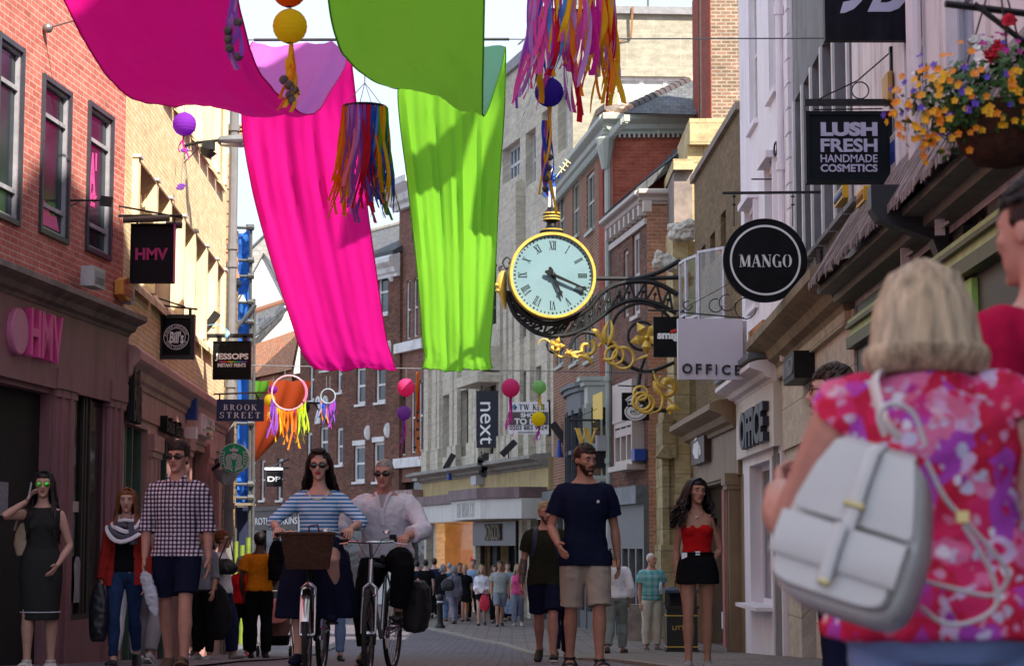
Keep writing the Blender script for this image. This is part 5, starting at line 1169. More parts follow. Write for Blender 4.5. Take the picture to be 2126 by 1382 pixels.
def iron(pts,r,name='scroll_bar',mat=IRON,dd=0.12,closed=False,k=5):
    mb=MB();s=smooth(pts+([pts[0]] if closed else []),k);n=len(s);rr=[r*1.0 for i in range(n)]
    mb.tube([q(a,b,dd) for a,b in s],rr,8);return mb.build(name,mat,CK,True)
A_=[(1053,604),(1058,628),(1073,658),(1110,688),(1146,697),(1182,694),(1214,681),(1247,658),(1280,634),(1319,622),(1363,630),(1404,650)]
B_=[(1060,606),(1078,640),(1108,664),(1145,672),(1186,662),(1222,640),(1245,612),(1276,592),(1319,584),(1363,588),(1408,612)]
iron(A_,.05,'lower_arch');iron(B_,.055,'upper_arch');iron([(1234,578),(1330,578),(1412,576)],.045,'tie_bar',k=2);iron([(1310,581),(1365,566),(1412,540)],.05,'strut')
iron([(1272,716),(1268,690),(1280,655),(1308,634),(1340,630),(1375,645),(1400,672)],.035);iron([(1332+28*math.cos(t),697+29*math.sin(t)) for t in [k*pi/6 for k in range(12)]],.032,closed=True)
iron([(1183,722),(1192,702),(1210,690),(1236,694),(1265,716),(1287,745),(1319,766),(1352,770),(1400,752)],.04);iron([(1153+17*math.cos(t),716+17*math.sin(t)) for t in [k*pi/6 for k in range(12)]],.025,closed=True)
iron([(1330,770),(1326,800),(1330,830),(1358,848),(1384,852)],.045);iron([(1345,720),(1338,745),(1330,768)],.035);iron([(1358,770),(1358,790)],.045,k=1)
for i in range(17):                                              # pierced tracery between the arches
    a,b=smooth(A_,4),smooth(B_,4);t=.04+i*.056;pa=a[int(t*(len(a)-1))];pb=b[int((t+.03)*(len(b)-1))];pc=a[int(min(1,t+.055)*(len(a)-1))]
    mb=MB();mb.tube([q(*pa,.12),q(*pb,.12)],.028,6);mb.tube([q(*pb,.12),q(*pc,.12)],.028,6);m_=((pa[0]+pc[0])/2,(pa[1]+pc[1])/2);e_=(m_[0]*.55+pb[0]*.45,m_[1]*.55+pb[1]*.45)
    mb.tube([q(*m_,.12),q(*e_,.12)],.018,6);mb.ell(q(*e_,.12),.04,0,8,6);mb.build('tracery',IRON,CK,True)
def spiral(cx,cy,r0,r1,a0,a1,w0,w1,name='gold_scroll',dd=0.02):
    mb=MB();n=30;mb.tube([q(cx+(r0+(r1-r0)*i/n)*math.cos(R(a0+(a1-a0)*i/n)),cy+(r0+(r1-r0)*i/n)*math.sin(R(a0+(a1-a0)*i/n)),dd) for i in range(n+1)],[w0+(w1-w0)*i/n for i in range(n+1)],8);return mb.build(name,GOLD,CK,True)
for a in ((1218,722,5,19,0,-420,.03,.045),(1262,727,20,20,-160,120,.035,.04),(1276,737,19,19,0,359,.03,.035),(1294,743,22,22,0,359,.03,.035),(1385,800,6,27,200,560,.09,.035),(1330,816,14,14,0,359,.03,.03),(1332,832,19,17,0,359,.035,.03),(1340,838,17,19,0,359,.035,.03),(1165,722,20,12,60,230,.03,.012),(1128,716,10,14,-180,-20,.012,.02),(1378,840,12,22,-90,60,.02,.035)):spiral(*a)
def leaf(pts,w_,name='gold_leaf',dd=-.02):
    mb=MB();s=smooth(pts,4);n=len(s);mb.tube([q(a,b,dd-.04*math.sin(pi*i/(n-1))) for i,(a,b) in enumerate(s)],[(max(.008,w_*math.sin(pi*min(1,.12+.88*i/(n-1)) )),.02) for i in range(n)],8,up=(0,1,0));return mb.build(name,GOLD,CK,True)
for pts,w_ in (([(1255,715),(1240,690),(1228,684)],.06),([(1260,712),(1255,690),(1264,664)],.06),([(1262,716),(1272,690),(1268,664)],.05),([(1200,738),(1220,742),(1232,760)],.05),([(1200,742),(1186,735),(1210,728)],.05),([(1325,745),(1345,738),(1318,748)],.04),([(1384,850),(1400,845),(1412,852)],.07),([(1372,780),(1362,800),(1376,822),(1370,850),(1340,860)],.04),([(1356,770),(1370,800),(1400,806)],.04)):leaf(pts,w_)
def flower5(cx,cy,r_,a0):
    mb=MB()
    for k in range(5):
        a=R(a0+72*k);p0=(cx+r_*.1*math.cos(a),cy+r_*.1*math.sin(a));p1=(cx+r_*.55*math.cos(a),cy+r_*.55*math.sin(a));p2=(cx+r_*math.cos(a),cy+r_*math.sin(a));s=r_/FPX*DC
        mb.tube([q(*p0,-.06),q(*p1,-.11),q(*p2,-.02)],[(s*.12,.02),(s*.3,.03),(s*.03,.01)],8,up=(0,1,0))
    mb.ell(q(cx,cy,-.12),.05,0,8,6);mb.build('gold_flower',GOLD,CK,True)
flower5(1343,700,36,20);flower5(1155,717,18,0);flower5(1180,732,9,30)
mb=MB();mb.rings([[q(1041+rx*math.cos(a)+ox,y,.1+rz*math.sin(a)) for a in [2*pi*k/12 for k in range(12)]] for y,rx,rz,ox in ((562,4,.05,4),(570,9,.14,2),(585,11,.18,0),(600,11,.18,0),(615,8,.14,3),(630,5,.1,6),(642,2,.03,8))])
mb.ell(q(1032,592,.0),(.05,.08,.05));mb.ell(q(1034,603,.0),(.06,.06,.04));mb.build('gold_mask',GOLD,CK,True)
iron([(1052,560),(1044,545),(1052,534),(1060,540),(1056,548)],.018);iron([(1040,566),(1036,556),(1044,552)],.015)
# plinth and the little sailor on top
pb=at(1145,484,DC);s_=DC/FPX;mb=MB();mb2=MB()
mb.lathe(pb,[(25*s_,0),(25*s_,4*s_),(18*s_,8*s_),(11*s_,14*s_),(10*s_,22*s_),(15*s_,26*s_),(18*s_,27*s_),(18*s_,43*s_),(14*s_,46*s_),(10*s_,50*s_),(8*s_,54*s_)],24)
for h_,r_ in ((4.5,23),(27,19),(33,18.6),(40,19)):mb2.lathe(pb+V((0,0,h_*s_)),[(r_*s_,0),(r_*s_,3*s_)],24)
mb.build('plinth',BLACK,CK,True);mb2.build('plinth_band',GOLD,CK,True)
ft=pb+V((0,0,53*s_));sc_=.86/1.75
def stat(name,mat,tubes,ells=()):
    mb=MB()
    for pts,rr in tubes:mb.tube([ft+V(p)*sc_ for p in pts],[(a*sc_ if not isinstance(a,tuple) else tuple(x*sc_ for x in a)) for a in rr],10)
    for c,r_ in ells:mb.ell(ft+V(c)*sc_,tuple(x*sc_ for x in r_),0,10,8)
    return mb.build(name,mat,CK,True)
STW=plain('statue_white',(.7,.68,.62),.5,.1);STB=plain('statue_blue',(.03,.10,.42),.45,.2)
stat('statue',STW,[([(-.1,0,.04),(-.09,0,.5),(-.08,0,.9)],[.06,.07,.1]),([(.12,.02,.04),(.1,0,.5),(.08,0,.9)],[.06,.07,.1]),([(.3,-.15,1.42),(.42,-.3,1.52)],[.04,.035])],[((0,-.04,1.62),(.1,.11,.13))])
stat('statue_coat',STB,[([(-.1,.1,.5),(-.03,.04,.95),(0,0,1.2),(0,0,1.42),(0,0,1.5)],[(.28,.16),(.2,.16),(.18,.13),(.22,.13),(.08,.07)]),([(.2,0,1.42),(.34,-.12,1.3),(.34,-.25,1.5)],[.07,.06,.05]),([(-.2,0,1.42),(-.1,-.2,1.25),(.25,-.3,1.4)],[.07,.06,.05]),([(-.14,0,1.7),(0,0,1.8),(.14,0,1.7)],[(.02,.05),(.1,.08),(.02,.05)])])
stat('gold_staff',plain('pale_gold',(.8,.7,.35),.4,.1,9),[([(.2,-.3,1.3),(.72,-.32,2.0)],[.025,.025])]+[([(.2+.52*k-.12,-.31,1.3+.7*k+.09),(.2+.52*k+.12,-.31,1.3+.7*k-.09)],[.025,.025]) for k in (.5,.75,.95)])

# ============================================================ SIGNS
def sign(label,px0,py0,px1,py1,d,th,mat,cat='hanging sign',border=0,bmat=None,yaw=0,name='hanging_sign',group='shop signs hung over the street'):
    a=at(px0,py1,d);b=at(px1,py0,d);c=at((px0+px1)/2,(py0+py1)/2,d);W=b.x-a.x;H=b.z-a.z
    F=Fr(c,V((math.cos(yaw),math.sin(yaw),0)));o=thing(name,label,cat,c-V((0,0,H/2)),0,group)
    mb=MB();F.box(mb,-W/2,W/2,-H/2,H/2,-th/2,th/2);bd=mb.build('board',mat,o)
    if border:
        m2=MB()
        for q_ in ((-W/2-.004,-W/2+border,-H/2-.004,H/2+.004),(W/2-border,W/2+.004,-H/2-.004,H/2+.004),(-W/2+border,W/2-border,H/2-border,H/2+.003),(-W/2+border,W/2-border,-H/2-.003,-H/2+border)):F.box(m2,*q_,-th/2-.015,th/2+.02)
        m2.build('frame',bmat or mat,o)
    F.W,F.H,F.th=W,H,th;F.k=d/FPX
    F.xy=lambda px,py:F.uz(px,py);return o,F
def pxt(s,mat,o,F,px0,py0,px1,py1,n=None,ext=.008,bold=0,serif=False,**k):
    u0,z1=F.uz(px0,py0);u1,z0=F.uz(px1,py1);f=serifobj if serif else textobj
    if serif:return f(s,mat,o,F,(u0+u1)/2,(z0+z1)/2,h=z1-z0,wd=u1-u0,n=F.th/2 if n is None else n,ext=ext,**k)
    return f(s,mat,o,F,(u0+u1)/2,(z0+z1)/2,h=z1-z0,wd=u1-u0,n=F.th/2 if n is None else n,ext=ext,bold=bold,**k)
def pbar(o,d,pts,r=.014,name='bracket',mat=IRON,sq=False):
    mb=MB()
    for (x0,y0),(x1,y1) in zip(pts,pts[1:]):
        if sq:mb.bar(at(x0,y0,d),at(x1,y1,d),r*2)
        else:mb.tube([at(x0,y0,d),at(x1,y1,d)],r,6)
    return mb.build(name,mat,o)
SBL=plain('sign_black',(.005,.005,.007),.55,.25,5,.01,dirt=(.016,.016,.02),spec=.15);LETW=plain('sign_white',(.84,.84,.86),.5,.04)
DKP=plain('dark_pink',(.42,.012,.12),.5,.05)
o,F=sign('black sign with dark pink capital letters hung on the red brick corner',272,466,362,587,22.2,.09,plain('maroon_black',(.007,.003,.006),.55,.2,spec=.15),border=.012)
pxt('HMV',DKP,o,F,283,516,350,541,bold=.035);mb=MB();F.box(mb,F.W/2,F.W/2+.012,-F.H/2,F.H/2,-.05,.05);mb.build('pink_edge',PINK,o)
pbar(o,22.2,[(237,426),(237,478)],.02);pbar(o,22.2,[(237,426),(378,452)],.012);pbar(o,22.2,[(237,448),(378,448)],.016);pbar(o,22.2,[(362,452),(362,470)],.012);pbar(o,22.2,[(285,452),(285,470)],.012)
mb=MB();mb.tube([at(256,457,22.0),at(352,453,22.0)],.035,8);mb.tube([at(345,467,22.3),at(378,467,22.3)],.04,8);mb.build('strip_lamp',plain('lamp_metal',(.10,.07,.06),.4),o)
o,F=sign('black sign with a white ring of small writing, beside the concrete fins',330,654,405,745,25.6,.08,SBL,border=.045,bmat=plain('greenish_black',(.018,.02,.018),.4))
u_,z_=F.uz(367,700);mb=MB()
for r_ in (.162,.118):
    vs=[]
    for rr in (r_,r_-.007):vs+=[F.P(u_+rr*math.cos(k*pi/24),z_+rr*math.sin(k*pi/24),.042) for k in range(48)]
    mb.add(vs,[(k,(k+1)%48,48+(k+1)%48,48+k) for k in range(48)])
mb.build('ring_mark',LETW,o);pxt("Bill's",LETW,o,F,353,688,382,713,bold=.03,shear=.15)
def arctext(s,o,F,u,z,r,h,a0,step,mat):
    for i,ch in enumerate(s):
        if ch == ' ':continue
        a=R(a0-step*i);f=Fr(F.P(u+r*math.cos(a),z+r*math.sin(a),0),F.U*math.sin(a)-F.Z*math.cos(a),F.N,F.U*math.cos(a)+F.Z*math.sin(a))
        textobj(ch,mat,o,f,0,0,h=h*(1 if ch.isupper() or ch in 'klbhdft' else .72),n=F.th/2+.002,ext=.003,name='ring_lettering')
arctext('Breakfast Lunch Dinner',o,F,u_,z_,.138,.026,172,7.6,LETW);arctext('Breakfast Lunch',o,F,u_,z_,.138,.026,-28,9,LETW)
pbar(o,25.6,[(318,632),(410,642)],.014);pbar(o,25.6,[(318,636),(318,748)],.012);pbar(o,25.6,[(322,617),(385,637)],.012);pbar(o,25.6,[(345,640),(345,655)],.02);pbar(o,25.6,[(395,640),(395,655)],.02)
o,F=sign('square black sign with white capitals over a rainbow line',443,709,521,787,30.2,.1,SBL,border=.012)
pxt('JESSOPS',LETW,o,F,447.5,734,516.5,750,bold=.035);pxt('INSTANT PRINTS',LETW,o,F,453,754.5,511,762.5,bold=.03)
mb=MB();u0,z0=F.uz(457,750.2)
for i in range(6):F.box(mb,u0+.068*i,u0+.068*i+.068,z0-.015,z0,.05,.056,i)
mb.build('rainbow_line',[plain('line%d'%i,c,.5,.05) for i,c in enumerate(((.7,.05,.3),(.75,.1,.03),(.8,.6,.03),(.1,.5,.1),(.03,.3,.6),(.3,.05,.5)))],o)
pbar(o,30.2,[(428,697),(525,697)],.03,sq=True);pbar(o,30.2,[(456,697),(456,710)],.03,sq=True);pbar(o,30.2,[(509,697),(509,710)],.03,sq=True)
mb=MB();mb.ell(at(472,695,30.0),(.04,.04,.07));mb.tube([at(472,685,30.0),at(450,672,30.1),at(430,675,30.2)],.008,5);mb.build('blue_lamp',plain('pale_blue_plastic',(.25,.5,.75),.4),o)
o,F=sign('navy blue street sign with white serif capitals in two lines',450,829,548,874,29.6,.05,plain('navy_board',(.008,.014,.085),.35,.15),'street sign',border=.0,yaw=.1)
pxt('BROOK',LETW,o,F,464,839,533,852,serif=True,gap=.3);pxt('STREET',LETW,o,F,456.5,855,540,868,serif=True,gap=.3)
pbar(o,29.6,[(443,818),(556,814)],.014,mat=plain('rusty_bar',(.16,.11,.07),.7));pbar(o,29.6,[(530,815),(538,830)],.012);pbar(o,29.6,[(456,818),(456,830)],.012)
# round green sign with a crowned, long haired woman
d_=30.6;c=at(487,951,d_);k_=d_/FPX;F=Fr(c,V((1,0,0)));F.th=.12
o=thing('hanging_sign','round green sign with a white crowned woman with wavy hair','hanging sign',c-V((0,0,31*k_)),0,'shop signs hung over the street')
GSB=plain('bright_green',(.0,.48,.19),.4,.05);mb=MB();mb.lathe(c,[(29.5*k_,-.07),(29.5*k_,.07)],40,axis='Y');mb.build('board',GSB,o)
mb=MB();mb.lathe(c+V((0,.01,0)),[(31.5*k_,-.06),(31.5*k_,.06)],40,axis='Y');mb.build('rim',LETW,o)
mb=MB();S=lambda x,y,n_=.072:F.P(x*k_,y*k_,n_)
def sstroke(pts,w_,n_=.074,m=0):
    s=smooth(pts,4)
    for (x0,y0),(x1,y1) in zip(s,s[1:]):
        dx,dy=x1-x0,y1-y0;l=math.hypot(dx,dy) or 1;nx,ny=-dy/l*w_/2,dx/l*w_/2
        mb.prism([S(x0+nx,y0+ny,n_),S(x0-nx,y0-ny,n_),S(x1-nx,y1-ny,n_),S(x1+nx,y1+ny,n_)],F.N*.006,m)
for s_ in (-1,1):
    for j,off in enumerate((7,10,13,16)):sstroke([(s_*(2+j),14-j*.8),(s_*(off-1),7-j),(s_*off,-3),(s_*(off-2),-11),(s_*(off+.3),-18),(s_*(off-2.5),-26+j*1.2)],1.8)
    for j in range(5):sstroke([(s_*20,12-j*6),(s_*24,13-j*6),(s_*28,10-j*6.2)],2.0)
    sstroke([(s_*19,14),(s_*21,2),(s_*20,-12),(s_*17,-22)],1.6)
    sstroke([(s_*3,-16),(s_*4,-22),(s_*3,-28)],1.5)
mb.prism([S(*p) for p in ((-8,14),(8,14),(9.5,21),(5,17.5),(3.4,22),(1.6,19),(0,27),(-1.6,19),(-3.4,22),(-5,17.5),(-9.5,21))],F.N*.006)
mb.prism([S(5.2*math.cos(t),4+7.4*math.sin(t)) for t in [k*pi/10 for k in range(20)]],F.N*.008)
mb.build('emblem',LETW,o);mb=MB();sstroke([(-3,6),(-1.2,6.3)],.8,.081);sstroke([(1.2,6.3),(3,6)],.8,.081);sstroke([(0,6),(0,2.5)],.5,.081);sstroke([(-1.4,.4),(1.4,.4)],.8,.081);mb.build('emblem_face',GSB,o)
pbar(o,30.65,[(440,975),(458,962)],.03);mb=MB();mb.rings([[at(470,984,30.9)+V((rx*math.cos(a),.25*math.sin(a),z)) for a in [k*pi/8 for k in range(16)]] for z,rx in ((-.16,.04),(-.1,.12),(.04,.22),(.06,.2))]);mb.build('lamp_bowl',GREYBOX,o,True)
o,F=sign('small black square sign with two white outline capitals at the far bend',553,976,586,1010,80,.15,SBL)
pxt('DP',LETW,o,F,556.5,989,582.5,999,ext=.02,bold=.01);mb=MB();F.box(mb,-F.W/2-.05,F.W/2+.02,F.H/2+.03,F.H/2+.1,-.12,.12);mb.build('strip_lamp',emit('strip_light',(.85,.9,1),1.2),o)
pbar(o,80,[(549,972),(600,971)],.05);pbar(o,80,[(555,971),(600,953)],.04)
o,F=sign('tall black banner sign with white lowercase letters running downwards',990,811,1037,929,66,.2,plain('next_black',(.006,.006,.02),.4,.1),yaw=-.15)
u0,z1=F.uz(998,835);u1,z0=F.uz(1023,922);textobj('next',LETW,o,F,(u0+u1)/2,(z0+z1)/2,h=z1-z0,wd=u1-u0,n=.1,ext=.012,rot=1)
pbar(o,66.2,[(1000,800),(1000,812)],.03);pbar(o,66.2,[(1030,800),(1030,812)],.03)
mb=MB()
rr=random.Random(2)
for k in range(9):mb.box(at(1002+rr.uniform(-6,8),945+k*5,65.8),(.18,.2,.16));
for k in range(6):mb.tube([at(1000+rr.uniform(-6,12),935+rr.uniform(0,40),65.8) for _ in range(3)],.02,5)
mb.build('cable_box',IRON,o)
o,F=sign('white letting board with black and grey bands fixed to the cream store',1055,834,1139,901,59.6,.06,LETW,'letting board',yaw=-.05,name='letting_board')
GB2=plain('grey_band',(.09,.08,.075),.5);u0,z1=F.uz(1055,855);u1,z0=F.uz(1139,882);mb=MB();F.box(mb,u0+.01,u1-.01,z0,z1,.03,.036);mb.build('band',GB2,o)
INK=plain('ink_black',(.02,.02,.022),.5)
pxt('TW KEIL',INK,o,F,1078,839,1134,851,serif=True,ext=.01,t=.18,gap=.12);pxt('SHOP',LETW,o,F,1081,857,1118,866,n=.037,bold=.04);pxt('TO LET',LETW,o,F,1068,868,1128,881,n=.037,bold=.04);pxt('0203 883 9024',INK,o,F,1058,883,1136,892,ext=.01,bold=.015);pxt('www.twkeil.com',INK,o,F,1075,894.5,1120,899,ext=.01)
mb=MB();q_=lambda px,py:F.P(*F.uz(px,py),.032);mb.prism([q_(1062,845),q_(1068,838),q_(1068,852)],F.N*.01,0);mb.prism([q_(1068.5,838),q_(1074,846),q_(1068.5,852)],F.N*.01,1);mb.build('emblem',[plain('teal',(.05,.35,.4),.5),plain('navy',(.04,.06,.2),.5)],o)
pbar(o,59.7,[(1139,830),(1141,905)],.05)
o,F=sign('black sign with white rounded letters partly hidden by a white sign',1357,658,1425,741,41,.12,SBL)
pxt('smiggle',LETW,o,F,1364,687,1436,709,bold=.05);mb=MB();mb.ell(F.P(*F.uz(1396,689),.065),(.05,.02,.035));mb.ell(F.P(*F.uz(1401,687),.065),(.04,.02,.035));mb.build('red_heart',plain('heart_red',(.6,.02,.02),.5),o);pbar(o,41,[(1345,644),(1430,645)],.02);pbar(o,41,[(1375,645),(1375,659)],.02)
o,F=sign('plain white box sign with thin black spaced capitals below',1407,662,1541,788,31.5,.12,plain('lilac_white_board',(.60,.57,.68),.45,.03,3),yaw=.06)
for i,(ch,x0,x1) in enumerate((('O',1415,1436),('F',1443,1455),('F',1464,1476),('I',1484,1487),('C',1497,1515),('E',1524,1536))):pxt(ch,INK,o,F,x0,755+i*.7,x1,776+i*.6,bold=.02,ext=.03)
mb=MB();F.box(mb,F.W/2,F.W/2+.08,-F.H/2+.2,F.H/2-.02,-.2,-.03);mb.build('side_box',GREYBOX,o)
pbar(o,31.6,[(1412,648),(1545,660)],.012);pbar(o,31.6,[(1420,640),(1545,572)],.006)
for cx,cy,r_ in ((1428,634,9),(1486,634,14),(1510,628,17),(1548,640,22)):
    mb=MB();mb.tube([at(cx+r_*math.cos(t),cy+r_*math.sin(t),31.6) for t in [k*.5 for k in range(11)]],.01,5);mb.build('scroll',IRON,o)
o,F=sign('big round black sign with white ring and stencil capitals',1502,455,1674,627,25.5,.1,SBL)
bd=[c_ for c_ in o.children if c_.name.startswith('board')][0];bpy.data.objects.remove(bd)
rw=F.W/2;mb=MB();mb.prism([F.P(rw*math.cos(k*pi/36),rw*math.sin(k*pi/36),-.05) for k in range(72)],F.N*.1);mb.build('board',SBL,o)
mb=MB();vs=[]
for rr_ in (rw*.845,rw*.795):vs+=[F.P(rr_*math.cos(k*pi/36),rr_*math.sin(k*pi/36),.054) for k in range(72)]
mb.add(vs,[(k,(k+1)%72,72+(k+1)%72,72+k) for k in range(72)]);mb.build('ring_mark',LETW,o)
pxt('MANGO',LETW,o,F,1534,529,1643,556,serif=True,t=.2,hl=.05,gap=.1,stencil=True,ext=.006)
pbar(o,25.5,[(1500,401),(1718,399)],.016,sq=True);pbar(o,25.5,[(1718,398),(1718,610)],.016,sq=True)
for x_ in (1524,1646):pbar(o,25.5,[(x_,401),(x_,470)],.007);mb=MB();mb.lathe(at(x_,425,25.5),[(.02,-.01),(.025,0),(.02,.01)],10);mb.lathe(at(x_,408,25.5),[(.02,-.01),(.025,0),(.02,.01)],10);mb.build('hook',IRON,o)
o,F=sign('dark slate sign with pale capitals in four lines',1674,234,1849,381,19.7,.09,plain('dark_slate_board',(.006,.010,.014),.6,.2,spec=.15),border=.035,bmat=plain('dark_slate_frame',(.007,.011,.015),.55,spec=.15))
LIL=plain('lilac_letters',(.50,.50,.68),.5,.04)
for s,y0,y1,b_ in (('LUSH',256,285,.06),('FRESH',290,318,.03),('HANDMADE',323,339,.015),('COSMETICS',343,359,.03)):pxt(s,LIL,o,F,1702,y0,1820,y1,bold=b_,n=.048)
pbar(o,19.7,[(1670,213),(1852,213)],.03,sq=True);pbar(o,19.7,[(1853,98),(1853,225)],.028,sq=True);pbar(o,19.7,[(1846,104),(1878,104)],.028,sq=True);pbar(o,19.7,[(1690,212),(1720,196),(1780,168),(1845,112)],.008);pbar(o,19.7,[(1690,228),(1832,226)],.007)
mb=MB();c=at(1786,188,19.7);mb.tube([c+V((.085*math.cos(t),0,.085*math.sin(t))) for t in [k*pi/10 for k in range(20)]],.007,5,closed=True,up=(0,1,0));mb.build('ring',IRON,o)
o,F=sign('large black sign with two huge white slanted letters cut by the top edge',1712,-140,1921,86,19,.1,plain('scratched_black',(.005,.004,.010),.5,.3,5,dirt=(.02,.018,.03),streak=True,spec=.15))
mb=MB();q_=lambda px,py:F.P(*F.uz(px,py),.051)
for P_ in ([(1742,31),(1752,30.5),(1771,22),(1787,6),(1790,-2),(1771,-2),(1763,5),(1749,8)],[(1771,-2),(1790,-2),(1815,-90),(1796,-90)],[(1799,28),(1846,28),(1864,21),(1876,8),(1880,-2),(1855,-2),(1848,6),(1838,9),(1826,9),(1829,-2),(1813,-2)],[(1813,-2),(1829,-2),(1852,-90),(1836,-90)],[(1855,-2),(1880,-2),(1893,-50),(1885,-80),(1865,-90),(1852,-90),(1855,-78),(1866,-50)]):mb.prism([q_(*p_) for p_ in P_],F.N*.006)
mb.build('lettering',LIL,o)
mb=MB();F.box(mb,F.W/2,F.W/2+.15,-.1,-.05,-.03,.03);F.box(mb,F.W/2,F.W/2+.15,.3,.35,-.03,.03);mb.build('bracket',IRON,o)
o,F=sign('square black sign with white ribbon numeral behind the gold scrolls',1291,815,1347,872,43.4,.12,SBL)
mb=MB();S=lambda x,y,n_=.062:F.P(*F.uz(x,y),n_)
for w_,m_,nn in ((.17,0,.062),(.10,1,.067),(.075,0,.072)):
    for pts in ([(1303,836),(1314,828),(1328,832),(1326,838),(1303,836)],[(1328,832),(1332,840),(1318,846)],[(1318,846),(1332,850),(1334,858),(1324,864),(1310,863),(1304,854),(1310,848),(1315,852)]):
        s=smooth(pts,5);P=[F.uz(*p) for p in s];vs=[]
        for i,(x,y) in enumerate(P):
            a,b=P[max(i-1,0)],P[min(i+1,len(P)-1)];l=math.hypot(b[0]-a[0],b[1]-a[1]) or 1;nx,ny=-(b[1]-a[1])/l*w_/2,(b[0]-a[0])/l*w_/2
            vs+=[F.P(x+nx,y+ny,nn),F.P(x-nx,y-ny,nn)]
        mb.add(vs,[(2*i,2*i+1,2*i+3,2*i+2) for i in range(len(P)-1)],m_)
mb.build('numeral_mark',[LETW,SBL],o);pbar(o,43.4,[(1283,800),(1350,803)],.015)
c=at(1217,905,47.6);o=thing('hanging_sign','single large golden letter hanging from a thin black bar','hanging sign',c-V((0,0,.2)),0,'shop signs hung over the street');F=Fr(c,V((1,.1,0)));F.th=.08
pxt('W',GOLD,o,F,1193,888,1241,921,serif=True,t=.2,hl=.07,n=-.05,ext=.1,name='letter');pbar(o,47.6,[(1181,871),(1246,872)],.03);pbar(o,47.6,[(1192,869),(1240,848)],.008);pbar(o,47.6,[(1200,872),(1200,888)],.008);pbar(o,47.6,[(1234,872),(1234,888)],.008);pbar(o,47.6,[(1192,869),(1192,880),(1200,886)],.008)
# white steel casements standing open above the white box sign
for i,(x0,x1,y0,y1,d_) in enumerate(((1412,1424,536,662,39.5),(1425,1448,527,665,38),(1450,1504,511,668,36.5))):
    a,b=at(x0,y1,d_+.4),at(x1,y0,d_-.2);f=Fr(V((a.x,a.y,a.z)),V((b.x-a.x,b.y-a.y,0)));W=(V((b.x,b.y,0))-V((a.x,a.y,0))).length;H=b.z-a.z
    t=thing('open_casement',['narrow white framed glass pane furthest from the round black sign','white framed glass pane between two others above the white sign','widest white framed glass pane behind the round black sign'][i],'glass panel',V((a.x,a.y,a.z)),0,'open glass panes above the white sign')
    mb=MB()
    for q_ in ((0,.05,0,H),(W-.05,W,0,H),(.05,W-.05,H-.05,H-.002),(.05,W-.05,.002,.05)):f.box(mb,*q_,-.02,.02)
    mb.build('frame',plain('lilac_white_frame',(.55,.53,.62),.4),t);mb=MB();f.box(mb,.05,W-.05,.05,H-.05,-.004,.004);mb.build('pane',gm,t)
# ---- boxes, cameras and lamps fixed to walls
wallbox('alarm_box','yellow and blue alarm box below the slate sign, on the left','alarm box',F1r,1760,381,1778,408,0,.1,YELBOX,BLUEBOX);wallbox('alarm_box','weathered yellow alarm box just right of the other yellow one','alarm box',F0,1808,381,1824,413,0,.1,YELBOX,plain('rusted_yellow',(.35,.18,.04),.7,.4,20));wallbox('alarm_box','blue and white alarm box on the white wall beside the flower basket','alarm box',F0,1872,262,1884,340,0,.05,LETW,BLUEBOX);wallbox('wall_board','tan board fixed upright behind the black sign post','board',F0,1862,132,1874,195,.02,.05,plain('tan_board',(.55,.34,.1),.6,.05))
wallbox('alarm_box','orange box under the round black sign on the white wall','alarm box',F3r,1590,673,1622,722,.02,.25,plain('cardboard_orange',(.45,.17,.06),.7,.1));wallbox('junction_box','grey box beside the orange one under the round black sign','box',F3r,1565,713,1584,758,.02,.2,GREYBOX);wallbox('alarm_box','narrow blue box right of the white box sign','alarm box',F3r,1547,720,1555,757,.02,.2,BLUEBOX)
wallbox('alarm_box','blue box on the brick beside the church buttress','alarm box',F5,1338,932,1345,956,.02,.3,BLUEBOX);wallbox('junction_box','dark metal box hung below the grey downpipe','box',F6,1262,938,1276,972,.2,.55,IRON);wallbox('junction_box','tall grey box on the downpipe above the dark metal box','box',F6,1266,905,1278,937,.2,.45,GREYBOX)
wallbox('junction_box','white box at the corner of the cream store frieze','box',F7,883,981,892,998,.1,.5,GREYBOX);wallbox('junction_box','small grey box on the ochre frieze of the cream store','box',F7,1001,988,1012,1006,.1,.4,GREYBOX)
def camera_unit(label,px,py,d,ax,arm,blue=True,s=1.0):
    c=at(px,py,d);t=thing('security_camera',label,'camera',c,0,'security cameras on walls');mb=MB();a=V(ax).normalized();mb.bar(c-a*.17*s,c+a*.17*s,.1*s,.11*s);mb.build('housing',IRON,t);mb=MB();e=at(*arm,d);mb.tube([c,V((c.x,c.y,e.z)),e],.012*s,6);mb.build('arm',IRON,t)
    if blue:mb=MB();mb.tube([c+V((0,0,-.1*s)),c+V((0,0,-.35*s))],[.02*s,.05*s],8);mb.build('blue_bag',BLUEBOX,t)
camera_unit('black camera on a thin arm on the pinkish white wall',1617,352,30.2,(.5,0,-.8),(1560,372))
camera_unit('black camera tilted on the yellow brick wall above the rainbow line sign',438,667,31,(.6,0,.8),(446,680),False)
camera_unit('black floodlight on the brown brick beside the golden letter',1161,898,58,(.5,0,-.7),(1150,890),s=2);camera_unit('dark camera on the downpipe beside the green bay',1290,884,48.5,(.6,0,-.7),(1280,870),False,s=1.6);camera_unit('dark floodlight on the cream store above the canopy, right of the tall banner',1056,930,63,(.6,0,.6),(1060,950),False,1.8);camera_unit('dark floodlight on the cream store above the canopy, left of the tall banner',933,958,71,(.4,0,.7),(936,980),True,1.8)
o=thing('street_lamp','grey street lamp head on a scrolled black wall bracket','street lamp',at(372,330,27.6));D_=27.6
pbar(o,D_,[(370,296),(370,405)],.03);pbar(o,D_,[(370,306),(412,296),(460,291)],.022);pbar(o,D_,[(375,345),(415,305)],.008)
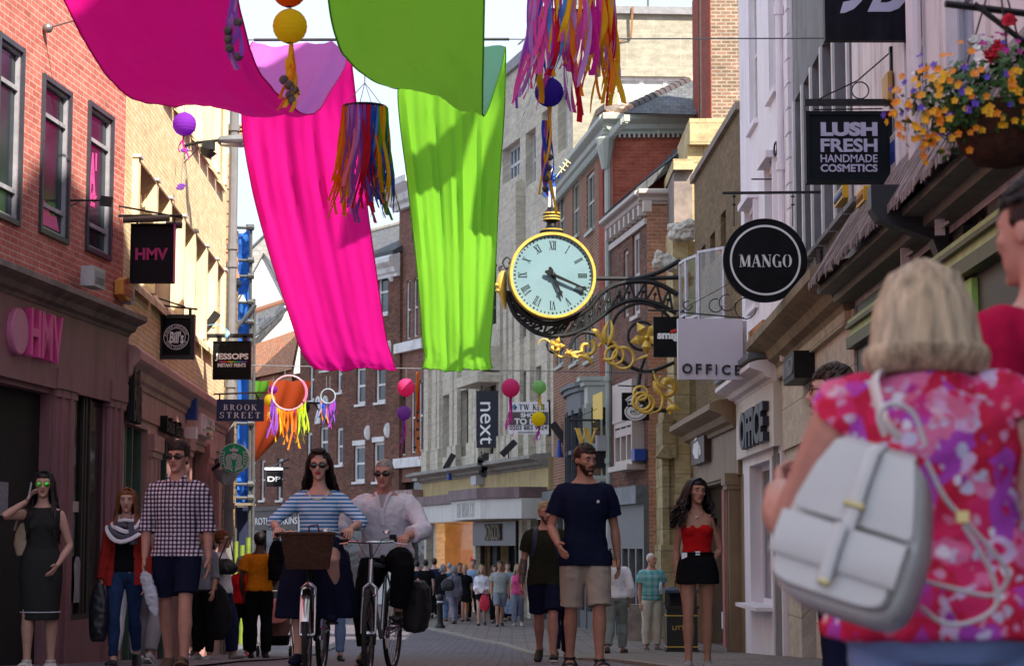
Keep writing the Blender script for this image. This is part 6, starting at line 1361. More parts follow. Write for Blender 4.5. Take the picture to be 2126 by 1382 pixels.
for cx,cy,r_ in ((380,312,8),(394,307,7),(406,303,5),(377,328,6)):mb=MB();mb.tube([at(cx+r_*math.cos(t),cy+r_*math.sin(t),D_) for t in [k*pi/6 for k in range(12)]],.007,5,closed=True,up=(0,1,0));mb.build('scroll',IRON,o)
mb=MB();mb.rings([[at(x,290,D_)+V((0,ry*math.cos(a),-.02+rz*math.sin(a))) for a in [k*pi/6 for k in range(12)]] for x,ry,rz in ((452,.05,.03),(458,.12,.07),(500,.16,.09),(530,.1,.05))]);mb.build('lamp_head',plain('lamp_grey',(.17,.18,.2),.4),o,True)
mb=MB();mb.box(at(490,299,D_),(.38,.2,.05));mb.build('diffuser',plain('lamp_glass',(.45,.4,.36),.3),o)
mb=MB();mb.box(at(433,303,D_-.1),(.16,.15,.12));mb.tube([at(433,312,D_-.1),at(427,326,D_-.1)],[.13,.07],10);mb.build('floodlight',IRON,o,True)
o=thing('sign_lamp','black picture lamp on a thin arm across the red brick wall','lamp',F1.P(F1.u(150),F1.z(150,418),.0));q0,q1=at(143,416,20.5),at(220,416,20.5);mb=MB();mb.tube([q0,q1],.012,6);mb.tube([at(143,400,20.5),at(143,445,20.5)],.014,6);mb.tube([at(146,428,20.5),at(160,422,20.5),at(166,417,20.5)],.006,5);mb.build('arm',IRON,o);mb=MB();mb.bar(at(222,408,20.5),at(219,428,20.5),.05,.12);mb.build('lamp_head',IRON,o)

# ============================================================ STREET FURNITURE AND FLOWERS
FB=at(2078,215,8.2);o=thing('hanging_basket','flower basket trailing orange, magenta and white blooms, hung top right','hanging basket',FB-V((0,0,.27)))
mb=MB();mb.lathe(FB,[(.03,-.27),(.11,-.25),(.17,-.19),(.2,-.1),(.21,-.02),(.18,-.01)],24);mb.build('basket',plain('brown_basket',(.06,.022,.01),.9,.5,30,.5),o,True)
mb=MB()
for k in range(3):a=k*2.1+.5;mb.tube([FB+V((.2*math.cos(a),.2*math.sin(a),0)),FB+V((0,0,.6))],.004,5)
mb.tube([FB+V((-.22,0,.42)),FB+V((.5,.1,.36))],.015,6);mb.tube([FB+V((-.1,0,.42)),FB+V((.3,0,.1))],.012,6);mb.build('chain',IRON,o)
rr=random.Random(21);LEAFM=plain('leaf_green',(.035,.10,.018),.5,.6,14);mb=MB()
def bpt(rr,sh=1.0):
    while True:
        v=V((rr.gauss(0,1),rr.gauss(0,1),rr.gauss(0,1))).normalized()
        if v.z>-.75:break
    R_=V((.34,.3,.23));p=V((v.x*R_.x,v.y*R_.y,v.z*R_.z+.02))*sh
    if v.x<-.2:p.x -= .1*rr.random();p.z -= .08*rr.random()
    return FB+p,v
for k in range(1500):
    p,v=bpt(rr,rr.uniform(.55,1));s=rr.uniform(.015,.03);a=V((rr.gauss(0,1),rr.gauss(0,1),rr.gauss(0,1))).normalized();b=v.cross(a).normalized();a=b.cross(v+a*.5).normalized()
    mb.add([p-a*s,p+b*s*.5,p+a*s,p-b*s*.5],[(0,1,2,3)])
mb.build('foliage',LEAFM,o)
PET={k:plain('petal_'+k,v,.6,.25,30) for k,v in dict(orange=(.80,.25,.01),gold=(.85,.42,.01),magenta=(.42,.01,.22),red=(.62,.02,.05),white=(.72,.72,.68),blue=(.10,.05,.42)).items()}
def bloom(p,v,s,n=5):
    mb=MB();a=v.orthogonal().normalized();b=v.cross(a)
    for k in range(n):
        t=2*pi*k/n+rr.random()*.3;d=a*math.cos(t)+b*math.sin(t);e=v.cross(d)
        mb.add([p,p+d*s*.6+e*s*.42+v*s*.1,p+d*s+v*s*.28,p+d*s*.6-e*s*.42+v*s*.1],[(0,1,2,3)])
    return mb
mass={k:MB() for k in PET};n_=0
for k in range(620):
    p,v=bpt(rr,rr.uniform(.98,1.1));x=(p-FB)
    if v.y>.3:continue
    if x.z>.1:c=rr.choice(['magenta','magenta','blue']) if x.x>-.12 else rr.choice(['orange','blue','white'])
    elif x.x<.1:c=rr.choice(['orange','gold','orange','gold','orange','gold','blue'])
    else:c=rr.choice(['gold','orange','blue'])
    if x.z>.08 and rr.random()<.7:continue
    if x.x>.05 and rr.random()<.6:continue
    m_=bloom(p+v*.02,(v+V((0,-.6,.1))).normalized(),rr.uniform(.013,.022))
    if n_<95:m_.build('flower',PET[c],o);n_+=1
    else:mass[c].add(m_.v,m_.f)
for k,m_ in mass.items():
    if m_.v:m_.build('flower_mass',PET[k],o)['kind']='stuff'
for px,py,c,s in ((2068,102,'red',.05),(2052,95,'white',.04),(2095,45,'red',.04),(2025,90,'white',.04),(2062,112,'red',.045)):
    m_=MB();p=at(px,py,8.1)
    for j in range(14):v=V((rr.gauss(0,1),rr.gauss(0,1)-.4,rr.gauss(0,1)+.3)).normalized();b_=bloom(p+v*s*.5,v,s*.6);m_.add(b_.v,b_.f)
    m_.tube([p,FB+V((.0,0,.15))],.004,4,1);m_.build('flower_head',[PET[c],LEAFM],o)
gb=gat(1412,36);o=thing('litter_bin','black litter bin with gold bands beside the woman in a red top','litter bin',gb);z0=gb.z;bx=gb.x;W=.27
BINM=plain('bin_black',(.016,.015,.014),.5,.3);mb=MB();mb.box((bx,36,z0+.39),(W*2,W*2,.78));mb.box((bx,36,z0+.03),(W*2+.06,W*2+.06,.06));mb.box((bx,36,z0+.8),(W*2+.05,W*2+.05,.05));mb.build('body',BINM,o)
for sx in (-1,1):
    for sy in (-1,1):mb=MB();mb.box((bx+sx*(W-.04),36+sy*(W-.04),z0+.94),(.06,.06,.25));mb.build('hood_post',BINM,o)
mb=MB();mb.box((bx,36+W-.03,z0+.94),(W*2-.15,.03,.25));mb.build('back_plate',BINM,o)
mb=MB();mb.box((bx,36,z0+1.08),(W*2+.06,W*2+.06,.05));mb.rings([[V((bx+a*k,36+b*k,z0+h)) for a,b in ((-1,-1),(1,-1),(1,1),(-1,1))] for k,h in ((W+.02,1.105),(W-.06,1.15))]);mb.build('hood',plain('bin_blue_top',(.03,.05,.09),.4),o)
for h in (.12,.66):mb=MB();mb.box((bx,36,z0+h),(W*2+.012,W*2+.012,.018));mb.build('gold_band',GOLD,o)
F=Fr((bx,36-W,z0+.45),V((1,0,0)));F.th=0;textobj('LITTER',GOLD,o,F,0,0,h=.07,wd=.34,n=.002,ext=.004)
gb=gat(914,54);o=thing('bollard','black cast iron bollard with pale ring beside the kerb','bollard',gb);mb=MB();mb.lathe(gb,[(.14,0),(.14,.08),(.1,.12),(.085,.16),(.075,.62),(.1,.66),(.075,.7),(.09,.78),(.1,.84),(.06,.9),(.0,.92)],18);mb.build('post',BINM,o,True);mb=MB();mb.lathe(gb+V((0,0,.7)),[(.082,0),(.082,.05)],18);mb.build('ring',OFFW,o)
# ============================================================ PEOPLE
def fuse(mb,vox,sm=3,wr=0,wf=9,seed=0,wst=(1,1,.35)):
    me=mb.mesh('t',[]);o=bpy.data.objects.new('t',me)
    r=o.modifiers.new('r','REMESH');r.mode='VOXEL';r.voxel_size=vox;r.use_smooth_shade=True
    s=o.modifiers.new('s','SMOOTH');s.factor=.5;s.iterations=sm
    m2=bake(o);bpy.data.meshes.remove(me)
    if wr:
        off=V((seed*3.1,seed*1.7,seed))
        nv=[q.vector.copy() for q in m2.vertex_normals]
        for v,vn in zip(m2.vertices,nv):
            p=v.co;q=V((p.x*wst[0],p.y*wst[1],p.z*wst[2]))*wf+off;q2=V((p.x+p.z,p.y,p.z-p.x*.6))*wf*1.3+off
            d=abs(noise.noise(q))*-1.2+.25+.8*(abs(noise.noise(q2))*-1+.2)
            v.co=p+vn*(d*wr)
    m2.polygons.foreach_set('use_smooth',[True]*len(m2.polygons));m2.materials.clear();return m2
def skinm(name,c):return plain('skin_'+name,c,.5,.1,18,.05,spec=.35)
SK=dict(pale=skinm('pale',(.56,.33,.26)),tan=skinm('tan',(.42,.21,.14)),ruddy=skinm('ruddy',(.52,.26,.20)),olive=skinm('olive',(.44,.25,.17)),dark=skinm('dark',(.10,.045,.03)))
LIPS=plain('lips',(.40,.11,.10),.4,.1,20);REDLIP=plain('red_lips',(.45,.02,.05),.35,.1);EYEW=plain('eye_white',(.34,.31,.29),.3,.05);EYED=plain('eye_dark',(.02,.013,.01),.2,.1)
LENS=plain('dark_lens',(.006,.006,.008),.08,.1,spec=.6)
def hairm(n,c):
    m,t,b=nodes('hair_'+n);b.inputs['Roughness'].default_value=.42;b.inputs['Specular IOR Level'].default_value=.4
    f=tnoise(t,38,4,.6,stretch=(1.6,1.6,.12));lnk(t,ramp(t,f,[(.3,[q*.42 for q in c]),(.68,[min(1,q*1.35) for q in c])]),b.inputs['Base Color']);bump(t,b,f,.4);return m
HR=dict(black=hairm('black',(.008,.006,.007)),brown=hairm('brown',(.035,.017,.01)),dark=hairm('dark',(.016,.008,.008)),ginger=hairm('ginger',(.22,.07,.025)),auburn=hairm('auburn',(.20,.06,.02)),grey=hairm('grey',(.30,.28,.27)),white=hairm('white',(.62,.6,.58)),blond=hairm('blond',(.42,.30,.16)),ash=hairm('ash',(.54,.40,.265)),lightbrown=hairm('lightbrown',(.12,.06,.03)))
def fab(n,c,v=.12,r=.85):return plain('fabric_'+n,c,r,v,7,.12,spec=.06)
def coordfac(t,axis,period,duty,off=0):
    tc=t.nodes.new('ShaderNodeTexCoord');sp=t.nodes.new('ShaderNodeSeparateXYZ');lnk(t,tc.outputs['Object'],sp.inputs[0])
    a=t.nodes.new('ShaderNodeMath');a.operation='MULTIPLY_ADD';a.inputs[1].default_value=1/period;a.inputs[2].default_value=50+off;lnk(t,sp.outputs[axis],a.inputs[0])
    f=t.nodes.new('ShaderNodeMath');f.operation='FRACT';lnk(t,a.outputs[0],f.inputs[0])
    g=t.nodes.new('ShaderNodeMath');g.operation='LESS_THAN';g.inputs[1].default_value=duty;lnk(t,f.outputs[0],g.inputs[0]);return g.outputs[0]
def stripem(n,ca,cb,period,duty=.5,axis=2):
    m,t,b=nodes('fabric_'+n);b.inputs['Roughness'].default_value=.85;b.inputs['Specular IOR Level'].default_value=.15
    lnk(t,mixc(t,coordfac(t,axis,period,duty),ca,cb),b.inputs['Base Color']);return m
def checkm(n,dark,mid,light,period,duty=.55):
    m,t,b=nodes('fabric_'+n);b.inputs['Roughness'].default_value=.85;b.inputs['Specular IOR Level'].default_value=.15
    fx,fz=coordfac(t,0,period,duty),coordfac(t,2,period,duty)
    c=mixc(t,fx,mixc(t,fz,dark,mid),mixc(t,fz,mid,light));lnk(t,c,b.inputs['Base Color']);bump(t,b,tnoise(t,25),.15);return m
def ellr(c,rx,ry,n=20,X=V((1,0,0)),Y=V((0,1,0)),p=2.3):
    out=[]
    for k in range(n):
        a=2*pi*k/n;ca,sa=math.cos(a),math.sin(a);ca=math.copysign(abs(ca)**(2/p),ca);sa=math.copysign(abs(sa)**(2/p),sa);out.append(c+X*(rx*ca)+Y*(ry*sa))
    return out
TM=[(.86,.13,.10,0),(.90,.168,.118,.008),(.97,.168,.115,.004),(1.05,.153,.102,-.004),(1.13,.152,.104,-.008),(1.23,.168,.118,-.008),(1.32,.182,.122,-.003),(1.38,.186,.108,.006),(1.415,.165,.092,.012),(1.445,.122,.078,.015),(1.475,.08,.068,.016),(1.50,.064,.062,.013),(1.53,.058,.059,.008),(1.60,.056,.06,-.004)]
TF=[(.84,.12,.10,.01),(.90,.174,.122,.01),(.97,.165,.118,.006),(1.05,.134,.098,0),(1.12,.120,.09,-.004),(1.21,.135,.102,-.004),(1.29,.150,.108,0),(1.355,.154,.096,.004),(1.395,.134,.08,.01),(1.425,.095,.068,.012),(1.46,.06,.057,.012),(1.51,.048,.05,.006),(1.60,.046,.051,-.004)]
AU=[(0,.050),(.12,.055),(.3,.052),(.6,.043),(.92,.037)];AF=[(0.02,.037),(.18,.041),(.38,.041),(.7,.033),(1,.0255)]
LU=[(0,.088),(.15,.092),(.4,.082),(.7,.066),(.93,.055)];LF_=[(0.03,.053),(.15,.054),(.32,.059),(.6,.046),(.88,.036),(1.02,.037)]
def ik(S,W,a,b,pole):
    d=W-S;L=min(d.length,(a+b)*.999);d.normalize();W=S+d*L
    x=(a*a-b*b+L*L)/(2*L);h=math.sqrt(max(0,a*a-x*x));p=V(pole);p=p-d*p.dot(d)
    p=p.normalized() if p.length>1e-5 else d.orthogonal().normalized();return S+d*x+p*h,W
WALK=dict(L=((.02,-.36,-1),(0,.02,-1),.18),R=((-.02,.24,-1),(0,.62,-1),-.55))
WALK2=dict(R=((-.02,-.36,-1),(0,.02,-1),.18),L=((.02,.24,-1),(0,.62,-1),-.55))
STAND=dict(L=((-.03,0,-1),(0,.03,-1),0),R=((.03,0,-1),(0,.03,-1),0))
ARMS=dict(L=((-.16,.05,-1),(-.02,-.2,-1)),R=((.16,.05,-1),(.02,-.2,-1)))
class Person:
    # faces -Y before turning; x<0 side is 'L' (picture left when facing the viewer)
    def __init__(s,label,loc,H=1.75,rz=0,sex='m',legs=STAND,arms=ARMS,lean=(0,0),head=(0,0,0),skin='pale',vox=.009,build=1.0,pelvis=None,group=None,hand_curl=.6,armw=1,headz=0,seed=0,lips=None,face=True,eyes=True):
        s.k=k=H/1.75;s.f=sex == 'f';s.vox=vox;s.seed=seed;s.bw=build;s.lean=lean;s.skin=SK[skin];s.sex=sex
        s.o=thing('person',label,'person',loc,rz,group);s.o['category']='person'
        T=TF if s.f else TM;s.T=T;aw=(.86 if s.f else 1)*(.5+.5*build);s.aw=aw=aw*armw;lw=(.95 if s.f else 1)*(.5+.5*build);s.lw=lw
        # hips and legs
        th,sh=.43,.42;s.hip={};s.kn={};s.an={};s.foot={}
        P=V((0,0,.93))
        for c,x in (('L',-.09),('R',.09)):
            h=P+V((x,0,-.02));l=legs[c]
            if l[0] == 't':kn,an=ik(h,V(l[1]) if pelvis is None else V(l[1])-V(pelvis)+P,th,sh,l[2]);pit=l[3]
            else:kn=h+V(l[0]).normalized()*th;an=kn+V(l[1]).normalized()*sh;pit=l[2]
            s.hip[c],s.kn[c],s.an[c]=h,kn,an;s.foot[c]=pit
        if pelvis is None:
            mz=min(s.an[c].z-.085-max(0,-s.foot[c]*.11) for c in 'LR');dz=V((0,0,-mz))
        else:dz=V(pelvis)-P
        for D in (s.hip,s.kn,s.an):
            for c in D:D[c]=(D[c]+dz)*k
        s.dz=dz;s.P=(P+dz)*k
        # arms
        sw=.148 if s.f else .178;sz=1.365 if s.f else 1.385;sw *= (.6+.4*build)
        s.S={};s.E={};s.W={};s.HD={}
        for c,g in (('L',-1),('R',1)):
            S=s.tp(V((g*sw,.008,sz))) ;a=arms[c];la,lb=.295*k,.255*k
            if a[0] == 't':E,W=ik(S,V(a[1])*(1 if pelvis else 1),la,lb,a[2])
            else:E=S+V(a[0]).normalized()*la;W=E+V(a[1]).normalized()*lb
            s.S[c],s.E[c],s.W[c]=S,E,W;s.HD[c]=a[3] if len(a)>3 else None
        s.hc=s.tp(V((0,-.012,1.632+headz)));hy,hp,hr=head
        s.hm=Matrix.Translation(s.hc) @ Matrix.Rotation(hy,4,'Z') @ Matrix.Rotation(hp,4,'X') @ Matrix.Rotation(hr,4,'Y') @ Matrix.Scale(k*1.0,4)
        mb=MB();s.torso(mb,0,0,9);
        if s.f:
            for g in (-1,1):mb.ell(s.tp(V((g*.07,-.075,1.27))),(.062*k,.055*k,.06*k),0,14,10)
        for c in 'LR':
            s.arm(mb,c,0,2,0);s.leg(mb,c,0,2,0);s.footm(mb,c,0)
        s.headm(mb)
        me=fuse(mb,vox,2)
        # fingers, eyes, lips joined to the same body mesh
        ex=MB()
        for c in 'LR':s.hand(ex,c,hand_curl)
        if face:
            X=lambda p:s.hm @ V(p)
            if eyes:
                for g in (-1,1):
                    ex.ell(X((g*.031,-.0865,.006)),(.0125*k,.006*k,.006*k),1,8,6);ex.ell(X((g*.031,-.0905,.006)),(.0068*k,.004*k,.006*k),2,8,6)
                    ex.tube([X((g*.014,-.094,.024)),X((g*.032,-.094,.03)),X((g*.05,-.08,.024))],[.004*k,.0055*k,.003*k],5,4)
            ex.tube([X((-.024,-.089,-.057)),X((-.008,-.099,-.054)),X((.008,-.099,-.054)),X((.024,-.089,-.057))],[(.002*k,.003*k),(.006*k,.005*k),(.006*k,.005*k),(.002*k,.003*k)],6,3);ex.tube([X((-.02,-.09,-.061)),X((0,-.1,-.066)),X((.02,-.09,-.061))],[.002*k,.006*k,.002*k],6,3)
        em=ex.mesh('e',[],True);bm=bmesh.new();bm.from_mesh(me);bm.from_mesh(em);bm.to_mesh(me);bm.free();bpy.data.meshes.remove(em)
        s.browm=HR['brown']
        for m in (s.skin,EYEW,EYED,lips or LIPS,s.browm):me.materials.append(m)
        for q in me.polygons:q.use_smooth=True
        s.body=place(me,'body',s.o,True)
    def tp(s,p):                            # torso point: lean above the pelvis
        p=V(p);q=(p+s.dz)*s.k;h=max(0,p.z-.95)
        return q+V((s.lean[0]*h,s.lean[1]*h,-.12*(s.lean[0]**2+s.lean[1]**2)*h))*s.k
    def torso(s,mb,off,z0,z1,offl=None,flare=0):
        rr=[]
        for z,rx,ry,yo in s.T:
            if z<z0 or z>z1:continue
            b=s.bw if z<1.42 else 1;bb=b if z<1.2 else (1+b)/2
            o=off+(flare*max(0,1.1-z));rr.append(ellr(s.tp(V((0,yo,z))),(rx*bb+o)*s.k,(ry*(bb*1.15-.15 if bb>1 else bb)+o)*s.k))
        mb.rings(rr)
    def path(s,A,B,C,pu,pl,off,t0,t1,w_,bend=V((0,0,0))):
        pts,rad=[],[]
        for t,r in pu:
            if t0 <= t <= t1:pts.append(A.lerp(B,t));rad.append((r*w_+off)*s.k)
        if t1>1:
            for t,r in pl:
                if t0 <= 1+t <= t1+.03:pts.append(B.lerp(C,t)+bend*(math.sin(min(1,t)*pi)));rad.append((r*w_+off)*s.k)
        e=None
        if t1 <= 1 and (not pts or True):pts.append(A.lerp(B,t1));rad.append(rad[-1] if rad else (.05+off)*s.k)
        elif t1<2:pts.append(B.lerp(C,t1-1));rad.append(rad[-1])
        q=[pts[0]];rr=[rad[0]]
        for p,r in zip(pts[1:],rad[1:]):
            if (p-q[-1]).length>.004:q.append(p);rr.append(r)
        return q,rr
    def arm(s,mb,c,t0,t1,off,flare=0):
        p,r=s.path(s.S[c],s.E[c],s.W[c],AU,AF,off,t0,t1,s.aw)
        if flare:r=[a+flare*s.k*i/max(1,len(r)-1) for i,a in enumerate(r)]
        if t0 == 0:
            S=s.S[c];n_=s.tp(V((0,.01,1.40)));p=[S.lerp(n_,.5)+V((0,0,.012*s.k)),S.lerp(n_,.2)+V((0,0,.008*s.k))]+p;r=[r[0]*.75,r[0]*.95]+r
        mb.tube(p,r,12)
    def leg(s,mb,c,t0,t1,off,flare=0):
        p,r=s.path(s.hip[c],s.kn[c],s.an[c],LU,LF_,off,t0,t1,s.lw,V((0,.012*s.k,0)))
        if flare:r=[a+flare*s.k*i/max(1,len(r)-1) for i,a in enumerate(r)]
        mb.tube(p,r,14)
    def fdir(s,c):
        a=s.foot[c];return V((.12*(-1 if c == 'L' else 1),-math.cos(a),math.sin(a))).normalized()
    def footm(s,mb,c,off=0,heel=0):
        k=s.k;f=s.fdir(c);u=V((1,0,0));a=s.an[c];dn=f.cross(V((1,0,0))).normalized();dn=dn if dn.z<0 else -dn
        b=a+dn*.045*k
        pts=[b-f*.055*k,b-f*.03*k,b+f*.03*k,b+f*.1*k+dn*.012*k,b+f*.155*k+dn*.018*k,b+f*.185*k+dn*.02*k]
        rr=[(.02,.02),(.034,.036),(.038,.038),(.044,.026),(.04,.02),(.02,.012)]
        mb.tube(pts,[((x+off)*k,(y+off)*k) for x,y in rr],12,up=-dn)
        return b,f,dn
    def headm(s,mb):
        k=s.k;X=lambda p:s.hm @ V(p);fs=.95 if s.f else 1.0;rot=s.hm.to_3x3().normalized()
        E=lambda p,r:mb.ell(X(p),tuple(a*k for a in r),0,14,10,rot)
        E((0,.018,.025),(.073*fs,.091,.091));
        rr=[]
        for z,rx,ry,yo in ((.05,.064,.07,-.016),(.02,.066,.07,-.022),(-.02,.063,.067,-.026),(-.05,.057*fs,.06,-.031),(-.078,.048*fs,.052,-.037),(-.1,.034*fs,.038,-.045),(-.114,.02,.022,-.052)):rr.append([X((p.x,p.y,z)) for p in ellr(V((0,yo,0)),rx,ry,18)])
        mb.rings(rr)
        mb.tube([X((0,-.084,.022)),X((0,-.1,-.01)),X((0,-.113,-.028)),X((0,-.098,-.038))],[.008*k,.0095*k,.0135*k,.011*k],8);E((0,-.098,-.034),(.0175,.012,.009))
        for g in (-1,1):
            E((g*.03,-.08,.024),(.026,.012,.008));E((g*.043,-.06,-.02),(.022,.024,.02));E((g*.074*fs,.012,-.008),(.009,.02,.031))
        E((0,-.083,-.1),(.019,.018,.014));E((0,-.084,-.06),(.024,.012,.016))
        mb.tube([s.tp(V((0,.012,1.46))),X((0,.012,-.05))],[(.056 if not s.f else .047)*k]*2,12)
    def hand(s,mb,c,curl):
        k=s.k*(.92 if s.f else 1);g=-1 if c == 'L' else 1;W=s.W[c];d=(W-s.E[c]).normalized();hd=s.HD[c]
        if hd:d=(d*.4+V(hd[0]).normalized()).normalized()
        pn=V((-g,0,0)) if not hd else V(hd[1]);pn=(pn-d*pn.dot(d)).normalized();th=d.cross(pn)*1.0;th=th if (th.dot(V((0,-1,.3)))>0 or hd) else -th
        if hd and len(hd)>2:th=V(hd[2]);th=(th-d*th.dot(d)).normalized()
        b=W-d*.01*k
        mb.rings([ellr(b+d*t*k,wx*k,wy*k,12,th,pn) for t,wx,wy in ((-.02,.024,.02),(.02,.028,.017),(.055,.04,.016),(.088,.042,.014),(.1,.036,.01))])
        cu=s.cu[c] if hasattr(s,'cu') else curl
        for i,(o,L) in enumerate(((.031,.072),(.0105,.08),(-.0105,.074),(-.031,.058))):
            p=b+d*.092*k+th*o*k;dd=(d+th*(o*1.2)).normalized();pts=[p];ax=dd.cross(pn)
            for j in range(3):
                a=cu*(.45+.35*j)+.08*i;dj=dd*math.cos(a)+pn*math.sin(a);p=p+dj*(L*k*(.45,.32,.23)[j]);pts.append(p)
            mb.tube(pts,[.0095*k,.0088*k,.008*k,.006*k],7)
        p=b+d*.025*k+th*.03*k;d1=(d*.7+th*.7+pn*.3).normalized();d2=(d*.95+th*.2+pn*.4).normalized();mb.tube([b+d*.01*k+th*.012*k,p,p+d1*.035*k,p+d1*.035*k+d2*.03*k],[.013*k,.0125*k,.011*k,.008*k],7)
    # ---- clothing
    def add(s,mb,name,mat,wr=.006,wf=9,sm=3,vox=None,label=None,wst=(1,1,.35),cut=None):
        me=fuse(mb,vox or s.vox*1.1,sm,wr,wf,s.seed+len(s.o.children),wst);me.materials.append(mat)
        cut=cut or s.__dict__.pop('cut',None)
        if cut:
            bm=bmesh.new();bm.from_mesh(me);bmesh.ops.delete(bm,geom=[v for v in bm.verts if cut(v.co)],context='VERTS');bm.to_mesh(me);bm.free()
        return place(me,name,s.o,True,label)
    def raw(s,mb,name,mat,smooth=True,parent=None):return mb.build(name,mat,parent or s.o,smooth,True)
    def top(s,mat,hem=.93,sleeve=.55,off=.014,name='shirt',flare=.0,sfl=.012,wr=.007,bust=True,neck=1.47,gap=0):
        mb=MB();s.torso(mb,off,max(hem,.895),neck,flare=flare)
        z0,rx,ry,yo=next(t for t in s.T if t[0] >= max(hem,.895));o=off+flare*max(0,1.1-z0)
        bb=s.bw;c=s.tp(V((0,yo,hem)));mb.rings([ellr(c,(rx*bb+o)*s.k,(ry*bb+o)*s.k),ellr(s.tp(V((0,yo,z0+.02))),(rx*bb+o)*s.k,(ry*bb+o)*s.k)])
        if s.f and bust:
            for g in (-1,1):mb.ell(s.tp(V((g*.07,-.077,1.265))),(.07*s.k,.06*s.k,.068*s.k),0,14,10)
        if sleeve:
            for c in 'LR':s.arm(mb,c,0,sleeve,off,sfl)
        if hem<.89:
            for c in 'LR':s.leg(mb,c,0,.42,off+.014)
            zc=s.tp(V((0,0,hem))).z;c2=s.__dict__.get('cut');s.cut=lambda v:v.z<zc or (c2 is not None and c2(v))
        return s.add(mb,name,mat,wr)
    def dress(s,mat,rings,neck=1.43,off=.012,sleeve=.1,wr=.006,name='dress'):
        mb=MB();s.torso(mb,off,.95,neck)
        for g in (-1,1):mb.ell(s.tp(V((g*.07,-.077,1.265))),(.068*s.k,.058*s.k,.066*s.k),0,14,10)
        for c in 'LR':mb.ell(s.S[c]*.93+s.tp(V((0,0,1.4)))*.07,(.05*s.k,)*3,0,10,8)
        mb.rings([ellr(s.tp(V((xo,yo,z))) if z>.95 else (V((xo,yo,z))+s.dz)*s.k,rx*s.k,ry*s.k,32) for z,rx,ry,xo,yo in rings]);return s.add(mb,name,mat,wr,7)
    def bottom(s,mat,t=.8,off=.016,top=1.04,flare=.02,name='shorts',wr=.006):
        mb=MB();s.torso(mb,off*.35,.8,top)
        for c in 'LR':s.leg(mb,c,0,t,off,flare)
        return s.add(mb,name,mat,wr,7)
    def skirt(s,mat,rings,name='skirt',wr=.008,wf=6,folds=0):
        mb=MB();rr=[]
        for z,rx,ry,xo,yo in rings:
            c=s.tp(V((xo,yo,z))) if z>.95 else (V((xo,yo,z))+s.dz)*s.k
            q=ellr(c,rx*s.k,ry*s.k,40)
            if folds:q=[c+(p-c)*(1+folds*max(0,1.0-z)*math.sin(i*2*pi/40*9+z)) for i,p in enumerate(q)]
            rr.append(q)
        mb.rings(rr);return s.add(mb,name,mat,wr,wf)
    def shoes(s,mat,sole=None,off=.008,high=0,name='shoe',sandal=False):
        for c in 'LR':
            mb=MB();b,f,dn=s.footm(mb,c,off if not sandal else -.02)
            if high:mb.tube([s.an[c]+dn*.02,s.an[c]-dn*high*s.k],[.05*s.k,.045*s.k],12)
            k=s.k;sd=MB();X=f.cross(dn).normalized()
            base=b+dn*(.036+off)*k
            out=[(-.07,.0),(-.06,.03),(0,.036),(.06,.038),(.12,.05),(.17,.046),(.2,.022),(.208,0)];poly=[base+f*a*k+X*w*k for a,w in out]+[base+f*a*k-X*w*k for a,w in reversed(out[1:-1])]
            sd.prism(poly,dn*.02*k)
            if sandal:
                for a in (.12,.02):
                    sd.tube([base+f*a*k+X*(.048*math.cos(t))*k-dn*(.055 if a>.1 else .075)*k*math.sin(t) for t in [pi*i/8 for i in range(9)]],[(.02*k,.006*k)]*9,6,up=f)
                sd.tube([s.an[c]+X*(.042*math.cos(t))*k+f*(.042*math.sin(t))*k for t in [2*pi*i/12 for i in range(12)]],[(.005*k,.012*k)]*12,6,closed=True,up=dn)
                s.raw(sd,'sandal',sole or mat)
            else:
                o=s.add(mb,name,mat,0,vox=max(.006,s.vox*.8));s.raw(sd,'sole',sole or mat,False,o)
    # ---- hair
    def cap(s,mb,r=(.081,.099,.099),line=.062,back=-.06,rough=.0,seed=1,side=.02):
        vs=[];fs=[];N,M_=36,26;k=1
        for i in range(M_+1):
            t=pi*.86*i/M_
            for j in range(N):
                a=2*pi*j/N;p=V((r[0]*math.sin(t)*math.cos(a),r[1]*math.sin(t)*math.sin(a),r[2]*math.cos(t)));q=p+V((0,.02,.026))
                hl=line if q.y<-.03 else (side-.015 if abs(q.y)<.03 else back);hl=line+(hl-line)*min(1,max(0,(q.y+.055)/.03)) if q.y<-.02 else hl
                n=noise.noise(q*30+V((seed,0,0)))*rough+noise.noise(q*70)*rough*.6
                q=q+p.normalized()*n
                if q.z<hl:q=V((0,.018,.025))+(q-V((0,.018,.025)))*.86
                vs.append(s.hm @ q)
        for i in range(M_):
            for j in range(N):l=(j+1)%N;fs.append((i*N+j,(i+1)*N+j,(i+1)*N+l,i*N+l))
        mb.add(vs,fs)
